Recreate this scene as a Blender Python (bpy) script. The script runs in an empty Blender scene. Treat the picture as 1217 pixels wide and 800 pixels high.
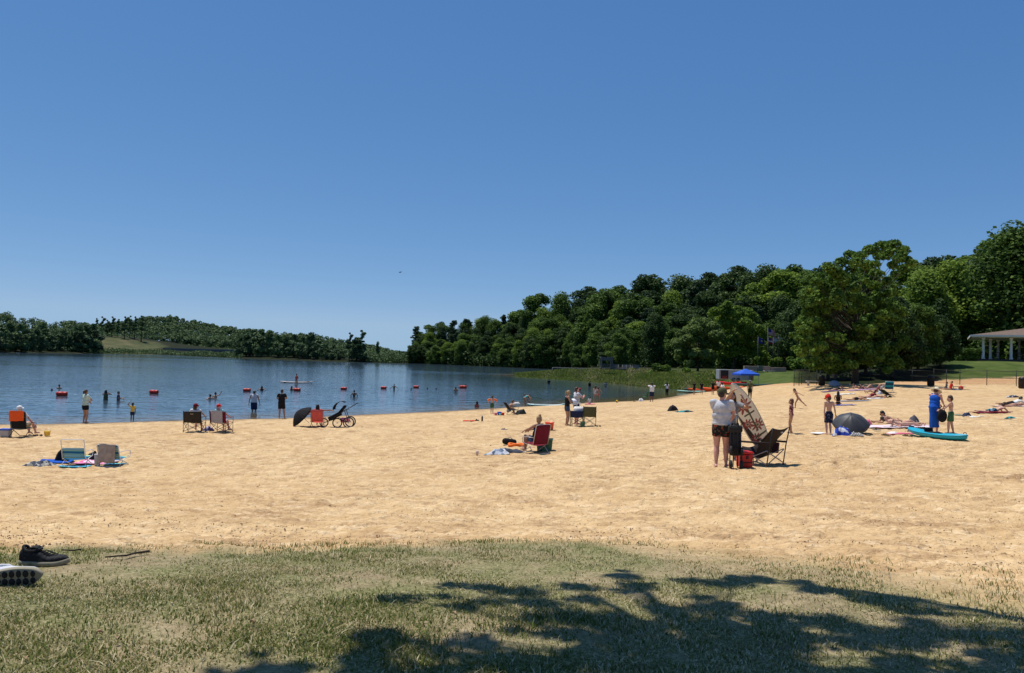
import bpy, bmesh, math, random
import numpy as np
from mathutils import Vector, Matrix, Euler
random.seed(7); RNG = np.random.default_rng(11)
R = math.radians
scene = bpy.context.scene
COL = scene.collection
# ------------------------------------------------------------------ camera
F = 880.0; PW, PH = 1217.0, 800.0
CAMZ = 3.65; PITCH = R(1.74); ROLL = R(1.53)
MC = Matrix.Rotation(math.pi/2 + PITCH, 3, 'X') @ Matrix.Rotation(ROLL, 3, 'Z')
CAM = Vector((0, 0, CAMZ))
cd = bpy.data.cameras.new('camera'); cam = bpy.data.objects.new('camera', cd); COL.objects.link(cam)
cd.sensor_width = 36; cd.lens = F/PW*36; cd.clip_start = 0.05; cd.clip_end = 9000
cam.matrix_world = Matrix.Translation(CAM) @ MC.to_4x4()
scene.camera = cam
def ray(px, py):
    return (MC @ Vector(((px-PW/2)/F, -(py-PH/2)/F, -1))).normalized()
def at_z(px, py, z=0.0):
    d = ray(px, py); t = (z-CAMZ)/d.z
    return CAM + d*t
def at_d(px, py, Y):
    d = ray(px, py); return CAM + d*(Y/d.y)
def hor(px):                     # horizon row at a column
    return PH/2 + F*math.tan(PITCH)/math.cos(ROLL) + (px-PW/2)*math.tan(ROLL)
# ------------------------------------------------------------------ noise
def _h(ix, iy, s):
    n = (ix*374761393 + iy*668265263 + s*982451653) & 0xffffffff
    n = ((n ^ (n >> 13))*1274126177) & 0xffffffff
    return ((n ^ (n >> 16)) & 0xffff)/65535.0
def vnoise(x, y, s=0):
    x = np.asarray(x, float); y = np.asarray(y, float)
    ix = np.floor(x).astype(np.int64); iy = np.floor(y).astype(np.int64)
    fx = x-ix; fy = y-iy; fx = fx*fx*(3-2*fx); fy = fy*fy*(3-2*fy)
    a = _h(ix, iy, s); b = _h(ix+1, iy, s); c = _h(ix, iy+1, s); d = _h(ix+1, iy+1, s)
    return (a*(1-fx)+b*fx)*(1-fy)+(c*(1-fx)+d*fx)*fy
def fbm(x, y, s=0, o=4):
    v = 0; a = .5
    for i in range(o):
        v = v + a*vnoise(x*2**i, y*2**i, s+i); a *= .5
    return v
def sstep(a, b, x):
    t = np.clip((np.asarray(x, float)-a)/(b-a), 0, 1); return t*t*(3-2*t)
# ------------------------------------------------------------------ terrain
SHORE = [(0,504.5),(60,504),(157,501.5),(230,499.5),(300,498),(365,496),(430,493),(500,490),(560,487),(610,484),(660,481.3),(700,479),(735,477.3),(775,475),(800,471.5),(820,468),(838,465)]
MARSH = [(846,462.5),(815,461.5),(790,461),(765,458.5),(745,456),(700,452.5),(650,449.5),(612,447.3),(606,446.2),(614,445.2),(660,442.6),(700,441.2)]
BACK = [(700,440),(640,438),(600,436.3),(550,434.3),(500,432.3),(470,431.6),(440,431),(400,430),(350,428),(300,426.3),(250,424.3),(200,422),(150,420.8),(100,420.2),(50,419.6),(0,419)]
def w2(p): v = at_z(p[0], p[1], 0); return (v.x, v.y)
LAKE = [w2(p) for p in SHORE]+[w2(p) for p in MARSH]+[w2(p) for p in BACK]+[(-520,430),(-600,200),(-330,60),(-90,18),(-45,27)]
LAKE = np.array(LAKE)
def lake_sdf(x, y):              # positive on land, negative in the lake
    x = np.asarray(x, float).ravel(); y = np.asarray(y, float).ravel()
    d2 = np.full(x.shape, 1e18); ins = np.zeros(x.shape, bool)
    n = len(LAKE)
    for i in range(n):
        ax, ay = LAKE[i]; bx, by = LAKE[(i+1) % n]
        ex, ey = bx-ax, by-ay
        t = np.clip(((x-ax)*ex+(y-ay)*ey)/(ex*ex+ey*ey), 0, 1)
        d2 = np.minimum(d2, (x-ax-t*ex)**2+(y-ay-t*ey)**2)
        c = ((ay > y) != (by > y))
        with np.errstate(divide='ignore', invalid='ignore'):
            ins ^= c & (x < (bx-ax)*(y-ay)/(by-ay+1e-12)+ax)
    return np.where(ins, -1, 1)*np.sqrt(d2)
CP = []
for p in SHORE: v = at_z(p[0], p[1], 0); CP.append((v.x, v.y, 0))
for px, py, z in [(857,556,1.43),(635,538,.88),(110,556,.36),(232,514,.33),(28,520,.28),(985,517,1.32),(1110,516,1.45),(690,506,.72),(377,507,.25),
                  (585,491,.1),(1100,453,2.4),(1217,449,2.85),(1000,457,2.1),(1056,505,1.45),(891,472,.62),(915,458,1.35),(1060,466,1.75),(1180,490,1.7),(1135,463,2.0),
                  (847,468,.42),(300,653,2.05),(900,664,2.12),(50,672,2.26),(1217,692,2.18),(608,800,2.32),(0,800,2.36),(1217,800,2.32),(775,477,.08),
                  (608,600,1.45),(300,600,1.42),(1100,600,1.75),(0,600,1.35)]:
    v = at_z(px, py, z); CP.append((v.x, v.y, z))
CP += [(65,100,5.3),(85,100,5.5),(54,97,4.6),(70,84,4.0),(58,77,2.9),(45,130,2.75),(33,128,2.5),(30,105,1.0),(0,-6,2.5),(-8,-3,2.45),(9,-3,2.5),(-30,18,.35),(-32,24,.12),(30,20,2.0),(45,40,2.3),(60,60,2.8),(90,70,4.0),
       (-8,60,-1.2),(-30,60,-1.5),(5,85,-1.2),(-25,45,-.7),(15,110,-.8),(-5,120,-2)]
CP = np.array(CP)
def _tps_fit(P, lam=.6):
    n = len(P); X = P[:, :2]/30.0
    d = np.sqrt(((X[:, None]-X[None])**2).sum(-1)); K = np.where(d > 0, d*d*np.log(d+1e-12), 0)+lam*1e-3*np.eye(n)
    A = np.zeros((n+3, n+3)); A[:n, :n] = K; A[:n, n] = 1; A[:n, n+1:] = X; A[n, :n] = 1; A[n+1:, :n] = X.T
    return np.linalg.solve(A, np.concatenate([P[:, 2], [0, 0, 0]]))
TW = _tps_fit(CP)
def _tps(x, y):
    x = x/30.0; y = y/30.0; v = TW[-3]+TW[-2]*x+TW[-1]*y
    for i in range(len(CP)):
        d2 = (x-CP[i, 0]/30)**2+(y-CP[i, 1]/30)**2
        v = v+TW[i]*.5*d2*np.log(d2+1e-12)
    return v
HILLS = [(110,300,14,90,70),(230,260,16,90,80),(20,430,9,70,50),(-330,920,13,200,120),(-150,800,3,200,120),(-560,700,12,200,160),(300,150,12,110,90),(-20,1000,2,200,160),(-350,660,8,48,70)]
def hgt(x, y, sd=None):
    sh = np.shape(x); x = np.asarray(x, float).ravel(); y = np.asarray(y, float).ravel()
    if sd is None: sd = lake_sdf(x, y)
    r = np.sqrt(x*x+y*y)
    t = np.clip(_tps(x, y), -3, 9)
    back = sstep(-4, -12, y); t = t*(1-back)+2.5*back
    side = sstep(90, 130, np.abs(x)); t = t*(1-side)+3*side
    f = 2.4*(1-np.exp(-np.maximum(sd, 0)/14))
    for hx, hy, a, sx, sy in HILLS:
        f = f+a*np.exp(-((x-hx)/sx)**2-((y-hy)/sy)**2)*(1-np.exp(-np.maximum(sd, 0)/25))
    w = sstep(112, 150, r)
    z = t*(1-w)+f*w
    z = np.where(sd < 0, np.minimum(z, np.maximum(.045*sd, -2.5)), np.minimum(np.maximum(z, .035*np.minimum(sd, 6)), .03+.17*np.maximum(sd, 0)))
    return z.reshape(sh)
def H(x, y): return float(hgt(np.array([x]), np.array([y]))[0])
def gp(px, py, far=700):
    """point of the ground seen at a pixel of the photograph"""
    d = ray(px, py)
    ts = np.geomspace(2.0, far, 900)
    X = d.x*ts; Y = d.y*ts; Z = CAMZ+d.z*ts
    g = np.maximum(hgt(X, Y), 0)
    k = np.argmax(Z <= g)
    if Z[k] > g[k]: raise ValueError('no ground at %s %s' % (px, py))
    a, b = ts[max(k-1, 0)], ts[k]
    ts = np.linspace(a, b, 60); X = d.x*ts; Y = d.y*ts; Z = CAMZ+d.z*ts; g = np.maximum(hgt(X, Y), 0)
    k = int(np.argmax(Z <= g)); 
    return Vector((X[k], Y[k], g[k]))
# ------------------------------------------------------------------ objects
def tag(o, label=None, cat=None, group=None, kind=None):
    if label: o['label'] = label
    if cat: o['category'] = cat
    if group: o['group'] = group
    if kind: o['kind'] = kind
    return o
def empty(name, loc, rz=0, label=None, cat=None, group=None):
    o = bpy.data.objects.new(name, None); COL.objects.link(o); o.location = loc; o.rotation_euler = (0, 0, rz)
    o.empty_display_size = .2
    return tag(o, label, cat, group)
def kids(o): return [c for c in COL.objects if c.parent == o]
def copy_tree(o, loc=None, rz=None, label=None, parent=None, sc=None):
    c = o.copy(); COL.objects.link(c); c.parent = parent
    if loc is not None: c.location = loc
    if rz is not None: c.rotation_euler = (0, 0, rz)
    if sc is not None: c.scale = (sc, sc, sc) if not hasattr(sc, '__len__') else sc
    if label: c['label'] = label
    for ch in kids(o):
        copy_tree(ch, parent=c)
    return c
class MB:
    def __init__(s): s.v = []; s.f = []; s.m = []; s.mi = 0; s.smooth = False; s.sf = []
    def add(s, vs, fs, sm=False):
        b = len(s.v); s.v += [tuple(v) for v in vs]
        for f in fs: s.f.append(tuple(i+b for i in f)); s.m.append(s.mi); s.sf.append(sm)
    def box(s, c, d, rot=None, taper=1.0, bev=0):
        hx, hy, hz = d[0]/2, d[1]/2, d[2]/2
        vs = [Vector((x*hx*(taper if z > 0 else 1), y*hy*(taper if z > 0 else 1), z*hz)) for z in (-1, 1) for y in (-1, 1) for x in (-1, 1)]
        if rot is not None: M = Euler(rot).to_matrix(); vs = [M@v for v in vs]
        c = Vector(c); vs = [v+c for v in vs]
        s.add(vs, [(0,2,3,1),(4,5,7,6),(0,1,5,4),(2,6,7,3),(0,4,6,2),(1,3,7,5)])
        return s
    def tube(s, pts, r, n=6, cap=True, closed=False):
        pts = [Vector(p) for p in pts]; m = len(pts)
        rs = r if hasattr(r, '__len__') else [r]*m
        vs = []; up = None
        for i, p in enumerate(pts):
            if closed: d = pts[(i+1) % m]-pts[i-1]
            else: d = pts[min(i+1, m-1)]-pts[max(i-1, 0)]
            if d.length < 1e-9: d = Vector((0, 0, 1))
            d.normalize()
            if up is None: up = d.orthogonal().normalized()
            up = (up-d*up.dot(d))
            if up.length < 1e-6: up = d.orthogonal()
            up.normalize(); q = d.cross(up)
            for k in range(n):
                a = 2*math.pi*k/n; vs.append(p+(up*math.cos(a)+q*math.sin(a))*rs[i])
        fs = []
        for i in range(m if closed else m-1):
            j = (i+1) % m
            for k in range(n): fs.append((i*n+k, i*n+(k+1) % n, j*n+(k+1) % n, j*n+k))
        if cap and not closed: fs.append(tuple(range(n))[::-1]); fs.append(tuple((m-1)*n+k for k in range(n)))
        s.add(vs, fs, n > 5); return s
    def cone(s, a, b, ra, rb, n=12): return s.tube([a, b], [ra, rb], n)
    def ell(s, c, r, n=12, m=8, M=None):
        c = Vector(c); vs = []; r = r if hasattr(r, '__len__') else (r, r, r)
        for i in range(m+1):
            t = math.pi*i/m
            for k in range(n):
                a = 2*math.pi*k/n
                v = Vector((r[0]*math.sin(t)*math.cos(a), r[1]*math.sin(t)*math.sin(a), r[2]*math.cos(t)))
                if M is not None: v = M@v
                vs.append(c+v)
        fs = [(i*n+k, (i+1)*n+k, (i+1)*n+(k+1) % n, i*n+(k+1) % n) for i in range(m) for k in range(n)]
        s.add(vs, fs, True); return s
    def capsule(s, a, b, ra, rb, n=10, flat=1.0):
        a = Vector(a); b = Vector(b); d = b-a
        if d.length < 1e-6: return s.ell(a, ra)
        L = d.length; d.normalize(); pts = []; rr = []
        for t in (-1, -.85, -.5): pts.append(a+d*ra*t); rr.append(max(ra*math.sqrt(1-t*t), ra*.02))
        pts.append(a); rr.append(ra); pts.append(b); rr.append(rb)
        for t in (.5, .85, 1): pts.append(b+d*rb*t); rr.append(max(rb*math.sqrt(1-t*t), rb*.02))
        return s.tube(pts, rr, n)
    def lathe(s, prof, n=16, c=(0, 0, 0), cap=False):
        c = Vector(c); vs = []
        for r, z in prof:
            for k in range(n): a = 2*math.pi*k/n; vs.append(c+Vector((r*math.cos(a), r*math.sin(a), z)))
        m = len(prof)
        fs = [(i*n+k, i*n+(k+1) % n, (i+1)*n+(k+1) % n, (i+1)*n+k) for i in range(m-1) for k in range(n)]
        if cap: fs.append(tuple((m-1)*n+k for k in range(n))); fs.append(tuple(range(n))[::-1])
        s.add(vs, fs, True); return s
    def grid(s, fn, nu, nv, sm=True):
        vs = [fn(i/nu, j/nv) for j in range(nv+1) for i in range(nu+1)]
        fs = [(j*(nu+1)+i, j*(nu+1)+i+1, (j+1)*(nu+1)+i+1, (j+1)*(nu+1)+i) for j in range(nv) for i in range(nu)]
        s.add(vs, fs, sm); return s
    def slab(s, fn, nu, nv, th, sm=True):
        """a sheet with thickness th downwards along z"""
        top = [Vector(fn(i/nu, j/nv)) for j in range(nv+1) for i in range(nu+1)]
        bot = [v-Vector((0, 0, th)) for v in top]; n = len(top); w = nu+1
        fs = [(j*w+i, j*w+i+1, (j+1)*w+i+1, (j+1)*w+i) for j in range(nv) for i in range(nu)]
        fb = [tuple(n+k for k in f[::-1]) for f in fs]
        e = [j*1 for j in range(w)]; per = list(range(w))+[j*w+nu for j in range(1, nv+1)]+[nv*w+i for i in range(nu-1, -1, -1)]+[j*w for j in range(nv-1, 0, -1)]
        side = [(per[(k+1) % len(per)], per[k], per[k]+n, per[(k+1) % len(per)]+n) for k in range(len(per))]
        s.add(top+bot, fs+fb+side, sm); return s
    def prism(s, poly, z0, z1):
        n = len(poly); vs = [(x, y, z0) for x, y in poly]+[(x, y, z1) for x, y in poly]
        s.add(vs, [tuple(range(n))[::-1], tuple(range(n, 2*n))]+[(i, (i+1) % n, n+(i+1) % n, n+i) for i in range(n)]); return s
    def xf(s, M):
        s.v = [tuple(M@Vector(v)) for v in s.v]; return s
    def build(s, name, mats, parent=None, label=None, cat=None, group=None, kind=None, bevel=0, loc=None, rz=0):
        me = bpy.data.meshes.new(name); me.from_pydata(s.v, [], s.f)
        mats = mats if isinstance(mats, (list, tuple)) else [mats]
        for m in mats: me.materials.append(m)
        me.polygons.foreach_set('material_index', s.m); me.polygons.foreach_set('use_smooth', s.sf)
        me.update()
        o = bpy.data.objects.new(name, me); COL.objects.link(o)
        if parent: o.parent = parent
        if loc is not None: o.location = loc; o.rotation_euler = (0, 0, rz)
        if bevel:
            b = o.modifiers.new('bevel', 'BEVEL'); b.width = bevel; b.segments = 2; b.limit_method = 'ANGLE'
        return tag(o, label, cat, group, kind)
# ------------------------------------------------------------------ materials
MATS = {}
def nodes(name):
    m = bpy.data.materials.new(name); m.use_nodes = True; nt = m.node_tree
    return m, nt, nt.nodes['Principled BSDF']
def mat(name, col, rough=.7, var=.12, scale=8, metal=0, bump=0, spec=.3, sheen=0):
    """procedural plain surface: colour broken up by noise"""
    key = (name, tuple(col), rough, var, scale)
    if key in MATS: return MATS[key]
    m, nt, b = nodes(name); N = nt.nodes.new; L = nt.links.new
    tc = N('ShaderNodeTexCoord'); no = N('ShaderNodeTexNoise'); no.inputs['Scale'].default_value = scale; no.inputs['Detail'].default_value = 4
    L(tc.outputs['Object'], no.inputs['Vector'])
    cr = N('ShaderNodeValToRGB'); e = cr.color_ramp.elements; e[0].position = .3; e[1].position = .7
    e[0].color = (*[c*(1-var) for c in col], 1); e[1].color = (*[min(1, c*(1+var)) for c in col], 1)
    L(no.outputs['Fac'], cr.inputs['Fac']); L(cr.outputs['Color'], b.inputs['Base Color'])
    b.inputs['Roughness'].default_value = rough; b.inputs['Metallic'].default_value = metal; b.inputs['Specular IOR Level'].default_value = spec
    if bump:
        bp = N('ShaderNodeBump'); bp.inputs['Strength'].default_value = bump; bp.inputs['Distance'].default_value = .02
        L(no.outputs['Fac'], bp.inputs['Height']); L(bp.outputs['Normal'], b.inputs['Normal'])
    MATS[key] = m; return m
def mat_pattern(name, cols, scale=6, kind='voronoi', rough=.8, axis=None, stops=None):
    """cloth with blotches (voronoi), stripes (wave) or print (noise)"""
    m, nt, b = nodes(name); N = nt.nodes.new; L = nt.links.new
    tc = N('ShaderNodeTexCoord')
    if kind == 'voronoi': t = N('ShaderNodeTexVoronoi'); t.inputs['Scale'].default_value = scale; out = t.outputs['Color']
    elif kind == 'wave':
        t = N('ShaderNodeTexWave'); t.inputs['Scale'].default_value = scale; t.inputs['Distortion'].default_value = .6; out = t.outputs['Fac']
        if axis: t.bands_direction = axis
    else: t = N('ShaderNodeTexNoise'); t.inputs['Scale'].default_value = scale; out = t.outputs['Fac']
    L(tc.outputs['Object'], t.inputs['Vector'])
    cr = N('ShaderNodeValToRGB'); cr.color_ramp.interpolation = 'CONSTANT'
    if kind == 'voronoi':
        sp = N('ShaderNodeSeparateColor'); L(out, sp.inputs[0]); L(sp.outputs[0], cr.inputs['Fac'])
    else: L(out, cr.inputs['Fac'])
    e = cr.color_ramp.elements; n = len(cols)
    stops = stops or ([i/n for i in range(n)] if kind != 'noise' else [0]+[.42+.16*i/max(1, n-1) for i in range(1, n)])
    e[0].position = 0; e[0].color = (*cols[0], 1); e[1].position = stops[1]; e[1].color = (*cols[1], 1)
    for i in range(2, n): q = e.new(stops[i]); q.color = (*cols[i], 1)
    L(cr.outputs['Color'], b.inputs['Base Color']); b.inputs['Roughness'].default_value = rough; b.inputs['Specular IOR Level'].default_value = .15
    return m
# ------------------------------------------------------------------ light
SUN_EL = R(70); SUN_AZ = R(-50)        # azimuth measured from +Y (view direction), negative = left
SUNV = Vector((math.sin(SUN_AZ)*math.cos(SUN_EL), math.cos(SUN_AZ)*math.cos(SUN_EL), math.sin(SUN_EL)))
wd = bpy.data.worlds.new('World'); scene.world = wd; wd.use_nodes = True
nt = wd.node_tree; bg = nt.nodes['Background']; sky = nt.nodes.new('ShaderNodeTexSky'); sky.sky_type = 'NISHITA'
sky.sun_disc = False; sky.sun_elevation = SUN_EL; sky.sun_rotation = SUN_AZ
sky.air_density = 1.0; sky.dust_density = 0.0; sky.ozone_density = 4.0; sky.altitude = 3000
# grade the sky towards the clear deep blue of the day (per channel power curve, soft ceiling at the horizon)
_sp = nt.nodes.new('ShaderNodeSeparateColor'); _cb = nt.nodes.new('ShaderNodeCombineColor'); nt.links.new(sky.outputs['Color'], _sp.inputs[0])
for _i, (_g, _k, _mx) in enumerate(((.92, .668, .33), (.66, .651, .50), (.475, .78, .71))):
    _n = _sp.outputs[_i]
    for _op, _v in (('MULTIPLY', .1), ('POWER', _g), ('MULTIPLY', _k), ('MINIMUM', _mx), ('MULTIPLY', 10.0)):
        _m = nt.nodes.new('ShaderNodeMath'); _m.operation = _op; _m.inputs[1].default_value = _v; nt.links.new(_n, _m.inputs[0]); _n = _m.outputs[0]
    nt.links.new(_n, _cb.inputs[_i])
nt.links.new(_cb.outputs[0], bg.inputs['Color']); bg.inputs['Strength'].default_value = .1
sl = bpy.data.lights.new('sun', 'SUN'); so = bpy.data.objects.new('sun', sl); COL.objects.link(so)
sl.energy = 5.0; sl.angle = R(.45); sl.color = (1, .955, .88)
so.rotation_euler = (-SUNV).to_track_quat('-Z', 'Y').to_euler(); so.location = (0, 0, 60)
scene.view_settings.view_transform = 'Standard'; scene.view_settings.look = 'None'; scene.view_settings.exposure = 0
# ================================================================== GROUND
GE = [(-700,672),(-300,662),(0,657),(90,655),(200,652),(300,650),(420,647),(500,643),(600,641),(700,641),(780,645),(860,650),(950,656),(1040,664),(1120,672),(1217,684),(1500,690),(1900,690)]
_ge = [gp(p[0], p[1]) for p in GE]; GEX = np.array([p.x for p in _ge]); GEY = np.array([p.y for p in _ge])
_bk = [(830,461),(860,459.5),(880,459),(910,457.5),(940,455.5),(975,456.5),(1000,457.5),(1060,454.5),(1110,452.8),(1217,449.3)]
_b = [gp(*p) for p in _bk]
BKA = np.array([p.x/p.y for p in _b]+[2.0]); BKY = np.array([p.y for p in _b]+[_b[-1].y])
def masks(X, Y, Z, sd):
    n1 = fbm(X*.9, Y*.9, 5, 4); n2 = fbm(X*4, Y*4, 9, 4)
    e = np.interp(X, GEX, GEY)-Y+(n1-.47)*1.1+(n2-.47)*.5
    right = sstep(-.5, 3.2, X)
    near = sstep(-.12, .35+right*2.0, e)
    near = np.where(np.abs(X) > 25, 0, near); near = np.where(Y < 2, 1, near)
    a = X/np.maximum(Y, 1); by = np.interp(a, BKA, BKY, left=1e5)
    far = sstep(-.3, 1.2, (Y-by)+(n1-.5)*3)*(Z > .1)
    far = np.maximum(far, ((a <= BKA[0]) & (Y > 108) & (sd > -4))*1.0)
    far = np.maximum(far, (np.sqrt(X*X+Y*Y) > 140)*(sd > -8)*1.0)
    far = np.maximum(far, ((np.abs(X) > 80) & (Z > .3))*1.0)
    return near, far
azf = np.radians(np.arange(-41, 41.01, .085)); azc = np.radians(np.concatenate([np.arange(-180, -41, 3.0)]))
azd = np.radians(np.arange(44, 180, 3.0)); AZ = np.concatenate([azc, azf, azd])
rs = [1.2]
while rs[-1] < 3600:
    r = rs[-1]; rs.append(r*(1.0045 if 2.8 < r < 30 else 1.009 if r < 130 else 1.016 if r < 900 else 1.06))
RR = np.array(rs); nA, nR = len(AZ), len(RR)
A2, R2 = np.meshgrid(AZ, RR); GX = (np.sin(A2)*R2).ravel(); GY = (np.cos(A2)*R2).ravel()
GS = lake_sdf(GX, GY); GZ = hgt(GX, GY, GS); MN, MF = masks(GX, GY, GZ, GS)
rr = np.sqrt(GX**2+GY**2)
sandm = (1-MN)*(1-MF)*sstep(60, 40, rr)
# churned sand: overlapping shallow pits and ridges, larger lumps, faint rake tracks
pit = fbm(GX*3.1, GY*3.1, 31, 3); pit2 = fbm(GX*9, GY*9, 41, 3)
ridge = (vnoise(GX*1.1+fbm(GX*.4, GY*.4, 12, 2)*3, GY*6.5, 71)-.5)*.045
c0 = gp(962, 533); qr = np.hypot(GX-c0.x, (GY-c0.y)); trk = sum(np.exp(-((qr-R0)/.10)**2) for R0 in (2.3, 2.75, 3.6, 4.1))*(GY < c0.y+.5)*(vnoise(GX*2, GY*2, 15)*.6+.4)
c1 = gp(1150, 560); q1 = np.hypot(GX-c1.x, GY-c1.y-1); trk = trk+sum(np.exp(-((q1-R0)/.08)**2) for R0 in (2.0, 2.4, 5.2, 5.6))*(GX > c1.x-3)*.6
GZ += sandm*(ridge-.075*trk+(pit-.47)*.10+(pit2-.47)*.055+(vnoise(GX*19, GY*19, 61)-.5)*.016*sstep(22, 10, rr)+(fbm(GX*.7, GY*.7, 3, 2)-.4)*.10)*sstep(-.2, 1.5, GS)
for px, py, rad, dep in [(148,551,.5,.05),(166,548,.35,.04),(372,541,.6,.05),(1010,556,1.2,.04),(760,556,.9,.03),(603,537,.25,.05)]:
    c = gp(px, py); q = (GX-c.x)**2+(GY-c.y)**2; GZ += -dep*np.exp(-q/rad**2*2)+dep*.8*np.exp(-((np.sqrt(q)-rad)/(.3*rad))**2)*vnoise(GX*4, GY*4, 8)
GZ += MN*((fbm(GX*5, GY*5, 77, 3)-.45)*.03)
idx = np.arange(nA*nR).reshape(nR, nA)
q = np.stack([idx[:-1, :-1], idx[:-1, 1:], idx[1:, 1:], idx[1:, :-1]], -1).reshape(-1, 4)
wrap = np.stack([idx[:-1, -1], idx[:-1, 0], idx[1:, 0], idx[1:, -1]], -1)
q = np.concatenate([q, wrap])
cN = MN[q].mean(1); cF = MF[q].mean(1); cR = rr[q].mean(1)
cls = np.where(cF > .5, 2, np.where((cN > .5) | ((GY[q].mean(1) < 2) & (cR < 60)), 1, 0))
def mesh_np(name, V, Q, attrs, mats, kind=None, smooth=True, label=None, loops=4):
    used, inv = np.unique(Q.ravel(), return_inverse=True); V = V[used]; Qn = inv.astype(np.int32)
    me = bpy.data.meshes.new(name); me.vertices.add(len(V)); me.vertices.foreach_set('co', V.astype(np.float32).ravel())
    nf = len(Q); me.loops.add(nf*loops); me.loops.foreach_set('vertex_index', Qn)
    me.polygons.add(nf); me.polygons.foreach_set('loop_start', np.arange(nf, dtype=np.int32)*loops)
    me.polygons.foreach_set('use_smooth', np.full(nf, smooth))
    for k, a in attrs.items():
        at = me.attributes.new(k, 'FLOAT', 'POINT'); at.data.foreach_set('value', np.asarray(a, np.float32)[used])
    me.update(calc_edges=True); me.materials.append(mats)
    o = bpy.data.objects.new(name, me); COL.objects.link(o)
    return tag(o, label, None, None, kind)
# ground material
gm, nt, b = nodes('ground'); N = nt.nodes.new; L = nt.links.new
def attr(k): a = N('ShaderNodeAttribute'); a.attribute_name = k; return a.outputs['Fac']
geo = N('ShaderNodeNewGeometry'); P = geo.outputs['Position']
def noise(s, det=4, rough=.55, vec=None, dist=0):
    n = N('ShaderNodeTexNoise'); n.inputs['Scale'].default_value = s; n.inputs['Detail'].default_value = det; n.inputs['Roughness'].default_value = rough; n.inputs['Distortion'].default_value = dist
    L(vec if vec is not None else P, n.inputs['Vector']); return n.outputs['Fac']
def ramp(f, st, interp='LINEAR'):
    c = N('ShaderNodeValToRGB'); c.color_ramp.interpolation = interp; e = c.color_ramp.elements
    e[0].position, e[0].color = st[0][0], (*st[0][1], 1); e[1].position, e[1].color = st[1][0], (*st[1][1], 1)
    for p, c_ in st[2:]: k = e.new(p); k.color = (*c_, 1)
    L(f, c.inputs['Fac']); return c.outputs['Color']
def mix(f, a, b_, t='MIX'):
    m = N('ShaderNodeMix'); m.data_type = 'RGBA'; m.blend_type = t
    if isinstance(f, float): m.inputs[0].default_value = f
    else: L(f, m.inputs[0])
    for i, v in ((6, a), (7, b_)):
        if isinstance(v, tuple): m.inputs[i].default_value = (*v, 1)
        else: L(v, m.inputs[i])
    return m.outputs[2]
def math_(op, a, b_=None, cl=False):
    m = N('ShaderNodeMath'); m.operation = op; m.use_clamp = cl
    for i, v in ((0, a), (1, b_)):
        if v is None: continue
        if isinstance(v, (int, float)): m.inputs[i].default_value = v
        else: L(v, m.inputs[i])
    return m.outputs[0]
sand = ramp(noise(2.3, 8, .65), [(.3, (.46,.305,.150)), (.5, (.60,.420,.222)), (.68, (.72,.530,.300))])
sand = mix(ramp(noise(.22, 3), [(.35, (0,0,0)), (.7, (1,1,1))]), sand, mix(.35, sand, (.46,.27,.12)))
mps = N('ShaderNodeMapping'); mps.inputs['Scale'].default_value = (.55, 1, 1); L(P, mps.inputs['Vector']); SV = mps.outputs['Vector']
scuff = math_('MULTIPLY', ramp(noise(2.6, 7, .8, SV, .3), [(.475, (0,0,0)), (.57, (1,1,1))]), ramp(noise(.55, 4, .6), [(.42, (.10,.10,.10)), (.58, (1,1,1))]))
sand = mix(math_('MULTIPLY', scuff, .80), sand, (.35,.215,.11))
sand = mix(math_('MULTIPLY', ramp(noise(5.5, 6, .8, SV), [(.54, (0,0,0)), (.60, (1,1,1))]), .38), sand, (.82,.66,.44))
speck = ramp(noise(24, 4, .75), [(.585, (0,0,0)), (.635, (1,1,1))])
speck2 = ramp(noise(60, 3, .7), [(.60, (0,0,0)), (.66, (1,1,1))])
clump = ramp(noise(1.6, 5, .7), [(.47, (.04,.04,.04)), (.60, (1,1,1))])
sand = mix(math_('MULTIPLY', ramp(noise(6.5, 5, .75, None, .4), [(.53, (0,0,0)), (.62, (1,1,1))]), math_('MULTIPLY', clump, .72)), sand, (.36,.225,.12))  # dark clumps paint footprint shadows into the sand colour
sand = mix(math_('MULTIPLY', speck, math_('MULTIPLY', clump, .8)), sand, (.16,.095,.05))
sand = mix(math_('MULTIPLY', speck2, .42), sand, (.25,.15,.08))
orange = attr('edge'); sand = mix(math_('MULTIPLY', orange, .6), sand, (.52,.27,.13))
sand = mix(math_('MULTIPLY', attr('wet'), .75), sand, (.17,.115,.07))
dirt = ramp(noise(7, 6, .7), [(.3, (.19,.135,.082)), (.5, (.33,.245,.155)), (.7, (.50,.385,.25))])
thatch = ramp(noise(45, 4, .7), [(.35, (.085,.10,.032)), (.5, (.18,.175,.075)), (.66, (.38,.33,.19))])
tm = ramp(noise(1.7, 5, .6), [(.40, (1,1,1)), (.60, (.35,.35,.35))])
nearg = mix(tm, dirt, thatch)
fn = noise(.5, 6, .65); lawn = ramp(fn, [(.3, (.040,.062,.014)), (.5, (.066,.098,.022)), (.7, (.115,.125,.04))])
wood = ramp(noise(.8, 5), [(.35, (.008,.012,.004)), (.65, (.026,.030,.012))])  # forest floor; the same dark also paints tree shade behind the beach
lawn = mix(attr('meadow'), lawn, ramp(noise(.09, 6, .7), [(.35, (.035,.055,.018)), (.5, (.075,.082,.035)), (.68, (.135,.11,.06))])); far = mix(attr('woodf_shade'), lawn, wood)
c = mix(attr('near'), sand, nearg); c = mix(attr('farm'), c, far)
L(c, b.inputs['Base Color']); b.inputs['Roughness'].default_value = .95; b.inputs['Specular IOR Level'].default_value = .08
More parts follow.
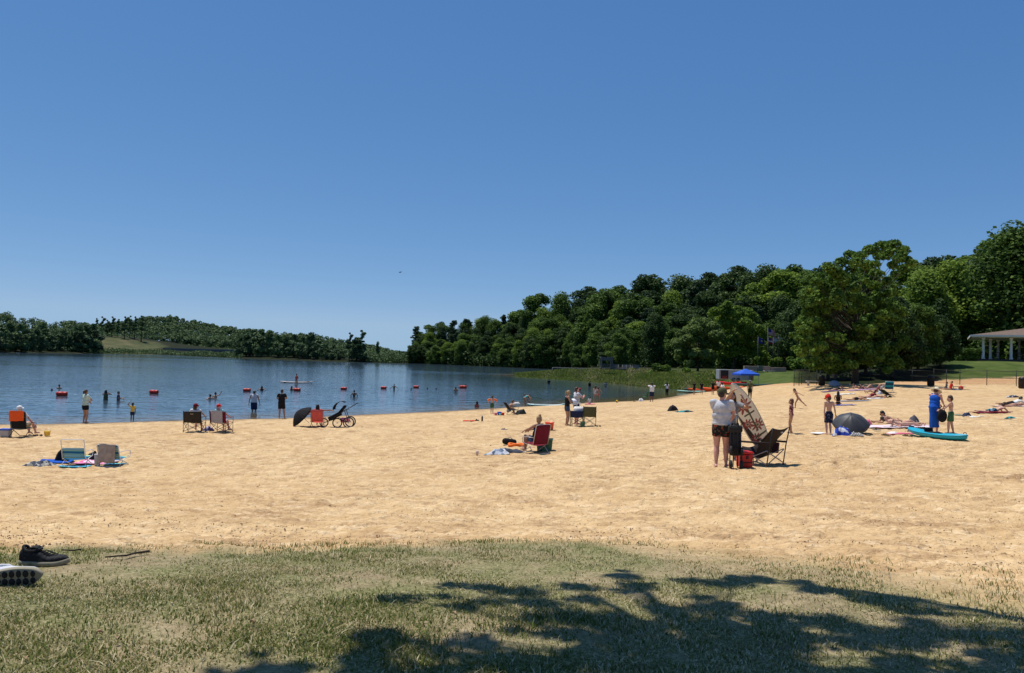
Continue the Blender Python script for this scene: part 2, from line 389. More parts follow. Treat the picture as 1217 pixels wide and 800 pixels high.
h = math_('ADD', math_('ADD', math_('MULTIPLY', noise(11, 4, .6), .9), math_('MULTIPLY', noise(30, 2, .5), .16)), math_('MULTIPLY', noise(2.6, 4, .6), 1.3))
bp = N('ShaderNodeBump'); bp.inputs['Strength'].default_value = .9; bp.inputs['Distance'].default_value = .065
L(h, bp.inputs['Height']); L(bp.outputs['Normal'], b.inputs['Normal'])
wet = sstep(1.9, .2, GS+(fbm(GX*.8, GY*.8, 44, 3)-.45)*1.2)*(1-MF); a_ = GX/np.maximum(GY, 1); by = np.interp(a_, BKA, BKY, left=1e5)
edge = sstep(7, 0, np.abs(GY-by+1.5))*(1-MF)
woodf_shade = np.maximum(sstep(150, 185, rr), sstep(.375, .40, a_)*sstep(73, 77, rr)*sstep(.60, .575, a_)*0.95)  # second term paints tree shade into the ground colour behind the beach
woodf_shade = np.maximum(woodf_shade, ((a_ < .2) & (rr > 108)) * (rr < 400)*1.0); _mn = fbm(GX*.03, GY*.03, 91, 4)-.47; _md = sstep(-.585, -.555, a_+_mn*.10)*sstep(-.462, -.49, a_+_mn*.08)*sstep(190, 110, GS+_mn*160)*(rr > 300); woodf_shade = woodf_shade*(1-_md)
AT = dict(meadow=((rr > 300)*1.0), near=MN, farm=MF, wet=wet, edge=edge, woodf_shade=woodf_shade); V = np.stack([GX, GY, GZ], 1)
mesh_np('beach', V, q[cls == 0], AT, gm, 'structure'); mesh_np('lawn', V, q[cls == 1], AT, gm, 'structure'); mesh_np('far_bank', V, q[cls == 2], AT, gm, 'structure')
# ================================================================== WATER
azw = np.radians(np.arange(-64, 40.1, .4)); rw = np.geomspace(24, 1500, 320)
A2, R2 = np.meshgrid(azw, rw); WX = (np.sin(A2)*R2).ravel(); WY = (np.cos(A2)*R2).ravel(); wsd = lake_sdf(WX, WY)
idx = np.arange(len(WX)).reshape(len(rw), len(azw)); wq = np.stack([idx[:-1, :-1], idx[:-1, 1:], idx[1:, 1:], idx[1:, :-1]], -1).reshape(-1, 4)
keep = wsd[wq].min(1) < 6
wm, nt, b = nodes('lake_water'); N = nt.nodes.new; L = nt.links.new
geo = N('ShaderNodeNewGeometry'); P = geo.outputs['Position']
mp = N('ShaderNodeMapping'); mp.inputs['Scale'].default_value = (.42, 1, 1); mp.inputs['Rotation'].default_value = (0, 0, R(-12)); L(P, mp.inputs['Vector'])
VV = mp.outputs['Vector']
h = math_('ADD', math_('MULTIPLY', noise(2.3, 2, .5, VV), .5), math_('MULTIPLY', noise(.75, 3, .5, VV), 1.0))
bp = N('ShaderNodeBump'); bp.inputs['Distance'].default_value = .085; L(h, bp.inputs['Height'])
calm = ramp(noise(.016, 3, .5, VV, .6), [(.40, (.28,.28,.28)), (.60, (1,1,1))])
L(math_('MULTIPLY', calm, math_('SUBTRACT', 1.0, math_('MULTIPLY', attr('lee'), .80))), bp.inputs['Strength']); L(bp.outputs['Normal'], b.inputs['Normal'])
deep = (.042,.075,.105); shal = (.125,.092,.045)
col = mix(attr('shal'), deep, shal); L(col, b.inputs['Base Color'])
b.inputs['Roughness'].default_value = .07; b.inputs['IOR'].default_value = 1.33; b.inputs['Specular IOR Level'].default_value = .5
shal_a = np.maximum(sstep(-7, -.2, wsd)*.9, sstep(6, 30, WX)*sstep(-26, -8, wsd)*.75*sstep(170, 100, np.hypot(WX, WY)))
mesh_np('lake_water', np.stack([WX, WY, np.zeros_like(WX)], 1), wq[keep], dict(shal=shal_a, lee=sstep(3, 14, WX-.10*(WY-60))*sstep(-60, -20, wsd)*sstep(260, 160, WY)), wm, 'structure')
# ================================================================== GRASS BLADES
def blades(name, X, Y, hgt_, wid, tint, m, kind='stuff', lean=.6, z=None, label=None):
    n = len(X); Z = hgt(X, Y) if z is None else z
    a = RNG.uniform(0, 2*np.pi, n); la = RNG.uniform(0, 2*np.pi, n); ln = RNG.uniform(.1, 1, n)*lean*hgt_
    dx = np.cos(a)*wid/2; dy = np.sin(a)*wid/2
    v0 = np.stack([X-dx, Y-dy, Z-.01], 1); v1 = np.stack([X+dx, Y+dy, Z-.01], 1)
    mx = X+np.cos(la)*ln*.4; my = Y+np.sin(la)*ln*.4
    v2 = np.stack([mx+dx*.7, my+dy*.7, Z+hgt_*.6], 1); v3 = np.stack([mx-dx*.7, my-dy*.7, Z+hgt_*.6], 1)
    v4 = np.stack([X+np.cos(la)*ln, Y+np.sin(la)*ln, Z+hgt_], 1)
    V = np.stack([v0, v1, v2, v3, v4], 1).reshape(-1, 3); i = np.arange(n)*5
    F_ = np.concatenate([np.stack([i, i+1, i+2, i+3], 1)]); T = np.stack([i+3, i+2, i+4, i+4], 1)
    me = bpy.data.meshes.new(name); me.vertices.add(len(V)); me.vertices.foreach_set('co', V.astype(np.float32).ravel())
    lv = np.concatenate([F_.ravel(), T[:, :3].ravel()]).astype(np.int32); ls = np.concatenate([np.arange(n)*4, n*4+np.arange(n)*3]).astype(np.int32)
    me.loops.add(len(lv)); me.loops.foreach_set('vertex_index', lv); me.polygons.add(2*n); me.polygons.foreach_set('loop_start', ls)
    at = me.attributes.new('tint', 'FLOAT', 'POINT'); at.data.foreach_set('value', np.repeat(tint, 5).astype(np.float32))
    me.update(calc_edges=True); me.materials.append(m); o = bpy.data.objects.new(name, me); COL.objects.link(o)
    return tag(o, label, None, None, kind)
def leaf_mat(name, stops, trans=.25, rough=.65, spec=.12, objvar=0.0):
    m, nt, b = nodes(name); 
    global N, L
    N = nt.nodes.new; L = nt.links.new
    a = N('ShaderNodeAttribute'); a.attribute_name = 'tint'; f = a.outputs['Fac']
    if objvar:
        oi = N('ShaderNodeObjectInfo'); f = math_('ADD', f, math_('MULTIPLY', math_('SUBTRACT', oi.outputs['Random'], .5), objvar), True)
    c = ramp(f, stops); L(c, b.inputs['Base Color']); b.inputs['Roughness'].default_value = rough; b.inputs['Specular IOR Level'].default_value = spec
    tr = N('ShaderNodeBsdfTranslucent'); L(c, tr.inputs['Color']); mx = N('ShaderNodeMixShader'); mx.inputs[0].default_value = trans
    L(b.outputs[0], mx.inputs[1]); L(tr.outputs[0], mx.inputs[2]); L(mx.outputs[0], nt.nodes['Material Output'].inputs['Surface'])
    return m
gmat = leaf_mat('grass_blade', [(0, (.06,.105,.016)), (.30, (.145,.185,.038)), (.55, (.28,.265,.095)), (.75, (.50,.42,.23)), (1, (.76,.66,.43))], .35)
n = 520000
gy = 2.6+RNG.random(n)**1.15*5.4; gx = (RNG.random(n)*2-1)*(gy*.72+.5)
gz = hgt(gx, gy); mn, _ = masks(gx, gy, gz, np.full(n, 10.0))
dens = np.clip(1.5*(fbm(gx*1.7, gy*1.7, 55, 4)-.28), .05, 1)*(1-.45*sstep(-.5, 3.5, gx)*sstep(4.2, 5.5, gy))
gr = sstep(.42, .62, fbm(gx*.8+7, gy*.8, 66, 3)+.10*(gx < 0))
k = RNG.random(n) < mn*dens; gx, gy, gr = gx[k], gy[k], gr[k]; n = len(gx)
tint = np.clip(RNG.normal(.64, .30, n)-.22*gr, 0, 1); hh = RNG.uniform(.006, .015, n)*(1+.8*gr)*(1+1.0*(RNG.random(n) < .03))
blades('lawn_grass', gx, gy, hh, RNG.uniform(.004, .010, n), tint, gmat, lean=2.6)
# grass tufts growing at the edge of the sand
tx, ty = [], []
for px, py in [(70,655),(120,654),(245,652),(262,651),(330,651),(405,648),(418,647),(470,646),(500,643),(530,645),(640,646),(698,647),(704,646),(735,650),(760,646),(780,652),(890,655),(905,657),(1005,669),(1030,665),(1180,680),(870,668),(1000,700),(190,770),(160,745),(90,690)]+[(random.uniform(0, 1217), random.uniform(690, 800)) for _ in range(60)]+[(random.uniform(0, 700), random.uniform(648, 657)) for _ in range(40)]:
    p = gp(px, py); m_ = random.randint(25, 90); tx += list(p.x+RNG.normal(0, .16, m_)); ty += list(p.y+RNG.normal(0, .12, m_))
tx = np.array(tx); ty = np.array(ty); n = len(tx)
blades('grass_tufts', tx, ty, RNG.uniform(.012, .038, n), RNG.uniform(.003, .006, n), np.clip(RNG.normal(.25, .15, n), 0, 1), gmat, lean=1.5)
# marsh grass along the spit
mg = leaf_mat('marsh_blade', [(0, (.06,.10,.016)), (.5, (.13,.18,.030)), (.8, (.22,.22,.075)), (1, (.42,.34,.20))], .35)
X, Y, HH, T = [], [], [], []
def band(pts, wpx, n, h0, h1, t0, t1):
    for i in range(n):
        u = random.random()*(len(pts)-1); k = int(u); f = u-k
        px = pts[k][0]*(1-f)+pts[k+1][0]*f; py = pts[k][1]*(1-f)+pts[k+1][1]*f-random.random()*wpx
        p = at_z(px, py, .3); hk = .55+.9*float(vnoise(px*.09, py*.6, 3)); X.append(p.x); Y.append(p.y); HH.append(random.uniform(h0, h1)*hk); T.append(random.uniform(t0, t1)*(.6+.8*float(vnoise(px*.06, py*.3, 13))))
band([(612,447),(650,448.8),(700,451.6),(745,455)], 5, 12000, .2, .42, .1, .8)
band([(745,455.5),(790,460),(846,461.5)], 8, 16000, .22, .6, .15, .98)
band([(850,461),(872,458)], 5, 4000, .2, .45, .2, .6)
X = np.array(X); Y = np.array(Y); zz = hgt(X, Y); k = zz > -.25; X, Y, zz = X[k], Y[k], zz[k]
blades('marsh_grass', X, Y, np.array(HH)[k], RNG.uniform(.08, .18, len(X)), np.array(T)[k], mg, lean=1.3, z=zz)

# little clods, bits of bark and pine straw scattered over the sand
n = 22000; dy = 5.6+RNG.random(n)**1.5*26; dx = (RNG.random(n)*2-1)*dy*.72; dz = hgt(dx, dy); mnn, _ = masks(dx, dy, dz, np.full(n, 10.0)); kk = (lake_sdf(dx, dy) > .6) & (mnn < .5) & (RNG.random(n) < sstep(.3, .62, fbm(dx*1.3, dy*1.3, 88, 3))*1.3)
dx, dy = dx[kk], dy[kk]; mb = MB(); i_s = np.argsort(dy)
dz = hgt(dx, dy)+((fbm(dx*3.1, dy*3.1, 31, 3)-.47)*.10+(fbm(dx*9, dy*9, 41, 3)-.47)*.055+(fbm(dx*.7, dy*.7, 3, 2)-.4)*.10)
for x, y, z in zip(dx, dy, dz):
    s = random.uniform(.0022, .0052)*(1+.035*y)*(1.5 if random.random() < .03 else 1); a = random.uniform(0, 3.14); e = random.uniform(1, 3.2); c_, s_ = math.cos(a)*s, math.sin(a)*s
    mb.add([(x-c_*e, y-s_*e, z), (x+s_, y-c_, z+s*.2), (x+c_*e, y+s_*e, z), (x-s_, y+c_, z+s*.1), (x, y, z+s*random.uniform(.9, 1.8))], [(0,1,4),(1,2,4),(2,3,4),(3,0,4)])
mb.build('sand_debris', mat('debris', (.13,.075,.04), .95, .6, 3), kind='stuff')
# ================================================================== PEOPLE
def skinmat(k):
    c = {'fair': (.56,.33,.235), 'tan': (.43,.235,.15), 'brown': (.19,.095,.055), 'pink': (.60,.32,.25), 'dark': (.07,.035,.022)}[k]
    key = 'skin_'+k
    if key in MATS: return MATS[key]
    m, nt, b = nodes(key); global N, L
    N = nt.nodes.new; L = nt.links.new
    tc = N('ShaderNodeTexCoord'); c1 = ramp(noise(9, 3, .5, tc.outputs['Object']), [(.3, tuple(x*.86 for x in c)), (.7, tuple(min(1, x*1.1) for x in c))])
    L(c1, b.inputs['Base Color']); b.inputs['Roughness'].default_value = .5; b.inputs['Specular IOR Level'].default_value = .35
    b.inputs['Subsurface Weight'].default_value = .0
    MATS[key] = m; return m
HAIR = {'black': (.012,.010,.009), 'brown': (.06,.032,.017), 'dark_brown': (.03,.018,.011), 'blond': (.36,.24,.11), 'grey': (.45,.43,.41), 'auburn': (.12,.045,.02)}
CLOTH = dict(black=(.014,.014,.016), white=(.72,.72,.70), light_grey=(.52,.53,.56), grey=(.22,.23,.24), pale_green=(.47,.60,.53), navy=(.018,.028,.075), olive=(.085,.088,.045), coral=(.62,.10,.08),
    red=(.60,.025,.02), pink=(.72,.18,.28), orange=(.80,.16,.03), blue=(.012,.085,.42), green=(.05,.13,.06), teal=(.03,.30,.32), yellow=(.75,.5,.08), maroon=(.16,.015,.03), purple=(.12,.075,.13), denim=(.05,.075,.13), khaki=(.34,.27,.17), aqua=(.25,.55,.55), cream=(.70,.62,.45))
def clothmat(c):
    if not isinstance(c, str): return c
    return mat('cloth_'+c, CLOTH[c], .85, .16, 14, bump=.3, spec=.12)
facedark = mat('eye_dark', (.015, .01, .01), .3)
lipmat = mat('lip', (.35, .10, .09), .5)
def remesh(mb, voxel, name, m, parent, smooth=2, face=None):
    me = bpy.data.meshes.new(name); me.from_pydata(mb.v, [], mb.f); me.update()
    t = bpy.data.objects.new('tmp', me); COL.objects.link(t)
    r = t.modifiers.new('r', 'REMESH'); r.mode = 'VOXEL'; r.voxel_size = voxel; r.adaptivity = 0
    if smooth:
        s = t.modifiers.new('s', 'SMOOTH'); s.factor = .5; s.iterations = smooth
    dg = bpy.context.evaluated_depsgraph_get(); ev = t.evaluated_get(dg)
    out = bpy.data.meshes.new_from_object(ev, depsgraph=dg); out.name = name
    bpy.data.objects.remove(t); bpy.data.meshes.remove(me)
    out.materials.clear(); out.materials.append(m)
    if face:
        for f in face: out.materials.append(f[1])
        nf = len(out.polygons); ce = np.empty(nf*3); out.polygons.foreach_get('center', ce); ce = ce.reshape(-1, 3); mi = np.zeros(nf, np.int32)
        for i, (pts, _) in enumerate(face):
            for p, rad in pts: mi[((ce-np.array(p))**2).sum(1) < rad*rad] = i+1
        out.polygons.foreach_set('material_index', mi)
    out.polygons.foreach_set('use_smooth', np.ones(len(out.polygons), bool)); out.update()
    o = bpy.data.objects.new(name, out); COL.objects.link(o); o.parent = parent
    return o
def basis(U, Fv):
    U = Vector(U).normalized(); Fv = Vector(Fv); Fv = (Fv-U*Fv.dot(U)).normalized(); X = Fv.cross(U)
    return Matrix((X, Fv, U)).transposed()      # columns x (right), y (front), z (up)
def ik(a, t, l1, l2, pole):
    a = Vector(a); t = Vector(t); d = t-a; D = d.length
    if D > (l1+l2)*.998: t = a+d*((l1+l2)*.998/D); d = t-a; D = d.length
    D = max(D, abs(l1-l2)*1.02+1e-4); n = d.normalized()
    x = (l1*l1-l2*l2+D*D)/(2*D); h = math.sqrt(max(l1*l1-x*x, 0)); p = Vector(pole); p = (p-n*p.dot(n))
    p = p.normalized() if p.length > 1e-5 else n.orthogonal().normalized()
    return a+n*x+p*h, t
def person(label, loc, hm, yaw=0, skin='fair', hair='brown', hairstyle='short', wear=(), pose=None, child=False, female=False, fine=0, group=None, voxel=None, build=1.0, tilt=None):
    """loc: ground point; hm: standing height in metres; yaw 0 looks away from the camera; pose: see P below, in fractions of the height"""
    p = dict(pel=(0, 0, .52), U=(0, 0, 1), Fv=(0, 1, 0), bend=None, head=None, hf=None, wr=(.14, .03, .47), wl=(-.14, .03, .47), ar=(.055, 0, .045), al=(-.055, 0, .045),
             kr=(0, 1, 0), kl=(0, 1, 0), er=(.35, -1, 0), el=(-.35, -1, 0), fr=None, fl=None)
    if pose: p.update(pose)
    S = hm; root = empty('person', loc, yaw, label, 'person', group)
    hk = 1.0 if not child else 1.22
    B = basis(p['U'], p['Fv']); B2 = basis(p['bend'], p['Fv']) if p['bend'] else B
    pel = Vector(p['pel']); k = build; w = .95 if female else 1.0
    waist = pel+B@Vector((0, 0, .085)); chest = waist+B2@Vector((0, .0, .115)); neck = chest+B2@Vector((0, -.004, .095))
    HU = Vector(p['head']) if p['head'] else B2.col[2]; HF = Vector(p['hf']) if p['hf'] else B2.col[1]
    BH = basis(HU, HF); hc = neck+BH@Vector((0, .012, .088*hk**.5)); r_h = .047*hk
    sr = chest+B2@Vector((.105*w*k**.4, 0, .078)); sl_ = chest+B2@Vector((-.105*w*k**.4, 0, .078))
    hr = pel+B@Vector((.05, 0, -.02)); hl = pel+B@Vector((-.05, 0, -.02))
    er, wr = ik(sr, p['wr'], .165, .145, p['er']); el, wl = ik(sl_, p['wl'], .165, .145, p['el'])
    kr, ar = ik(hr, p['ar'], .235, .225, p['kr']); kl, al = ik(hl, p['al'], .235, .225, p['kl'])
    s = lambda v: Vector(v)*S
    mb = MB(); E = lambda c, r, M: mb.ell(s(c), [x*S for x in r], 14, 10, M)
    C = lambda a, b_, ra, rb: mb.capsule(s(a), s(b_), ra*S, rb*S, 10)
    hipw = .088 if not female else .094
    E(pel, (hipw*k, .062*k, .068), B); E(pel+B@Vector((0, .004, .06)), (.076*k, .052*k, .07), B); E(waist+B2@Vector((0, .003, .03)), (.072*k, .05*k, .075), B2)
    E(chest, (.090*w*k, .058*k, .085), B2); E(chest+B2@Vector((0, -.006, .055)), (.095*w, .045, .045), B2)
    if female: E(chest+B2@Vector((.036, .045, .005)), (.033, .028, .032), B2); E(chest+B2@Vector((-.036, .045, .005)), (.033, .028, .032), B2)
    C(sr-B2@Vector((.02, 0, 0)), sr, .034, .031); C(sl_+B2@Vector((.02, 0, 0)), sl_, .034, .031); C(neck-B2@Vector((0, 0, .02)), hc-BH@Vector((0, .01, .02)), .029, .026)
    # head: skull, jaw, nose, ears
    E(hc+BH@Vector((0, -.004, .012))*hk, (r_h*.94, r_h*1.16, r_h*1.2), BH); E(hc+BH@Vector((0, .014, -.030))*hk, (.034*hk, .038*hk, .036*hk), BH)
    C(hc+BH@Vector((0, .046, .006))*hk, hc+BH@Vector((0, .058, -.014))*hk, .007*hk, .010*hk)
    for q in (1, -1): E(hc+BH@Vector((.045*q, -.002, -.004))*hk, (.008, .014, .019), BH)
    kk = k**.5
    for S0, EL, WR, q in ((sr, er, wr, 1), (sl_, el, wl, -1)):
        C(S0, EL, .029*kk, .0215*kk); C(EL, EL.lerp(WR, .35), .0215*kk, .0225*kk); C(EL.lerp(WR, .3), WR, .0225*kk, .0145)
        d = (WR-EL).normalized(); side = d.orthogonal().normalized()
        inn = (Vector(pel)-WR); inn = inn-d*inn.dot(d); inn = inn.normalized() if inn.length > 1e-4 else side     # palm looks to the body
        fw = d.cross(inn).normalized()*(-q)
        pm = WR+d*.035; MM = Matrix((fw, inn, d)).transposed()
        E(pm, (.022, .0115, .034), MM)
        fr_ = .0062 if fine else .0085
        nf = ((-.0165, .036), (-.0055, .042), (.0055, .045), (.0165, .041)) if fine else ((-.012, .036), (.0, .044), (.012, .041))
        for o_, ln in nf:
            a = WR+d*.058+fw*o_; b_ = a+d*ln*.55+inn*.006; c_ = b_+d*ln*.38+inn*.014
            C(a, b_, fr_*1.05, fr_); C(b_, c_, fr_, fr_*.85)
        a = WR+d*.02+fw*.017; b_ = a+d*.024+fw*.016+inn*.006; C(a, b_, fr_*1.2, fr_*1.05); C(b_, b_+d*.022+fw*.003, fr_*1.05, fr_*.9)
    for q, HP, KN, AN, fd in ((1, hr, kr, ar, p['fr']), (-1, hl, kl, al, p['fl'])):
        C(HP, HP.lerp(KN, .5), .053*kk, .045*kk); C(HP.lerp(KN, .5), KN, .045*kk, .033*kk)
        C(KN, KN.lerp(AN, .33), .031*kk, .034*kk); C(KN.lerp(AN, .33), AN, .034*kk, .0185)
        sh = (AN-KN).normalized()
        if fd is None:
            f = Vector((.18*q, 1, 0)) if abs(sh.z) > .45 else (-Vector((0, 0, -1)) if False else B.col[1])
            f = Vector(f)
        else: f = Vector(fd)
        f = (f-sh*f.dot(sh)*(.95 if abs(sh.z) > .45 else .8)).normalized()
        if abs(sh.z) > .45 and fd is None: f = Vector((f.x, f.y, 0)).normalized()
        toe = AN+f*.10+sh*.022; heel = AN-f*.022+sh*.022
        C(heel, AN+f*.03+sh*.018, .020, .020); C(AN+f*.03+sh*.018, toe, .021, .013); C(AN+f*.05+sh*.026-B.col[0]*.010, toe-B.col[0]*.012*q, .012, .010); C(AN+f*.05+sh*.026+B.col[0]*.010, toe+B.col[0]*.012*q-f*.01, .012, .010)
    vx = voxel or max(.0085 if fine else .013, .0095*hm)
    ey = [(s(hc+BH@Vector((.018*q, .050, .008))*hk), .0075*S*hk) for q in (1, -1)]; mo = [(s(hc+BH@Vector((.008*q, .050, -.034))*hk), .010*S*hk) for q in (1, 0, -1)]
    remesh(mb, vx, 'body', skinmat(skin), root, 2, [(ey, facedark), (mo, lipmat)])
    J = dict(pel=pel, waist=waist, chest=chest, neck=neck, hc=hc, sr=sr, sl=sl_, er=er, el=el, wr=wr, wl=wl, hr=hr, hl=hl, kr=kr, kl=kl, ar=ar, al=al)
    # hair
    if hairstyle != 'none':
        mb = MB(); E = lambda c, r, M: mb.ell(s(c), [x*S for x in r], 14, 10, M); C = lambda a, b_, ra, rb: mb.capsule(s(a), s(b_), ra*S, rb*S, 10)
        hh = lambda *v: hc+BH@Vector(v)*hk
        E(hh(0, -.012, .024), (r_h*1.04, r_h*1.14, r_h*1.17), BH); E(hh(0, -.026, -.006), (r_h*.98, r_h*.85, r_h*1.0), BH)
        if hairstyle in ('long',):
            for x in (-.03, -.01, .01, .03): C(hh(x, -.035, .0), neck+B2@Vector((x*1.5, -.05, -.07-abs(x)*.2)), .024, .016)
            C(hh(.04, -.01, .01), hh(.045, 0, -.075), .014, .012); C(hh(-.04, -.01, .01), hh(-.045, 0, -.075), .014, .012)
        if hairstyle == 'pony': C(hh(0, -.05, .035), hh(0, -.085, .02), .016, .018); C(hh(0, -.085, .02), hh(0, -.085, -.08), .018, .008)
        if hairstyle == 'bun': E(hh(0, -.035, .078), (.026, .026, .024), BH)
        if hairstyle == 'bob':
            for x in (-.035, -.012, .012, .035): C(hh(x, -.03, .0), hh(x*1.2, -.035, -.07), .022, .018)
        remesh(mb, vx, 'hair', mat('hair_'+hair, HAIR[hair], .55, .3, 40, spec=.4), root, 1)
    for wv in wear:
        kind, colr = wv[0], wv[1]; opt = wv[2] if len(wv) > 2 else {}
        mb = MB(); E = lambda c, r, M: mb.ell(s(c), [x*S for x in r], 14, 10, M); C = lambda a, b_, ra, rb: mb.capsule(s(a), s(b_), ra*S, rb*S, 12)
        T = lambda a, b_, ra, rb: mb.tube([s(a), s(b_)], [ra*S, rb*S], 14)
        g = .012; nm = kind
        if kind in ('shirt', 'tank', 'dress', 'vest'):
            g = opt.get('g', .011)
            E(chest, (.090*w*k+g, .058*k+g, .085+g), B2); E(waist+B2@Vector((0, .003, .03)), (.074*k+g*2.2, .052*k+g*1.7, .085), B2)
            E(pel+B@Vector((0, .002, .055)), (.080*k+g*1.3, .056*k+g*1.3, .070), B)
            if female: E(chest+B2@Vector((.034, .045, .005)), (.037, .034, .036), B2); E(chest+B2@Vector((-.034, .045, .005)), (.037, .034, .036), B2)
            if not opt.get('crop'): E(pel+B@Vector((0, 0, .02)), (hipw*k+g, .062*k+g, .052), B)
            if kind != 'tank' and kind != 'dress':
                E(chest+B2@Vector((0, -.006, .055)), (.100*w, .052, .048), B2)
                sl2 = opt.get('sleeve', .6)
                for S0, EL, WR, x in ((sr, er, wr, 1), (sl_, el, wl, -1)):
                    C(S0-B2@Vector((.03*x, 0, 0)), S0, .040, .037)
                    T(S0, S0.lerp(EL, min(1, sl2)), .037*kk, .034*kk)
                    if sl2 > 1: C(S0.lerp(EL, .9), EL.lerp(WR, sl2-1), .030, .024)
            else:
                E(chest+B2@Vector((0, -.004, .05)), (.080*w, .053, .044), B2)
                for x in (1, -1): C(chest+B2@Vector((.05*x, .0, .07)), neck+B2@Vector((.058*x, -.006, .0)), .026, .020)
            if kind == 'dress':
                kn = opt.get('len', .08); dn = pel+Vector((0, 0, kn-pel.z)); mb.tube([s(v) for v in (waist, pel+Vector((0,0,.03)), pel.lerp(dn, .35)+Vector((.004,.010,0)), pel.lerp(dn, .75)+Vector((-.006,.012,0)), dn+Vector((.0,.015,0)))], [x*S for x in (.066*k, .084*k, .083*k, .080*k, .092)], 14); E(pel, (hipw+.006, .075, .075), B); nm = 'dress'
        elif kind in ('shorts', 'pants', 'trunks'):
            ln = opt.get('len', .55 if kind != 'pants' else 1.9); nm = 'shorts' if kind != 'pants' else 'trousers'
            E(pel+B@Vector((0, 0, .005)), (hipw*k+.011, .062*k+.011, .066), B); E(pel+B@Vector((0, 0, .035)), (.084*k+.009, .056*k+.01, .045), B)
            for HP, KN, AN in ((hr, kr, ar), (hl, kl, al)):
                C(HP, HP.lerp(KN, min(1, ln)*.6), .062*kk, .060*kk); T(HP, HP.lerp(KN, min(1, ln)), .060*kk, .056*kk if ln < 1 else .042)
                if ln > 1: C(KN, KN.lerp(AN, ln-1), .042, .028)
        elif kind == 'bikini':
            nm = 'swim_bottom'
            E(pel+B@Vector((0, 0, -.01)), (hipw*k+.004, .062*k+.005, .045), B)
            m3 = MB(); m3.ell(s(chest+B2@Vector((0, .006, .004))), [x*S for x in (.090*w*k+.004, .066, .022)], 14, 10, B2); remesh(m3, vx, 'swim_top', clothmat(colr), root, 1)
        elif kind == 'suit':
            nm = 'swimsuit'; E(chest+B2@Vector((0, 0, -.005)), (.090*w*k+.005, .058*k+.006, .080), B2); E(waist+B2@Vector((0, .003, .02)), (.072*k+.006, .05*k+.007, .08), B2); E(pel, (hipw*k+.005, .062*k+.006, .062), B)
        elif kind in ('cap', 'hat', 'visor', 'headwrap'):
            nm = {'cap': 'cap', 'hat': 'sun_hat', 'visor': 'visor', 'headwrap': 'cap'}[kind]; hh = lambda *v: s(hc+BH@Vector(v)*hk)
            rx = r_h*S
            prof = [(1.12, -.15), (1.14, .1), (1.08, .5), (.85, .9), (.5, 1.12), (.02, 1.2)] if kind != 'visor' else [(1.16, -.05), (1.17, .35), (1.12, .36)]
            vs = []; n = 18
            for r_, z_ in prof:
                for i in range(n): a = 2*math.pi*i/n; vs.append(hh(0, -.006, .022)+BH@Vector((rx*r_*math.cos(a), rx*r_*1.14*math.sin(a), rx*z_)))
            mb.add(vs, [(i*n+j, i*n+(j+1) % n, (i+1)*n+(j+1) % n, (i+1)*n+j) for i in range(len(prof)-1) for j in range(n)], True)
            br = 1.75 if kind != 'hat' else 2.15; vs = []
            for r_ in (1.1, br):
                for i in range(n):
                    a = 2*math.pi*i/n; fy = 1.0 if kind == 'hat' else max(0, math.sin(a))**.45
                    q_ = 1.12+(r_-1.12)*fy; vs.append(hh(0, -.004, .020)+BH@Vector((rx*q_*math.cos(a)*(1 if kind == 'hat' else .95), rx*q_*1.14*math.sin(a), rx*(-.12-(.30 if kind == 'hat' else .15)*(r_ > 1.2)*fy))))
            vs += [v+BH@Vector((0, 0, -.012*S)) for v in vs]; m2 = 2*n
            mb.add(vs, [(j, (j+1) % n, n+(j+1) % n, n+j) for j in range(n)]+[(m2+n+j, m2+n+(j+1) % n, m2+(j+1) % n, m2+j) for j in range(n)]+[(n+j, n+(j+1) % n, m2+n+(j+1) % n, m2+n+j) for j in range(n)], True)
            mb.build(nm, clothmat(colr), root); continue
        elif kind == 'armbands':
            nm = None
            for S0, EL in ((sr, er), (sl_, el)):
                m3 = MB(); a, b_ = S0.lerp(EL, .25), S0.lerp(EL, .9); m3.capsule(s(a), s(b_), .058*S, .058*S, 12); m3.build('armband', clothmat(colr), root)
            continue
        elif kind == 'glasses':
            for q in (1, -1): mb.ell(s(hc+BH@Vector((.019*q, .053, .008))*hk), [x*S*hk for x in (.015, .006, .011)], 10, 6, BH)
            mb.tube([s(hc+BH@Vector((x, y, .010))*hk) for x, y in ((-.046, 0), (-.04, .045), (0, .057), (.04, .045), (.046, 0))], .0035*S, 5)
            mb.build('sunglasses', facedark, root); continue
        remesh(mb, vx, nm, clothmat(colr), root, 1)
    return root, J
def standing(sway=0, **k):
    return dict(k)
SCL = {}
def stand(label, px, py, hpx, yaw=0, **kw):
    g = gp(px, py) if kw.pop('ground', True) else at_z(px, py, 0)
    hm = hpx*g.y/F/1.0
    hm = kw.pop('hm', hm); print('PERSON', round(hm, 2), label[:50], [round(c, 1) for c in g])
    return person(label, g, hm, R(yaw), **kw)
def wade(label, px, py, hm, depth, yaw=0, **kw):
    """someone standing in the lake: py is where the water meets the body, depth how much of them is under it (metres)"""
    g = at_z(px, py, 0); g.z = -depth
    return person(label, g, hm, R(yaw), **kw)
camo = mat_pattern('print_black_floral', [(.015,.015,.018),(.015,.015,.018),(.30,.05,.03),(.015,.015,.018),(.10,.09,.06)], 26, 'voronoi', stops=[0,.35,.5,.62,.85])
navyprint = mat_pattern('print_navy', [(.012,.018,.05),(.012,.018,.05),(.16,.17,.22)], 30, 'voronoi', stops=[0,.6,.85])
rash = mat_pattern('print_rash', [(.10,.018,.03),(.55,.30,.26),(.10,.018,.03),(.45,.20,.20)], 24, 'voronoi')
shpr = mat_pattern('print_swim_blue', [(.03,.25,.36),(.02,.02,.03),(.4,.5,.52),(.02,.02,.03)], 16, 'voronoi')
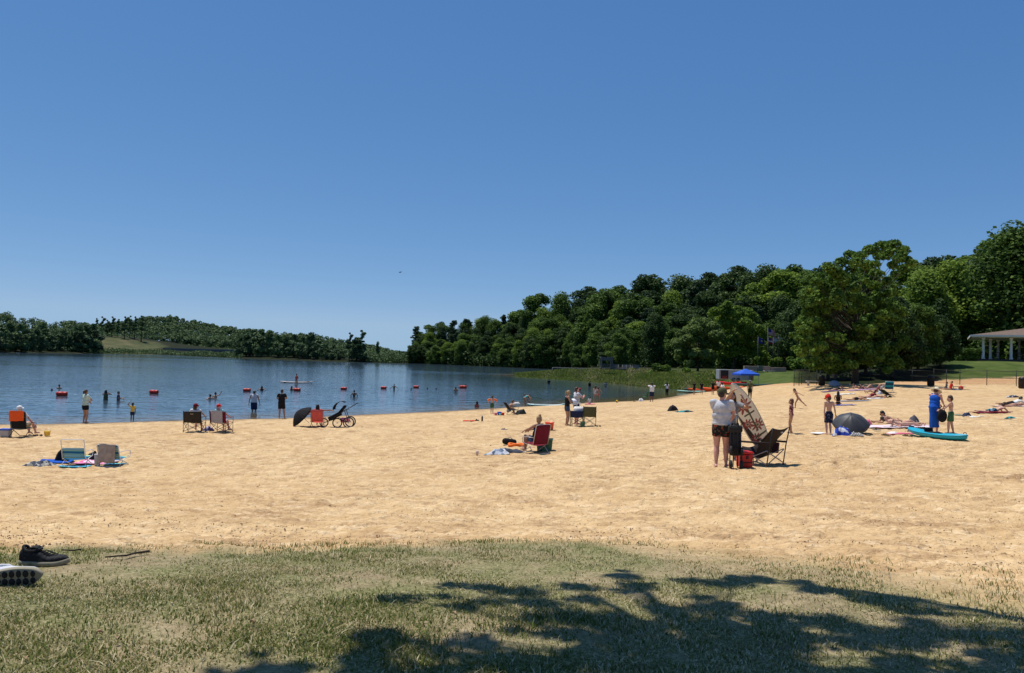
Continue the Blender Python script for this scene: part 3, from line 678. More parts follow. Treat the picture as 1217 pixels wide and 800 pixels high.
# --- right foreground
man, Jm = stand('man seen from behind in grey tee, black flowery shorts and olive cap', 856.5, 556, 97, -18, skin='pink', hair='dark_brown', fine=1, build=1.12,
    wear=[('shirt','light_grey',{'g':.016}),('shorts',camo,{'len':.5}),('cap','olive')], pose=dict(wr=(.10,.17,.56), wl=(-.05,.19,.55), er=(1,-.7,-.2), el=(-.6,.1,-1), head=(0,.12,1), hf=(.55,.8,-.1), ar=(.06,.03,.045), al=(-.055,-.03,.045)))
tee = gp(869, 549)
person('barefoot person behind the man in olive cap, steadying the tall printed board', gp(868.5, 548), 1.68, R(150), skin='tan', hair='dark_brown', hairstyle='bob', voxel=.014,
    wear=[('shirt','grey'),('shorts','black',{'len':.7})], pose=dict(wr=(-.06,.20,.98), wl=(-.20,.16,.88), er=(1,.3,-.6), el=(-1,.3,-.6)))
stand('girl in maroon and pink patterned swim shirt standing on the sand', 940, 515, 41, 60, skin='tan', hair='auburn', hairstyle='bob', child=True,
    wear=[('shirt',rash,{'sleeve':1.3,'g':.006}),('bikini','pink')], pose=dict(wl=(-.11,.0,.42), wr=(.11,.02,.45)))
# girl leaning over on one arm, arm up
stand('girl in orange bikini leaping sideways far behind the patterned girl', 951, 485.5, 25, 80, skin='tan', hair='dark_brown', hairstyle='short', child=True, wear=[('bikini','orange')],
    pose=dict(pel=(0,.10,.50), U=(.15,.45,1), al=(-.10,-.30,.10), ar=(.02,.22,.045), wl=(-.45,-.25,.55), wr=(.10,.25,.75)))
stand('shirtless boy in red cap and long navy shorts beside the black dome umbrella', 985, 517, 48, 8, skin='fair', hair='brown', child=True, build=.92,
    wear=[('shorts',navyprint,{'len':.85}),('cap','red')], pose=dict(wr=(.22,.06,.46), wl=(-.13,.0,.44), el=(-1,-.5,0), ar=(.06,.02,.045), head=(-.1,.25,1), hf=(-.5,1,-.3)))
stand('woman in long royal blue dress and cream straw hat leaning toward a boy', 1110, 515, 57, -58, skin='pink', hair='brown', female=True, build=1.15,
    wear=[('dress','blue',{'len':.12}),('hat','cream')], pose=dict(U=(0,.12,1), wr=(.05,.27,.60), wl=(-.04,.30,.58), head=(0,.55,1), hf=(0,1,-.5)))
stand('shirtless boy in dark green shorts facing the woman in blue', 1130, 516, 46, 55, skin='fair', hair='brown', child=True,
    wear=[('shorts','green',{'len':.75})], pose=dict(wl=(-.06,.24,.62), wr=(.05,.25,.60), ar=(.09,-.05,.045), al=(-.06,.05,.045), head=(0,.2,1), hf=(0,1,-.35)))
# --- pair by the chairs
stand('woman in black tank top and denim shorts looking down at something white in her hands', 673.5, 506, 43, -75, skin='tan', hair='blond', hairstyle='pony', female=True,
    wear=[('tank','black'),('shorts','denim',{'len':.4}),('glasses','black')], pose=dict(wr=(.05,.20,.63), wl=(-.05,.22,.62), head=(0,.35,1), hf=(0,1,-.5)))
stand('man in light grey tee and black shorts lifting one hand to his face', 684.5, 504.5, 45.5, -70, skin='pink', hair='brown', build=1.1,
    wear=[('shirt','light_grey'),('shorts','navy',{'len':.8})], pose=dict(wr=(.02,.20,.74), wl=(-.08,.18,.72), er=(.8,.3,-1), el=(-.8,.3,-1)))
# --- left
stand('woman in pale green tee and black shorts with folded arms at the water line', 100.5, 503.2, 41, -25, skin='tan', hair='brown', hairstyle='pony', female=True,
    wear=[('shirt','pale_green',{'g':.016}),('shorts','black',{'len':.45})], pose=dict(wr=(.02,.125,.64), wl=(-.02,.13,.61), er=(1,.2,-.5), el=(-1,.2,-.5)))
stand('woman in black tee and black shorts with folded arms standing on the shoreline', 334, 497.5, 35.5, 15, skin='tan', hair='dark_brown', hairstyle='short', female=True, build=1.1,
    wear=[('shirt','black',{'g':.016}),('shorts','black',{'len':.75})], pose=dict(wr=(.02,.12,.65), wl=(-.02,.13,.62), er=(1,.2,-.5), el=(-1,.2,-.5), ar=(.11,.02,.045)))
wade('man in light grey sleeveless shirt, navy shorts and grey cap wading knee deep', 301.5, 489, 1.72, .36, 0, skin='tan', hair='black', build=1.12, wear=[('vest','light_grey',{'sleeve':.25}),('shorts','navy',{'len':.95}),('cap','grey')],
    pose=dict(wr=(.19,.04,.50), wl=(-.19,.04,.50), er=(1,-.6,0), el=(-1,-.6,0)))
wade('toddler in yellow shirt with one arm raised at the water edge', 157, 501, .98, .03, 20, skin='brown', hair='black', child=True, wear=[('shirt','yellow'),('shorts','navy')], pose=dict(wl=(-.14,.02,1.02), el=(-1,0,0)))
wade('bather in dark top with both elbows out taking a picture, waist deep', 125.5, 475.5, 1.62, .86, 10, skin='brown', hair='dark_brown', hairstyle='bob', female=True, wear=[('tank','olive')], pose=dict(wr=(.06,.10,.84), wl=(-.06,.10,.84), er=(1,.1,-.6), el=(-1,.1,-.6)))
wade('bather in purple shirt waist deep beside the one taking a picture', 140.5, 476, 1.55, .86, -70, skin='tan', hair='dark_brown', hairstyle='short', wear=[('shirt','purple')], pose=dict(wr=(.05,.16,.66), wl=(-.05,.18,.62)))
wade('dark haired swimmer with only the head above water, left of a red buoy', 61.5, 464, 1.6, 1.42, 40, skin='tan', hair='black', hairstyle='bob')
wade('dark haired swimmer with head and shoulders above water just behind a red buoy', 70.3, 461.8, 1.6, 1.20, 0, skin='tan', hair='black', hairstyle='short')
wade('wet haired swimmer splashing in the lake', 249.6, 474.5, 1.6, 1.18, 60, skin='tan', hair='black', hairstyle='short', pose=dict(wr=(.25,.1,.72), wl=(-.25,.05,.72)))
wade('swimmer throwing one arm out of the water beside the splash', 256, 472.8, 1.6, 1.12, -30, skin='tan', hair='black', hairstyle='short', pose=dict(wr=(.33,.05,.97), wl=(-.2,.1,.68), er=(1,0,-.5)))
wade('swimmer in dark top, shoulders out of the water, between two red buoys', 311.2, 464, 1.6, 1.12, 10, skin='tan', hair='black', hairstyle='bob', wear=[('tank','black')], pose=dict(wr=(.25,.08,.68), wl=(-.25,.08,.68)))
wade('swimmer whose head and shoulders show left of the third buoy', 346.6, 463.8, 1.6, 1.15, -30, skin='tan', hair='brown', hairstyle='bob', wear=[('tank','black')])
wade('bather with hands on hips standing waist deep right of a buoy', 420.8, 472, 1.6, .95, 20, skin='brown', hair='black', hairstyle='short', wear=[('shorts','white')], pose=dict(wr=(.10,.02,.55), wl=(-.10,.02,.55), er=(1,-.3,0), el=(-1,-.3,0)))
wade('boy standing chest deep with arms level on the water between two buoys', 468.3, 463, 1.4, .78, 5, skin='brown', hair='black', hairstyle='short', pose=dict(wr=(.33,.03,.62), wl=(-.3,.03,.60)))
wade('swimmer with head just clear of the water left of the last buoys', 488.6, 463.4, 1.5, 1.26, 0, skin='tan', hair='black', hairstyle='short')
wade('tiny dark head of a swimmer out past the roped buoys', 508, 462.3, 1.5, 1.30, 0, skin='brown', hair='black', hairstyle='short')
wade('swimmer splashing white water near the end of the buoy line', 518.5, 463.2, 1.5, 1.28, 0, skin='tan', hair='dark_brown', hairstyle='short')
wade('bather chest deep in front of the last orange buoy', 541.5, 466.5, 1.6, .95, 0, skin='tan', hair='brown', hairstyle='bob')
wade('child clinging to the last orange buoy from the left', 547, 461.2, 1.4, .95, 0, skin='tan', hair='dark_brown', hairstyle='short', child=True, pose=dict(wr=(.12,.2,.85), wl=(-.05,.2,.85)))
wade('child at the right end of the last orange buoy', 553.2, 460.8, 1.4, .98, -30, skin='tan', hair='dark_brown', hairstyle='short', child=True)
wade('dark haired child up to the shoulders close to the beach', 566.6, 484, 1.25, .80, 30, skin='brown', hair='black', hairstyle='bob', child=True, wear=[('tank','coral')])
wade('lone swimmer far out beyond the buoy line', 548, 447.3, 1.6, 1.2, 0, skin='brown', hair='black', hairstyle='short')
wade('bather standing hip deep off the grassy spit', 652.3, 456, 1.6, .85, 0, skin='brown', hair='black', hairstyle='short', wear=[('shirt','black')])
wade('pair member in dark clothes wading off the spit, the left one', 700.7, 459.4, 1.6, .85, 20, skin='brown', hair='black', hairstyle='short', wear=[('shirt','black')])
wade('bather in dark shirt knee deep behind the two children in swimwear', 719.8, 460, 1.6, .75, 0, skin='brown', hair='black', hairstyle='short', wear=[('shirt','grey')], pose=dict(wr=(.1,.12,.6), wl=(-.1,.12,.6)))
stand('boy in green trunks with orange swim rings on both arms', 584.6, 491.3, 21, 0, skin='fair', hair='brown', child=True, wear=[('shorts','green',{'len':.8}),('armbands','orange')], pose=dict(wr=(.20,.05,.60), wl=(-.20,.05,.60), er=(1,-.2,.2), el=(-1,-.2,.2), ar=(.05,.06,.045)))
for i, (px, py, c, lb) in enumerate([(624, 482, 'pink', 'child in pink and teal suit bending down to the water, left of two'), (629, 482, 'black', 'child in black swimwear bending down to the water, right of two')]):
    stand(lb, px, py, 21, [-50, 60][i], hm=1.25, skin='tan', hair='dark_brown', child=True, wear=[('suit', ['teal','black'][i])], pose=dict(U=(0,.85,.35), pel=(0,-.05,.50), wr=(.08,.30,.24), wl=(-.08,.30,.24)))
stand('child in white swimsuit standing in the shallows', 707, 477.5, 19, 20, skin='fair', hair='brown', hairstyle='bob', child=True, wear=[('suit','white')], pose=dict(wr=(-.02,.1,.6), wl=(-.1,.1,.6)))
stand('child in red swimsuit standing next to the one in white', 711, 478, 18, -30, skin='tan', hair='brown', child=True, wear=[('bikini','red')], pose=dict(wr=(.16,.03,.55), er=(1,0,0)))
stand('man in white tee and dark shorts holding a phone up at the shore', 774.5, 477.8, 23.5, 0, skin='brown', hair='black', build=1.15, wear=[('shirt','white',{'g':.018}),('shorts','navy',{'len':.9})], pose=dict(wr=(.07,.16,.86), wl=(-.07,.16,.86), er=(1,.1,-.3), el=(-1,.1,-.3)))
wade('person in white tee and black trousers with long black hair standing ankle deep', 792.6, 470.6, 1.62, .06, 0, skin='brown', hair='black', hairstyle='long', female=True, wear=[('shirt','white'),('pants','black')], pose=dict(wl=(-.14,.15,.72)))
for lb, px, py, h, c1, c2, yw in [('slim person in black walking past the beached kayaks', 825, 469, 15.5, 'black', 'black', 30), ('person in dark top and short shorts in front of the orange kayak', 833.8, 468.6, 15, 'black', 'navy', -20),
        ('person in black tee and shorts standing at the middle of the kayaks', 847.2, 469, 16.5, 'black', 'black', 10), ('person in white tee half hidden behind the tall board group', 853.5, 468.5, 17.5, 'white', 'black', 0)]:
    stand(lb, px, py, h, yw, skin='tan', hair='dark_brown', wear=[('shirt', c1), ('shorts', c2, {'len': .6})], pose=dict(wr=(.1,.13,.6)))
stand('man in white tee bending beside the olive cap, further back', 858.5, 474, 17, -60, hm=1.6, skin='tan', hair='black', wear=[('shirt','white'),('shorts','black',{'len':.8})])
stand('person in dark olive top and grey cap beyond the top of the board', 891.2, 474, 22.5, -20, skin='tan', hair='dark_brown', wear=[('shirt','olive'),('pants','black'),('cap','grey')])
stand('vendor in black sitting in the shade of the blue canopy', 881, 455, 10, 0, hm=1.6, skin='brown', hair='black', wear=[('shirt','black'),('pants','black')])
# --- seated
SEAT = dict(pel=(0,0,.27), U=(0,-.28,1), ar=(.07,.30,.045), al=(-.07,.27,.045), wr=(.17,.16,.37), wl=(-.17,.16,.37), er=(.6,-1,-.2), el=(-.6,-1,-.2))
def seat(label, px, py, hm, yaw, **kw):
    pose = dict(SEAT); pose.update(kw.pop('pose', {})); return person(label, gp(px, py), hm, R(yaw), pose=pose, **kw)
LOW = dict(pel=(0,0,.16), U=(0,-.38,1), ar=(.07,.42,.045), al=(-.07,.36,.045), wr=(.19,.14,.27), wl=(-.19,.14,.27))
seat('older man with white cap leaning back in the chair with the orange towel', 26.5, 517, 1.7, -8, skin='pink', hair='grey', wear=[('shirt','white'),('shorts','khaki'),('cap','white')], pose=dict(pel=(0,0,.22), U=(0,-.30,1), wr=(.24,.05,.24), wl=(-.24,.05,.24)))
seat('woman in maroon cap sitting in the dark camp chair by the lake', 232.5, 512.5, 1.62, 8, skin='pink', hair='brown', hairstyle='bob', female=True, wear=[('shirt','white'),('shorts','khaki'),('cap','maroon')], pose=dict(hf=(.6,1,0)))
seat('woman in bright red cap sitting in the camp chair with a towel over its back', 261.5, 512.5, 1.6, -10, skin='pink', hair='grey', hairstyle='bob', female=True, wear=[('shirt','aqua'),('shorts','white'),('cap','red')])
seat('woman with long black hair and coral top sitting between dark umbrella and stroller', 377.5, 506.5, 1.62, 5, skin='tan', hair='black', hairstyle='long', female=True, wear=[('shirt','coral',{'sleeve':.2}),('shorts','grey')], pose=dict(pel=(0,0,.20), wr=(.36,.10,.46), wl=(-.26,.02,.36), er=(0,-1,-.3), al=(-.07,.3,.045)))
seat('woman with blond bun in navy shorts sitting in the red low chair', 636.5, 537, 1.66, 42, skin='tan', hair='blond', hairstyle='bun', female=True, voxel=.013, wear=[('tank','navy'),('shorts','denim')], pose=dict(pel=(0,0,.22), wr=(.02,.24,.36), wl=(-.08,.24,.36), ar=(.05,.32,.045), al=(-.06,.22,.045), head=(0,.1,1), hf=(0,1,-.2)))
seat('small child in grey top sitting at the edge of the water', 700.6, 480, 1.1, 30, skin='tan', hair='black', child=True, wear=[('shirt','light_grey'),('shorts','pink')], pose=dict(pel=(0,0,.07), U=(0,-.05,1), ar=(.08,.42,.045), al=(-.1,.38,.045), wr=(.1,.2,.12), wl=(-.1,.2,.12)))
seat('adult crouched at the black beach chair near the paddle board', 604, 492, 1.6, -90, skin='tan', hair='brown', wear=[('shorts','grey')], pose=dict(pel=(0,0,.14), U=(0,.5,1), ar=(.1,.25,.045), al=(-.1,.2,.045)))
seat('person with long dark hair sitting back to us on the blue towel', 996, 481, 1.6, -20, skin='tan', hair='black', hairstyle='long', female=True, wear=[('suit','black')], pose=dict(pel=(0,0,.07), U=(0,-.02,1), ar=(.12,.40,.045), al=(-.12,.36,.045), wr=(.10,.25,.20), wl=(-.10,.25,.20)))
seat('child in grey top sitting on the sand near the fence bin', 1124.5, 463, 1.25, 80, skin='tan', hair='brown', child=True, wear=[('shirt','grey')], pose=dict(pel=(0,0,.07), U=(0,-.1,1), ar=(.08,.42,.045), al=(-.1,.38,.045), wr=(.1,-.1,.05), wl=(-.1,.2,.12)))
seat('person in red tee sitting with legs stretched, next to the child in grey', 1129.5, 463.5, 1.5, 75, skin='tan', hair='dark_brown', wear=[('shirt','red')], pose=dict(pel=(0,0,.07), U=(0,-.2,1), ar=(.08,.44,.045), al=(-.1,.40,.045), wr=(.16,-.14,.04), wl=(-.16,-.14,.04)))
# --- lying
PRONE = dict(pel=(0,0,.065), U=(0,1,.10), Fv=(0,0,-1), bend=(0,1,.42), head=(0,.6,1), hf=(0,1,-.1), wr=(.09,.50,.03), wl=(-.09,.50,.03), er=(.6,.2,-1), el=(-.6,.2,-1), ar=(.06,-.47,.03), al=(-.07,-.47,.03), kr=(0,0,-1), kl=(0,0,-1), fr=(0,-1,.1), fl=(0,-1,.1))
FLAT = dict(PRONE, bend=(0,1,.03), head=(0,1,.1), hf=(.3,.2,-1), wr=(.22,.42,.03), wl=(-.20,.45,.03), er=(1,0,0), el=(-1,0,0))
SUP = dict(pel=(0,0,.07), U=(0,1,.06), Fv=(0,0,1), bend=(0,1,.30), head=(0,1,.5), hf=(0,-.5,1), wr=(.16,.12,.04), wl=(-.16,.12,.04), er=(1,0,-.2), el=(-1,0,-.2), ar=(-.05,-.47,.03), al=(.06,-.44,.03), kr=(0,0,1), kl=(0,0,1), fr=(0,-.3,1), fl=(0,-.3,1))
def lie(label, px, py, hm, yaw, pose, **kw): return person(label, gp(px, py), hm, R(yaw), pose=pose, **kw)
lie('sunbather in dark sunglasses propped on elbows on the pink and white towel', 1066, 503.5, 1.65, 78, PRONE, skin='tan', hair='black', hairstyle='short', female=True, wear=[('bikini','maroon'),('glasses','black')])
lie('sunbather lying flat in a dark bikini in front of the one in sunglasses', 1070, 507.5, 1.68, 84, dict(SUP), skin='fair', hair='dark_brown', hairstyle='short', female=True, wear=[('bikini','black')])
lie('boy in blue and black patterned trunks lying propped on his elbows', 1181, 490, 1.55, -88, PRONE, skin='fair', hair='brown', child=True, wear=[('trunks',shpr,{'len':.8})])
lie('person in white top and black leggings lying face down near the right edge', 1203, 481, 1.65, -86, PRONE, skin='tan', hair='black', hairstyle='bob', female=True, wear=[('shirt','white'),('pants','black')])
lie('second sunbather lying flat just in front of the one in black leggings', 1206, 483, 1.6, -84, FLAT, skin='tan', hair='brown', hairstyle='bob', female=True, wear=[('bikini','navy')])
lie('sunbather in black shorts lying on the long grey blue towel', 1018, 475.5, 1.65, -84, FLAT, skin='tan', hair='brown', hairstyle='bob', female=True, wear=[('shorts','black')])
lie('sunbather in maroon top lying propped up on a white towel', 1033, 472.3, 1.65, -70, PRONE, skin='pink', hair='dark_brown', female=True, wear=[('shirt','maroon')])
lie('sunbather lying flat beyond the maroon top, head toward the fence', 1042, 473, 1.6, -95, FLAT, skin='tan', hair='black', female=True, wear=[('bikini','pink')])
lie('sunbather in dark swimsuit lying on the purple towel nearest the tree shade', 993, 464, 1.6, -88, PRONE, skin='tan', hair='black', female=True, wear=[('suit','black')])
lie('sunbather resting on elbows on the far striped towel, left of the teal chair', 1022, 462.5, 1.6, 86, PRONE, skin='tan', hair='black', female=True, wear=[('bikini','navy')])
lie('sunbather lying back with knees up beside the far striped towel', 1030.5, 462.4, 1.6, 80, dict(SUP, ar=(-.05,-.30,.045), al=(.06,-.26,.045)), skin='tan', hair='black', female=True, wear=[('bikini','purple')])
seat('person in bright patterned shirt reclining in front of the teal chair', 1039.5, 467.5, 1.65, 70, skin='tan', hair='blond', hairstyle='bob', female=True, wear=[('shirt',rash)], pose=dict(pel=(0,0,.08), U=(0,-.7,1), ar=(.08,.40,.045), al=(-.1,.34,.045), wr=(.16,-.24,.05), wl=(-.16,-.24,.05)))
seat('person in white shirt sitting low next to the teal chair', 1046, 467, 1.6, 60, skin='tan', hair='grey', wear=[('shirt','light_grey'),('shorts','grey')], pose=dict(pel=(0,0,.08), U=(0,-.4,1), ar=(.08,.36,.045), al=(-.1,.34,.045), wr=(.1,.16,.14), wl=(-.1,.16,.14)))
# on the paddle board
bd = at_z(352, 454.6, .16)
person('paddler kneeling on the white board out on the lake', bd, 1.6, R(-20), skin='tan', hair='dark_brown', wear=[('tank','coral')], pose=dict(pel=(0,0,.20), U=(0,.08,1), ar=(.08,-.16,.035), al=(-.08,-.16,.035), kr=(0,1,-1), kl=(0,1,-1), fr=(0,-1,0), fl=(0,-1,0), wr=(.1,.2,.3), wl=(-.1,.2,.3)))
# ================================================================== BEACH THINGS
M_steel = mat('steel_tube', (.45,.45,.46), .35, .08, 20, metal=.8)
M_white = mat('white_tube', (.74,.74,.72), .4, .05, 20)
M_black = mat('black_tube', (.018,.018,.02), .45, .1, 20)
M_rubber = mat('black_rubber', (.02,.02,.022), .8, .1, 20)
def fabric_sheet(mb, a, b, c, d, sag=.04, n=6, side=Vector((0, -1, 0))):
    """a..d corners in order; sags along side"""
    a, b, c, d = map(Vector, (a, b, c, d))
    mb.grid(lambda u, v: (a.lerp(b, u)).lerp(d.lerp(c, u), v)+side*sag*math.sin(math.pi*u)*(.6+.4*math.sin(math.pi*v)), n, n)
def solid(o, th=.006):
    m = o.modifiers.new('thickness', 'SOLIDIFY'); m.thickness = th; m.offset = 0; return o
def camp_chair(label, px, py, yaw, col, w=.56, seat=.42, back=.88, frame=None, towel=None, loc=None, group=None, band=None):
    fr = frame or M_black; t = empty('camp_chair', loc or gp(px, py), R(yaw), label, 'chair', group); h = w/2; d = .24; cm = clothmat(col) if isinstance(col, str) else col
    mb = MB(); fabric_sheet(mb, (-h+.03, -d, seat), (h-.03, -d, seat), (h-.03, d, seat+.02), (-h+.03, d, seat+.02), .05, side=Vector((0, 0, -1))); solid(mb.build('seat', cm, t))
    mb = MB(); fabric_sheet(mb, (-h, -d-.02, seat-.02), (h, -d-.02, seat-.02), (h, -d-.10, back), (-h, -d-.10, back), .05); bk = solid(mb.build('backrest', cm, t))
    if band: m2 = MB(); m2.box((0, -d-.135, back-.10), (.12, .004, .04)); m2.build('badge', clothmat(band), bk)
    for x in (-h, h):
        mb = MB(); mb.tube([(x, -d-.03, 0), (x, -d-.03, seat), (x, -d-.10, back+.01)], .011, 8); mb.ell((x, -d-.10, back+.01), .018, 8, 6); mb.ell((x, -d-.03, .012), (.022, .022, .014), 8, 6); mb.build('back_leg', fr, t)
        mb = MB(); mb.tube([(x, d+.03, 0), (x, d+.03, seat+.20)], .011, 8); mb.ell((x, d+.03, .012), (.022, .022, .014), 8, 6); mb.build('front_leg', fr, t)
        mb = MB(); fabric_sheet(mb, (x-.035, -d-.06, seat+.22), (x+.035, -d-.06, seat+.22), (x+.035, d+.04, seat+.20), (x-.035, d+.04, seat+.20), .015, side=Vector((0, 0, -1))); solid(mb.build('armrest', cm, t), .012)
    mb = MB()
    for y in (-d-.03, d+.03): mb.tube([(-h, y, .04), (h, y, seat-.02)], .009, 6); mb.tube([(h, y, .04), (-h, y, seat-.02)], .009, 6)
    for x in (-h, h): mb.tube([(x, -d-.03, .04), (x, d+.03, seat-.02)], .009, 6); mb.tube([(x, d+.03, .04), (x, -d-.03, seat-.02)], .009, 6)
    mb.build('crossbars', fr, t)
    return t
def low_chair(label, px, py, yaw, col, w=.56, seat=.20, back=.72, lean=.30, frame=None, name='beach_chair', group=None, top=None):
    fr = frame or M_white; t = empty(name, gp(px, py), R(yaw), label, 'chair', group); h = w/2; cm = clothmat(col) if isinstance(col, str) else col
    top = top or back
    mb = MB(); fabric_sheet(mb, (-h+.02, -.2, seat), (h-.02, -.2, seat), (h-.02, .24, seat+.06), (-h+.02, .24, seat+.06), .04, side=Vector((0, 0, -1))); solid(mb.build('seat', cm, t))
    mb = MB(); fabric_sheet(mb, (-h+.02, -.2, seat+.02), (h-.02, -.2, seat+.02), (h-.02, -.2-lean*(top-seat), top), (-h+.02, -.2-lean*(top-seat), top), .03); solid(mb.build('backrest', cm, t))
    mb = MB(); L_ = lean*(back-seat)
    mb.tube([(-h, -.2, seat), (-h, -.2-L_*.94, back-.03), (-h+.04, -.2-L_, back), (h-.04, -.2-L_, back), (h, -.2-L_*.94, back-.03), (h, -.2, seat)], .012, 8)
    mb.build('back_frame', fr, t)
    for x in (-h, h):
        mb = MB(); mb.tube([(x, -.28, .0), (x, .0, seat), (x, .26, seat+.05), (x, .28, seat+.2), (x, .1, seat+.23), (x, -.25, seat+.22)], .011, 8); mb.build('side_frame', fr, t)
    mb = MB(); mb.tube([(-h, .25, .01), (h, .25, .01)], .011, 8); mb.tube([(-h, -.28, .01), (h, -.28, .01)], .011, 8)
    for x in (-h, h): mb.tube([(x, .25, .01), (x, -.15, seat)], .011, 8)
    mb.build('foot_frame', fr, t)
    return t
def draped(name, label, a, b, c, d, col, cat='towel', loc=None, rz=0, n=10, amp=.012, group=None):
    mb = MB(); a, b, c, d = map(Vector, (a, b, c, d)); sd = random.random()*50
    def f(u, v):
        p = a.lerp(b, u).lerp(d.lerp(c, u), v); k = float(vnoise(u*4+sd, v*4, 2))-.5
        return p+Vector((0, -1, 0))*amp*2*k+Vector((0, 0, 1))*amp*1.5*(float(vnoise(u*5+sd, 9, 4))-.5)*(1 if v < .2 or v > .9 else .2)
    mb.grid(f, n, n); o = solid(mb.build(name, clothmat(col) if isinstance(col, str) else col, None, label, cat, group, loc=loc, rz=rz), .01); return o
def pile(name, label, px, py, lx, ly, h, col, cat, yaw=0, flat=0.0, group=None, name2=None, n=22, lump=6):
    """crumpled cloth lying on the ground: real folds, uneven outline"""
    g = gp(px, py); sd = random.random()*90; mb = MB()
    def f(u, v):
        a = u*2*math.pi; r = v
        rim = 1+.22*math.sin(3*a+sd)+.14*math.sin(5*a+sd*2)+.08*math.sin(9*a)
        x = math.cos(a)*r*lx/2*rim; y = math.sin(a)*r*ly/2*rim
        k = float(fbm(x*lump*1.5+sd, y*lump*1.5, 3, 3)); k = abs(k-.45)*3.2; k2 = float(vnoise(x*lump*.6+sd, y*lump*.6+3, 7)); z = h*(1-r**3)*(flat*.8+(1-flat*.8)*(.35+.9*k2)*(.55+.6*k))+.012*(1-r)+.004
        return Vector((x, y, z))
    mb.grid(f, n, 8); o = mb.build(name, clothmat(col) if isinstance(col, str) else col, None, label, cat, group)
    ca, sa = math.cos(R(yaw)), math.sin(R(yaw))
    for v in o.data.vertices:
        x, y = v.co.x*ca-v.co.y*sa, v.co.x*sa+v.co.y*ca; v.co = (x, y, v.co.z+H(g.x+x, g.y+y)-g.z+.006)
    o.location = g; return o
def towel(label, px, py, lx, ly, col, yaw=0, group=None, name='beach_towel', cat='towel'):
    g = gp(px, py); sd = random.random()*90; ca, sa = math.cos(R(yaw)), math.sin(R(yaw)); mb = MB()
    def f(u, v):
        x = (u-.5)*lx+.02*math.sin(v*5+sd); y = (v-.5)*ly+.03*math.sin(u*6+sd); X, Y = x*ca-y*sa, x*sa+y*ca
        z = H(g.x+X, g.y+Y)-g.z+.018+.035*float(fbm(X*5+sd, Y*5, 7, 3))+(.03*float(vnoise(X*3, Y*3+sd, 4)) if min(u, v, 1-u, 1-v) < .1 else 0)
        return Vector((X, Y, z))
    mb.slab(f, 20, 10, .02); return mb.build(name, clothmat(col) if isinstance(col, str) else col, None, label, cat, group, loc=g)
# per-object ground lookup is slow one by one: cache a local bilinear grid
_HX = np.arange(-34, 52, .25); _HY = np.arange(2, 92, .25)
_hx, _hy = np.meshgrid(_HX, _HY); _HG = hgt(_hx, _hy)
def H(x, y):
    if x < _HX[0] or x >= _HX[-2] or y < _HY[0] or y >= _HY[-2]: return float(hgt(np.array([x]), np.array([y]))[0])
    fx = (x-_HX[0])/.25; fy = (y-_HY[0])/.25; i = int(fx); j = int(fy); fx -= i; fy -= j
    return float((_HG[j, i]*(1-fx)+_HG[j, i+1]*fx)*(1-fy)+(_HG[j+1, i]*(1-fx)+_HG[j+1, i+1]*fx)*fy)
def sandals(label, px, py, col, yaw=0, group=None, cat='sandals', gap=.14, loc=None):
    t = empty('sandal_pair', loc or gp(px, py), R(yaw), label, cat, group); t.location.z += .012
    for x in (-gap/2, gap/2):
        mb = MB(); mb.prism([(x+a, b) for a, b in ((-.035,-.12),(.03,-.12),(.035,-.02),(.05,.06),(.03,.13),(-.02,.13),(-.045,.06),(-.035,-.02))], 0, .02); s = mb.build('sole', clothmat(col), t)
        mb = MB(); mb.tube([(x-.04, .02, .02), (x-.01, .05, .06), (x+.01, .05, .06), (x+.04, .02, .02)], .008, 6); mb.tube([(x, .05, .06), (x, .1, .02)], .006, 6); mb.build('strap', M_rubber, t)
    return t
def bucket(label, px, py, col, r=.16, h=.30, loc=None, wt=None, square=False, group=None, name='bucket', handle=True):
    t = empty(name, loc or gp(px, py), 0, label, 'bucket' if name == 'bucket' else 'bin', group); n = 4 if square else 18
    mb = MB(); mb.lathe([(.01, .01), (r*.78, 0), (r*.82, .02), (r, h), (r*1.07, h), (r*1.07, h-.03), (r*1.01, h-.03), (r*.97, h), (r*.8, .03), (.01, .03)], n); o = mb.build('pail', clothmat(col), t)
    if square: o.rotation_euler.z = math.pi/4; o.scale = (1.25, 1, 1)
    if handle:
        mb = MB(); mb.tube([(r*math.cos(a)*1.05, .02, h-.02+math.sin(a)*r*.9) for a in np.linspace(0, math.pi, 12)], .005, 6); mb.build('handle', M_steel, t)
    return t
def dome_umbrella(label, px, py, D, col, tilt, yaw, loc=None, ribs=8, under=None):
    """open umbrella lying on the sand on its rim; tilt from upright"""
    g = loc or gp(px, py); t = empty('umbrella', g, R(yaw), label, 'umbrella'); r = D/2; hh = r*.60
    M = Matrix.Rotation(R(tilt), 4, 'X')
    def dome(u, v, off=0):
        a = u*2*math.pi; seg = 2*math.pi/ribs; k = (a % seg)/seg; pull = 1-.05*math.sin(math.pi*k)*v
        return M@Vector((math.cos(a)*r*v*pull, math.sin(a)*r*v*pull, hh*(1-v*v)*(1-.10*math.sin(math.pi*k)*v)+off))
    lo = min((dome(i/40, 1)).z for i in range(40)); sh = Vector((0, 0, -lo+.0))
    mb = MB(); mb.grid(lambda u, v: dome(u, v)+sh, ribs*6, 8); solid(mb.build('canopy', clothmat(col), t), .004)
    for i in range(ribs): 
        mb = MB(); mb.tube([dome(i/ribs, v, -.008)+sh for v in np.linspace(.02, 1.02, 8)], .004, 5); mb.build('rib', M_steel, t)
    mb = MB(); mb.tube([M@Vector((0, 0, hh+.06))+sh, M@Vector((0, 0, -r*.75 if tilt > 40 else -.0))+sh], .009, 8); mb.build('shaft', M_black, t)
    return t
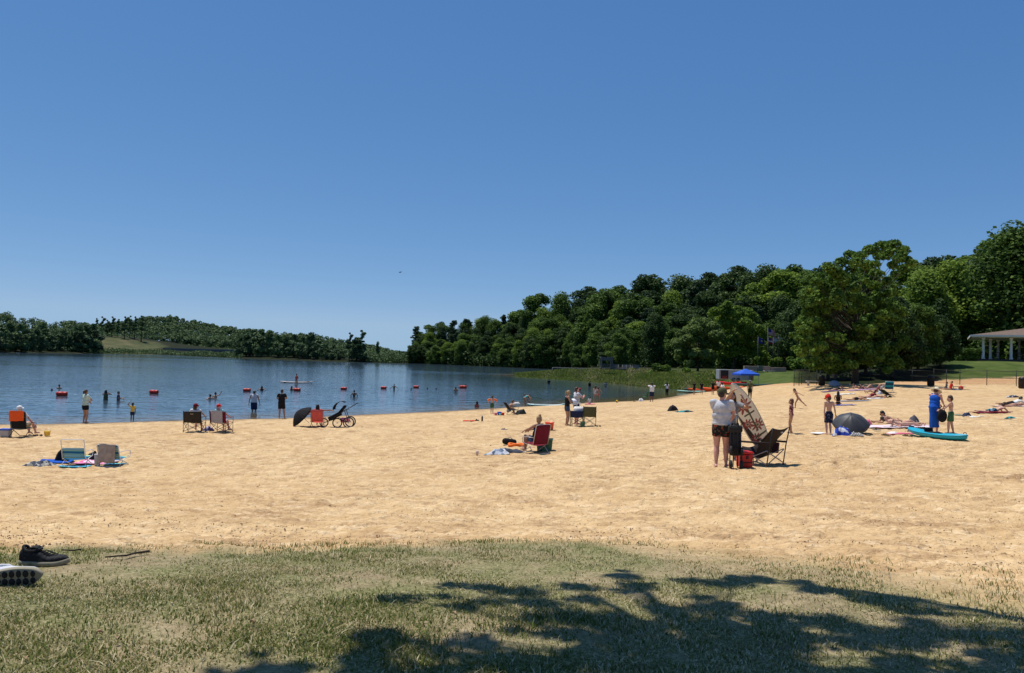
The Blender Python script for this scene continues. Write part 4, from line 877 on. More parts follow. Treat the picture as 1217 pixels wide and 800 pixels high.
# ---- left group
stripe = mat_pattern('fabric_blue_stripe', [(.02,.12,.26),(.05,.32,.42),(.55,.60,.25),(.03,.20,.33),(.25,.45,.50)], 1.6, 'wave', axis='Z')
stripe2 = mat_pattern('fabric_sky_stripe', [(.03,.30,.60),(.05,.45,.60),(.55,.72,.75),(.03,.34,.62),(.10,.55,.60)], 2.2, 'wave', axis='Y')
flow = mat_pattern('towel_pink_print', [(.75,.12,.30),(.75,.55,.60),(.65,.65,.68),(.70,.20,.40)], 7, 'voronoi')
t = low_chair('low white framed beach chair with blue and teal striped back, left one of the pair', 91.5, 553, 8, stripe, back=.76, top=.52, w=.60)
mb = MB(); g = gp(90, 555.5); towel('bright blue and teal striped towel in front of the left striped beach chair', 88.5, 555.5, .72, .30, stripe2, 6)
t2 = low_chair('low beach chair with a grey brown towel hung over its striped back', 135, 553.5, -4, stripe, back=.62, w=.62)
draped('hung_towel', 'grey brown towel hung over the back of the right beach chair', (-.24, -.36, .14), (.26, -.38, .12), (.27, -.385, .64), (-.22, -.36, .66), mat('towel_taupe', (.33,.28,.25), .95, .2, 9, bump=.5), loc=t2.location, rz=R(-4))
towel('bright blue beach towel spread left of the striped chairs', 66.5, 549.5, .85, .9, 'blue', 20)
towel('pink and white patterned towel between the two striped beach chairs', 115, 550.5, 1.0, .9, flow, 0)
towel('sky blue striped towel under the front of the right beach chair', 135.5, 552.8, .60, .28, stripe2, -6)
pile('towel_heap', 'crumpled black and white towel heap at the left end of the blue towel', 48, 554, .75, .40, .16, mat_pattern('towel_bw', [(.03,.035,.05),(.45,.45,.42),(.08,.09,.12),(.3,.28,.24)], 12), 'towel', 10)
pile('backpack', 'black backpack lying between the striped beach chair and blue towel', 75.5, 548.5, .35, .35, .5, 'black', 'backpack', flat=.5)
pile('bag', 'small black bag behind the taupe mug between the beach chairs', 110, 547.5, .35, .25, .34, 'black', 'bag', flat=.5)
t = empty('mug', gp(115.5, 554), 0, 'tall pale insulated mug with handle standing between the beach chairs', 'mug'); mb = MB(); mb.lathe([(.01,0),(.06,0),(.07,.02),(.085,.30),(.085,.33),(.07,.34),(.01,.34)], 16); mb.build('cup', mat('mug', (.48,.43,.40), .4), t)
mb = MB(); mb.tube([(.08,0,.28),(.14,0,.26),(.14,0,.12),(.075,0,.1)], .014, 8); mb.build('handle', mat('mug', (.48,.43,.40), .4), t)
# ---- man with orange towel
t = low_chair('black folding chair holding the older man, its back hung with an orange towel', 26.5, 519, -6, 'black', w=.62, seat=.30, back=.95, lean=.12, frame=M_black, name='folding_chair')
draped('hung_towel', 'orange and yellow towel hung over the back of the black folding chair', (-.33, -.29, .58), (.26, -.29, .62), (.27, -.325, .985), (-.30, -.325, .975), mat_pattern('towel_orange', [(.75,.10,.02),(.78,.16,.03),(.80,.35,.03)], 1.4, 'noise', stops=[0,.45,.66]), loc=t.location, rz=R(-6))
t = empty('cooler', gp(6.5, 519), R(5), 'small grey cooler with a blue lid beside the folding chair', 'cooler'); mb = MB(); mb.box((0,0,.12), (.32,.24,.24), taper=1.05); mb.build('body', mat('cooler_grey', (.42,.40,.38), .5), t, bevel=.012); mb = MB(); mb.box((0,0,.27), (.36,.27,.06)); mb.build('lid', mat('cooler_blue', (.03,.10,.50), .4), t, bevel=.012)
bucket('small yellow sand bucket with turret rim standing by the folding chair', 56, 518, 'yellow', r=.11, h=.18)
sandals('pair of black sandals between folding chair and yellow bucket', 46, 518.5, 'black', 20)
# ---- two camp chairs
camp_chair('dark brown camp chair with a woman in maroon cap', 231, 513.5, 4, mat('cloth_dark_brown', (.035,.028,.02), .85, .2, 14), w=.70, seat=.42, back=.86, band='khaki')
c2_ = camp_chair('camp chair with woman in bright red cap, towel pegged on its back', 263, 513.5, -10, 'maroon', w=.70, seat=.42, back=.86)
draped('hung_towel', 'pale grey towel hung over the back of the camp chair by the lake', (-.26, -.33, .40), (.24, -.33, .36), (.25, -.40, .90), (-.27, -.40, .90), mat('towel_grey', (.40,.37,.38), .95, .15, 9, bump=.5), loc=c2_.location, rz=R(-10))
pile('tote_bag', 'purple and white bag lying on the sand between two camp chairs', 247.5, 512.5, .42, .28, .22, mat_pattern('bag_purple', [(.10,.07,.22),(.45,.42,.55),(.12,.08,.25)], 9), 'bag', flat=.3)
# ---- umbrella, coral chair, stroller
dome_umbrella('open black umbrella resting tilted on the sand beside the long haired woman', 359, 507, 1.2, 'black', 48, -62)
low_chair('coral red low chair holding the woman with long black hair', 377.5, 507.5, 4, 'coral', w=.56, seat=.24, back=.80, lean=.2, frame=mat('coral_frame', (.3,.05,.05), .4), name='beach_chair')
def stroller():
    t = empty('stroller', gp(399, 507.5), R(4), 'black jogging stroller with three wheels and a raised hood', 'stroller')
    def wheel(x, y, r):
        mb = MB(); mb.tube([(x+r*math.cos(a), y, r+r*math.sin(a)) for a in np.linspace(0, 2*math.pi, 24, endpoint=False)], .022, 8, closed=True); w = mb.build('wheel', M_rubber, t)
        mb = MB(); mb.tube([(x+(r-.03)*math.cos(a), y, r+(r-.03)*math.sin(a)) for a in np.linspace(0, 2*math.pi, 24, endpoint=False)], .008, 6, closed=True); mb.tube([(x, y-.03, r), (x, y+.03, r)], .025, 8)
        for k in range(8): a = k*math.pi/4; mb.tube([(x, y, r), (x+(r-.03)*math.cos(a), y, r+(r-.03)*math.sin(a))], .004, 4)
        mb.build('rim', M_steel, w)
    wheel(.62, -.28, .24); wheel(.62, .28, .24); wheel(.10, -.22, .21); wheel(-.55, .02, .19)
    mb = MB()
    for y in (-.26, .26): mb.tube([(.62, y, .24), (.1, y, .42), (-.52, y*.15, .20)], .016, 8); mb.tube([(-.30, y*.7, .30), (.35, y, .75), (.95, y, 1.12)], .016, 8); mb.tube([(.62, y, .24), (.42, y, .78)], .016, 8)
    mb.build('frame', M_black, t)
    mb = MB(); mb.tube([(.95, -.27, 1.12), (.97, 0, 1.13), (.95, .27, 1.12)], .024, 8); mb.build('handlebar', M_rubber, t)
    mb = MB(); mb.box((-.05, 0, .50), (.62, .42, .20), rot=(0, R(-28), 0)); mb.box((.25, 0, .78), (.12, .42, .55), rot=(0, R(38), 0)); mb.build('seat', clothmat('black'), t, bevel=.05)
    mb = MB()
    def hd(u, v): a = R(-40+150*u); s = (v-.5)*math.pi*.9; return Vector((.18-.34*math.cos(a+.5)*math.cos(s*.5), .27*math.sin(s), .93+.27*math.sin(a+.2)))
    mb.grid(hd, 10, 10); solid(mb.build('hood', clothmat('black'), t), .01)
    mb = MB(); mb.box((.42, 0, .33), (.36, .40, .20), taper=1.15); mb.build('basket', clothmat('pink'), t, bevel=.03)
stroller()
# ---- mid group
low_chair('dark red low folding chair holding the woman with the blond bun', 636.5, 538.5, 40, 'maroon', w=.58, seat=.26, back=.86, lean=.22, frame=mat('bare_metal', (.55,.50,.44), .35, .1, 9, metal=.3), name='folding_chair')
bucket('square dark green tub standing right of the red folding chair', 650, 536.5, mat('tub_green', (.07,.18,.145), .5, .1), r=.21, h=.38, square=True, name='tub', handle=False)
bucket('second green tub, mostly hidden between red chair and the first tub', 643, 536.3, mat('tub_green', (.07,.18,.145), .5, .1), r=.17, h=.36, square=True, name='tub', handle=False)
bucket('round coral red bucket with wire handle standing on the sand', 653, 511, mat('bucket_red', (.72,.10,.05), .45, .08), r=.19, h=.33)
pile('clothes_pile', 'crumpled blue grey and white clothes on the sand in front of the red chair', 592, 540, .72, .45, .18, mat_pattern('clothes_grey', [(.10,.14,.20),(.45,.48,.55),(.20,.25,.33),(.6,.62,.65)], 9), 'clothes')
pile('clothes_pile', 'dark navy jacket dropped beside the pale clothes and the red chair', 609, 538, .78, .35, .17, mat('jacket_dark', (.035,.045,.07), .8, .3), 'clothes')
t = empty('backpack', gp(606, 528.8), 0, 'black bag lying next to the orange swim ring', 'bag'); mb = MB(); mb.capsule((-.16,0,.12), (.14,.02,.10), .11, .09, 12); mb.build('pouch', clothmat('black'), t); mb = MB(); mb.tube([(-.1,0,.2),(0,0,.27),(.1,0,.18)], .012, 6); mb.build('strap', clothmat('grey'), t)
t = empty('swim_ring', gp(613.5, 530.5), 0, 'deflated orange and white swim ring right of the black bag', 'swim ring'); mb = MB(); mb.tube([(.24*math.cos(a), .16*math.sin(a), .05+.02*math.sin(3*a)) for a in np.linspace(0, 2*math.pi, 24, endpoint=False)], .05, 8, closed=True); mb.build('tube', mat_pattern('ring_orange', [(.80,.17,.03),(.80,.17,.03),(.7,.6,.5)], 5, stops=[0,.3,.75]), t); mb = MB(); mb.tube([(.2,.05,.09),(.23,.06,.13)], .012, 6); mb.build('valve', M_white, t)
t = empty('cup', gp(567, 541), 0, 'small pale plastic cup standing alone on the sand', 'cup'); mb = MB(); mb.lathe([(.01,.004),(.032,0),(.045,.13),(.048,.13),(.036,.01),(.01,.012)], 14); mb.build('beaker', mat('cup', (.62,.50,.45), .4), t)
towel('small red towel lying flat on the sand left of the black bottle', 557, 500.8, .6, .5, 'red')
pile('clothes_pile', 'small black cloth beside the red towel', 567, 500.5, .25, .2, .07, 'black', 'clothes')
t = empty('bottle', gp(573, 501), 0, 'black bottle with grey cap standing on the sand', 'bottle'); mb = MB(); mb.lathe([(.01,0),(.042,0),(.044,.02),(.044,.22),(.03,.26),(.01,.26)], 14); mb.build('flask', M_black, t); mb = MB(); mb.lathe([(.03,.255),(.032,.30),(.01,.305)], 12); mb.build('cap', M_steel, t)
sandals('dark sandals dropped on the sand between the towel and red bucket', 599.4, 511, 'grey', 60)
pile('clothes_pile', 'small pink and white clothes beside the red bucket', 643.5, 508.5, .4, .3, .10, mat_pattern('clothes_pink', [(.65,.30,.32),(.6,.58,.55),(.3,.1,.12)], 10), 'clothes')
# toys, black chair near the paddle board
t = empty('sand_toys', gp(593.5, 493.5), 0, 'pile of blue, red and pink sand toys near the black chair', 'sand toys')
for i, (x, y, r_, c) in enumerate([(0, .1, .14, 'blue'), (-.22, 0, .10, 'pink'), (.2, -.02, .11, 'red'), (.05, -.12, .08, 'aqua')]): mb = MB(); mb.lathe([(.01,.0),(r_*.75,0),(r_,r_*1.4),(r_*.9,r_*1.4),(r_*.66,.02)], 12, (x, y, 0)); mb.build('toy_pail', clothmat(c), t)
low_chair('black reclined beach chair piled with bags beside the shore', 609, 493, -70, 'black', w=.6, seat=.3, back=.75, lean=.7, frame=M_black, name='beach_chair')
pile('towel_heap', 'white towels heaped on the black reclined chair', 612, 487.5, .55, .35, .16, mat('towel_white', (.62,.60,.56), .9, .2, 6), 'towel', flat=.4).location.z += .42
pile('backpack', 'dark backpack with green trim leaning right of the reclined chair', 619, 492.5, .55, .32, .40, mat('pack_dark', (.03,.035,.035), .8, .3), 'backpack', flat=.6)
def board(name, label, loc, L_, W_, T_, col, rz, rail, cat='paddle board', tilt=None):
    t = empty(name, loc, rz, label, cat)
    def prof(s): return W_/2*(max(0, 1-abs(s)**2.6))**.62
    mb = MB()
    def top(u, v):
        s = u*2-1; w = prof(s); x = (v-.5)*2*w; return Vector((s*L_/2, x, T_*.5*(1-(2*abs(v-.5))**4)+T_*.5+.10*abs(s)**3*(s > 0)+.04*abs(s)**3))
    def bot(u, v): p = top(u, v); s = u*2-1; return Vector((p.x, p.y, p.z-T_*(1-(2*abs(v-.5))**4)-.002))
    mb.grid(top, 28, 8); mb.grid(lambda u, v: bot(u, 1-v), 28, 8); mb.build('hull', col, t)
    mb = MB(); mb.tube([top(i/20, 0)-Vector((0, 0, 0)) for i in range(21)]+[top(i/20, 1) for i in range(20, -1, -1)], T_*.28, 6, closed=True); mb.build('rail', rail, t)
    mb = MB(); mb.box((-.25*L_*.5, 0, T_+.006), (L_*.40, W_*.55, .012)); mb.build('deck_pad', mat('pad_grey', (.25,.3,.32), .8), t, bevel=.004)
    mb = MB(); mb.prism([(-L_*.40, -.004), (-L_*.34, -.004), (-L_*.40, .0)], -.12, .03); mb.build('fin', M_black, t)
    return t
b = at_z(649, 482.5, .06); board('paddle_board', 'white and teal paddle board floating at the edge of the beach', b, 2.9, .75, .11, mat('board_white', (.70,.72,.68), .3), R(-4), mat('board_teal', (.03,.35,.38), .35))
b = at_z(353, 454.8, .05); board('paddle_board', 'long white paddle board far out with a kneeling paddler', b, 4.0, .8, .12, mat('board_white', (.70,.72,.68), .3), R(4), mat('board_red', (.35,.08,.05), .35))
t = empty('paddle', at_z(363, 454.0, .25), R(6), 'black paddle lying across the long white board', 'paddle'); mb = MB(); mb.tube([(-.9,0,.02),(.9,0,.05)], .016, 8); mb.build('shaft', M_black, t); mb = MB(); mb.ell((1.15,0,.05), (.28,.1,.02), 12, 6); mb.build('blade', M_black, t)
# ---- pair's chairs
cc = camp_chair('olive camp chair standing empty with its back to us, right of the pair', 700.5, 506.3, -6, 'olive', w=.56, seat=.44, back=.88)
cc = camp_chair('camp chair hidden under a white beach bag between the pair and the olive chair', 686, 506.5, -14, 'navy', w=.56, seat=.42, back=.70)
t = empty('beach_bag', (cc.location.x+.05, cc.location.y-.05, cc.location.z+.44), R(-10), 'big white beach bag slumped on the camp chair of the standing pair', 'bag')
mb = MB(); mb.lathe([(.02,0),(.20,.0),(.25,.12),(.24,.32),(.19,.44),(.16,.40),(.14,.3)], 14); o = mb.build('sack', mat('bag_white', (.60,.57,.55), .9, .12, 7, bump=.6), t)
for v in o.data.vertices: k = 1+.22*(float(vnoise(v.co.x*9+3, v.co.z*9+v.co.y*7, 3))-.5); v.co.x *= k; v.co.y *= k*.7
mb = MB(); mb.tube([(-.1,0,.42),(-.08,0,.60),(.08,0,.60),(.1,0,.42)], .014, 6); mb.build('handle', M_white, t)
bucket('low green bin under the white beach bag', 692.5, 507, mat('tub_green', (.07,.18,.145), .5, .1), r=.14, h=.22, square=True, name='tub', handle=False)
t = empty('sun_hat', (gp(673.5,506).x+.30, gp(673.5,506).y-.02, gp(673.5,506).z+1.10), 0, 'white sun hat held by the woman in the black tank top', 'hat')
t.rotation_euler = (R(60), 0, R(20)); mb = MB(); mb.lathe([(.0,.09),(.05,.088),(.085,.06),(.09,.0),(.17,-.015)], 18); solid(mb.build('crown', mat('hat_white', (.72,.72,.74), .8), t), .006)
mb = MB(); mb.lathe([(.092,.005),(.092,.022)], 18); mb.build('band', clothmat('navy'), t)
towel('pink towel under the small child sitting at the water', 701, 480.8, .8, .5, 'pink')
# ---- board standing, red cooler, foreground chair, folded wagon
def tall_board():
    g = gp(899, 536); a = at_d(884.5, 508, g.y+.25); top = at_d(870, 456, g.y-.5)
    base = Vector((g.x-.02, g.y+.25, g.z))
    p0 = at_d(903, 520, g.y+.25); ax = (top-p0); L_ = ax.length+.55; ax.normalize(); base = top-ax*L_
    t = empty('surfboard', base, 0, 'tall white board printed with maroon flowers and black bands, held leaning', 'board')
    side = Vector((1, .18, 0)); side = (side-ax*side.dot(ax)).normalized(); nrm = side.cross(ax)
    m, nt, b = nodes('board_print'); global N, L
    N = nt.nodes.new; L = nt.links.new; tc = N('ShaderNodeTexCoord'); O = tc.outputs['Object']
    sx = N('ShaderNodeSeparateXYZ'); mpp = N('ShaderNodeMapping'); L(O, sx.inputs[0])
    at = N('ShaderNodeAttribute'); at.attribute_name = 'uvw'; sp = N('ShaderNodeSeparateXYZ'); L(at.outputs['Vector'], sp.inputs[0]); U, V_ = sp.outputs[0], sp.outputs[1]
    col = (.66,.63,.55)
    def flower(cx, cy, r, cur):
        dx = math_('SUBTRACT', U, cx); dy = math_('SUBTRACT', V_, cy); rr_ = math_('SQRT', math_('ADD', math_('MULTIPLY', dx, dx), math_('MULTIPLY', dy, dy)))
        an = math_('ARCTAN2', dy, dx); pet = math_('ADD', math_('MULTIPLY', math_('COSINE', math_('MULTIPLY', an, 9)), .28), .78)
        q = math_('DIVIDE', rr_, math_('MULTIPLY', pet, r))
        rad = ramp(q, [(0, (.03,.05,.03)), (.22, (.03,.05,.03)), (.24, (.55,.5,.42)), (.36, (.22,.04,.045)), (.86, (.16,.02,.03)), (1.0, (.10,.015,.02))], 'CONSTANT')
        k = math_('LESS_THAN', q, 1.0); return mix(k, cur, rad)
    c = mix(math_('GREATER_THAN', math_('ADD', U, math_('MULTIPLY', V_, -.10)), .33), mix(.0, col, col), (.66,.66,.64))
    c = mix(math_('LESS_THAN', math_('ADD', U, math_('MULTIPLY', V_, .16)), .0), c, (.03,.022,.022))
    c = flower(-.02, 1.72, .24, c); c = flower(.10, .98, .20, c); c = flower(-.14, 1.15, .17, c); c = flower(-.10, .62, .16, c)
    for y0, y1, x0, x1 in ((.62, .68, -.1, .5), (1.40, 1.45, -.12, .2), (.8, 1.6, .02, .065)):
        k = math_('MULTIPLY', math_('MULTIPLY', math_('GREATER_THAN', V_, y0), math_('LESS_THAN', V_, y1)), math_('MULTIPLY', math_('GREATER_THAN', U, x0), math_('LESS_THAN', U, x1)))
        c = mix(k, c, (.035,.045,.03))
    L(c, b.inputs['Base Color']); b.inputs['Roughness'].default_value = .4
    mb = MB(); W_ = .56; T_ = .035; uv = []
    def pr(s): return W_/2*max(0, 1-abs(2*s-1)**2.6)**.60*(1-.22*max(0, 2*s-1)**1.5)
    def pt(s, v, z): x = (v-.5)*2*pr(s); return side*x+ax*(s*L_)+nrm*(z*(1-(2*abs(v-.5))**4)), (x, s*L_, 0)
    vs = []
    for z in (T_, -T_):
        for j in range(9):
            for i in range(31):
                s = .001+.998*i/30; p, u = pt(s, j/8, z); vs.append(p); uv.append(u)
    n1 = 9*31; fs = [(j*31+i, j*31+i+1, (j+1)*31+i+1, (j+1)*31+i) for j in range(8) for i in range(30)]
    mb.add(vs, fs+[tuple(n1+k for k in f[::-1]) for f in fs], True); o = mb.build('deck', m, t)
    a_ = o.data.attributes.new('uvw', 'FLOAT_VECTOR', 'POINT'); a_.data.foreach_set('vector', np.array(uv, np.float32).ravel())
    mb = MB(); mb.tube([pt(.001+.998*i/30, 0, 0)[0] for i in range(31)]+[pt(.001+.998*i/30, 1, 0)[0] for i in range(30, -1, -1)], .016, 6, closed=True); mb.build('rail', mat('rail_grey', (.45,.46,.44), .4), t)
    mb = MB(); f0 = pt(.06, .5, 0)[0]; mb.tube([f0, f0-nrm*.12-ax*.03], [.03, .008], 8); mb.build('fin', M_black, t)
tall_board()
t = empty('cooler', gp(884.5, 555.5), R(8), 'red hard cooler standing between the man in grey and the black chair', 'cooler'); mb = MB(); mb.box((0,0,.15), (.26,.26,.28), taper=1.05); mb.build('body', mat('cooler_red', (.55,.02,.02), .35, .08), t, bevel=.02); mb = MB(); mb.box((0,0,.325), (.29,.29,.05)); mb.build('lid', mat('cooler_red', (.55,.02,.02), .35, .08), t, bevel=.015)
mb = MB(); mb.tube([(-.13,-.14,.25),(-.13,-.17,.12),(.13,-.17,.12),(.13,-.14,.25)], .010, 6); mb.box((.0,-.142,.23), (.05,.02,.07)); mb.build('handle', M_black, t)
def lounge():
    g = gp(906, 552); t = empty('camp_chair', g, R(42), 'large black low slung camp chair with mesh pocket beside the tall board', 'chair')
    cm = mat('cloth_espresso', (.022,.014,.013), .85, .15, 14)
    mb = MB()
    def sl(u, v):      # one sling from the front edge of the seat to the top of the back
        x = (u-.5)*.66*(1+.12*v); y = .32-.75*v; z = .40-.22*math.sin(math.pi*min(v/.62, 1))+(0 if v < .45 else (v-.45)/.55*.46)
        return Vector((x, y, z-.05*math.sin(math.pi*u)))
    mb.grid(sl, 8, 14); o = solid(mb.build('sling', cm, t), .008)
    mb = MB(); mb.box((.14, -.38, .735), (.09,.006,.03), rot=(R(-25),0,0)); mb.build('badge', clothmat('white'), o)
    for x in (-.36, .36):
        mb = MB(); mb.tube([(x, -.30, 0), (x, -.36, .45), (x*1.02, -.44, .86)], .013, 8); mb.ell((x,-.30,.015), (.03,.03,.016), 8, 6); mb.build('back_leg', M_black, t)
        mb = MB(); mb.tube([(x, .34, 0), (x, .33, .42)], .013, 8); mb.ell((x,.34,.015), (.03,.03,.016), 8, 6); mb.build('front_leg', M_black, t)
        mb = MB(); mb.tube([(x, -.38, .52), (x, .33, .50)], .022, 8); mb.build('armrest', cm, t)
    mb = MB()
    for y in (-.31, .33): mb.tube([(-.36, y, .05), (.36, y, .34)], .011, 6); mb.tube([(.36, y, .05), (-.36, y, .34)], .011, 6)
    for x in (-.36, .36): mb.tube([(x, -.31, .05), (x, .33, .36)], .011, 6); mb.tube([(x, .33, .05), (x, -.31, .36)], .011, 6)
    mb.build('crossbars', mat('grey_metal', (.30,.30,.31), .4, .08, 9, metal=.5), t)
    mb = MB(); mb.box((.40, -.05, .36), (.06,.22,.24), taper=1.2); mb.build('mesh_pocket', mat('cloth_wine', (.06,.02,.03), .8, .2, 20), t, bevel=.02)
lounge()
def wagon():
    g = gp(873.5, 557); t = empty('folded_wagon', g, R(-6), 'folded black beach wagon standing upright behind the red cooler', 'wagon')
    mb = MB(); mb.box((0, .05, .52), (.24,.18,.50)); mb.box((-.01,.03,.84), (.30,.22,.16)); mb.build('cover', mat('cover_black', (.018,.018,.019), .8, .3), t, bevel=.05)
    mb = MB()
    for x in (-.12, -.05, .04, .11): mb.tube([(x, -.04, .03), (x*.9, -.05, .95)], .011, 8)
    mb.tube([(-.12,-.05,.3),(.11,-.05,.6)], .009, 6); mb.tube([(.11,-.05,.3),(-.12,-.05,.6)], .009, 6); mb.build('frame', M_black, t)
    for x, z in ((-.11, .10), (.11, .10), (-.11, .40), (.11, .38)):
        mb = MB(); mb.tube([(x-.02, -.10, z), (x+.02, -.10, z)], .09, 16); mb.build('wheel', M_rubber, t)
    mb = MB(); mb.tube([(.0,-.02,.9),(.0,-.04,1.12),(-.05,-.04,1.15),(.05,-.04,1.15)], .012, 8); mb.build('handle', M_steel, t)
wagon()
# ---- right side
dome_umbrella('large dark grey umbrella lying open on the sand beside the boy in the red cap', 1011, 514.5, 1.26, mat('cloth_charcoal', (.050,.053,.058), .5, .15, 5), 30, -22)
pile('towel_heap', 'blue and white patterned towel leaning against the dark grey umbrella', 1001, 518, .62, .40, .34, mat_pattern('towel_blue_print', [(.02,.04,.30),(.03,.07,.42),(.55,.58,.65),(.70,.45,.06),(.02,.05,.32)], 7, stops=[0,.3,.62,.88,.94]), 'towel', flat=.45)
towel('white towel lying left of the boy in the red cap', 973.5, 515.8, .55, .38, 'white', 12)
pile('towel_heap', 'black and white striped towel in front of the dark grey umbrella', 1017, 518, .55, .30, .10, mat_pattern('towel_stripe_bw', [(.03,.03,.04),(.55,.53,.50)], 6, 'wave', axis='X'), 'towel')
pile('strap_bundle', 'bundle of thin black straps right of the dark grey umbrella', 1030.5, 516.5, .30, .16, .06, 'black', 'straps')
pile('clothes_pile', 'bright pink cloth showing behind the dark grey umbrella', 1031.5, 505.5, .25, .25, .22, 'pink', 'clothes')
towel('pink and white towel under the two sunbathers near the blue dress', 1066, 507.5, 2.3, 1.1, mat_pattern('towel_pinkwhite', [(.70,.62,.66),(.65,.25,.35),(.72,.68,.70)], 1.2, 'wave', axis='Y'), -8)
pile('bag', 'grey and black bag beyond the feet of the sunbathers', 1086.5, 502, .34, .28, .30, mat_pattern('bag_grey', [(.10,.10,.12),(.42,.42,.43)], 4, 'noise'), 'bag', flat=.6)
towel('hot pink towel lying left of the turquoise kayak', 1071, 516.5, .80, .42, 'pink', -6)
pile('clothes_pile', 'white crumpled shirt at the left end of the hot pink towel', 1060.5, 516, .40, .25, .09, 'white', 'clothes')
sandals('dark sandals left of the white crumpled shirt', 1053, 518, 'black', 40)
sandals('small dark sandals between the umbrella and pink towels', 1042, 511.5, 'grey', 80)
sandals('dark flip flops in front of the kayak tip', 1078.5, 519, 'black', 90)
def kayak(name, label, loc, L_, W_, Hh_, col, rz, trim=None, group=None, seatc=None, z=0):
    t = empty(name, loc, rz, label, 'kayak', group)
    def sec(s): k = max(0, 1-abs(s)**2.4)**.7; return W_/2*k+.004, .07*abs(s)**3
    mb = MB()
    def hull(u, v):
        s = u*2-1; w, rise = sec(s); a = math.pi*v; x = -w*math.cos(a); zz = -max(0, math.sin(a))**.8*Hh_*.62*(1-.35*abs(s)**3)
        return Vector((s*L_/2, x, Hh_*.62+rise+zz))
    def deck(u, v):
        s = u*2-1; w, rise = sec(s); q = (v-.5)*2; zz = Hh_*.38*max(0, 1-q*q)**.5*(.45+.55*abs(s)) if abs(s) > .32 or abs(q) > .62 else Hh_*.05
        return Vector((s*L_/2, q*w, Hh_*.62+rise+zz*(1-abs(s)**6*.6)))
    mb.grid(hull, 36, 12); mb.grid(lambda u, v: deck(u, 1-v), 36, 14); h = mb.build('hull', col, t)
    if trim:
        mb = MB(); mb.tube([hull(i/30, 0) for i in range(31)], .014, 6); mb.tube([hull(i/30, 1) for i in range(31)], .014, 6); mb.build('trim', trim, t)
    mb = MB(); mb.box((-.12, 0, Hh_*.72), (.42,.36,.05)); mb.box((-.34, 0, Hh_*.72+.08), (.05,.32,.12), rot=(0, R(-14), 0)); mb.build('seat', seatc or M_rubber, t, bevel=.02)
    for q in (-1, 1): mb = MB(); p = deck((q*.93+1)/2, .5); mb.tube([p+Vector((-.06,0,0)), p+Vector((-.03,0,.05)), p+Vector((.03,0,.05)), p+Vector((.06,0,0))], .010, 6); mb.build('grab_handle', M_rubber, t)
    return t
kl = gp(1079.5, 517.5); kr_ = gp(1149.5, 525); mid = (kl+kr_)/2; L_ = (kr_-kl).length
k_ = kayak('kayak', 'turquoise sit-on kayak lying on the sand in front of the woman in blue', (mid.x, mid.y, mid.z), L_, .62, .24, mat('kayak_turquoise', (.015,.33,.46), .35, .10, 3), math.atan2(kr_.y-kl.y, kr_.x-kl.x), trim=mat('kayak_teal', (.01,.22,.32), .4), seatc=clothmat('black'))
pile('life_vest', 'black bag or vest lying behind the near end of the turquoise kayak', 1097, 514, .48, .25, .22, 'black', 'bag', flat=.5)
pile('life_vest', 'navy cloth on the left tip of the turquoise kayak', 1084, 513.5, .25, .2, .24, 'navy', 'clothes', flat=.5)
bagp = gp(1120, 515.5); t = empty('shoulder_bag', (bagp.x-.10, bagp.y-.15, bagp.z+.40), 0, 'black bag hanging from the hands of the woman in blue and the boy', 'bag')
mb = MB(); mb.ell((0,0,.22), (.17,.09,.22), 14, 10); o = mb.build('pouch', clothmat('black'), t); mb = MB(); mb.tube([(-.1,0,.36),(-.05,0,.54),(.04,0,.54),(.1,0,.36)], .012, 6); mb.build('strap', clothmat('black'), t)
towel('small teal towel lying right of the boy in green shorts', 1140, 494, .3, .3, 'teal')
pile('bag', 'navy and white beach bag right of the small teal towel', 1148, 494.8, .34, .26, .17, mat_pattern('bag_navy', [(.03,.04,.08),(.60,.60,.62)], 3, 'noise'), 'bag', flat=.4)
pile('clothes_pile', 'white cloth beside the navy beach bag', 1156, 496, .32, .22, .08, 'white', 'clothes')
pile('clothes_pile', 'pale yellow cloth scrap right of the navy beach bag', 1165, 495.5, .3, .16, .05, 'cream', 'clothes')
towel('red towel under the boy in patterned trunks', 1176, 490.8, 1.6, .7, 'maroon', 2)
pile('clothes_pile', 'teal and dark sandals heaped on the sand near the right edge', 1201, 497.5, .42, .25, .14, mat_pattern('sandal_teal', [(.03,.28,.30),(.02,.04,.06),(.4,.5,.5)], 8), 'sandals')
towel('pink striped towel under the person in black leggings', 1200, 483.2, 1.9, .9, mat_pattern('towel_rose', [(.55,.28,.25),(.68,.62,.60)], 2, 'wave', axis='Y'), 2)
pile('bag', 'grey and white bags heaped behind the person in black leggings', 1203, 472.5, .9, .35, .28, mat_pattern('bags_mixed', [(.06,.06,.08),(.50,.52,.55),(.18,.22,.26)], 5), 'bags', flat=.3)
towel('blue towel under the person sitting with long dark hair', 1003, 482, 1.3, .6, 'blue', 0)
towel('long grey blue towel under the sunbather in black shorts', 1016, 477, 2.0, .7, mat('towel_bluegrey', (.15,.21,.33), .9), 2)
towel('white towel under the sunbather in the maroon top', 1035, 474.2, 1.6, .8, 'white', 8)
towel('white towel lying empty on the far sand', 1004, 468.8, 1.5, .6, 'white', -3)
sandals('black sandals at the left end of the empty white towel', 985, 468.8, 'black', 90)
pile('clothes_pile', 'dark bundle at the right end of the empty white towel', 1011, 468.6, .35, .25, .12, 'grey', 'clothes')
towel('purple towel under the sunbather nearest the tree shade', 990, 465.2, 1.9, .7, 'purple', 1)
pile('bag', 'black bag at the left end of the purple towel', 987.5, 463.7, .45, .3, .22, 'black', 'bag', flat=.6)
towel('striped towel under the far sunbathers', 1024, 463.6, 2.4, .8, mat('towel_mauve', (.33,.2,.30), .9), 2)
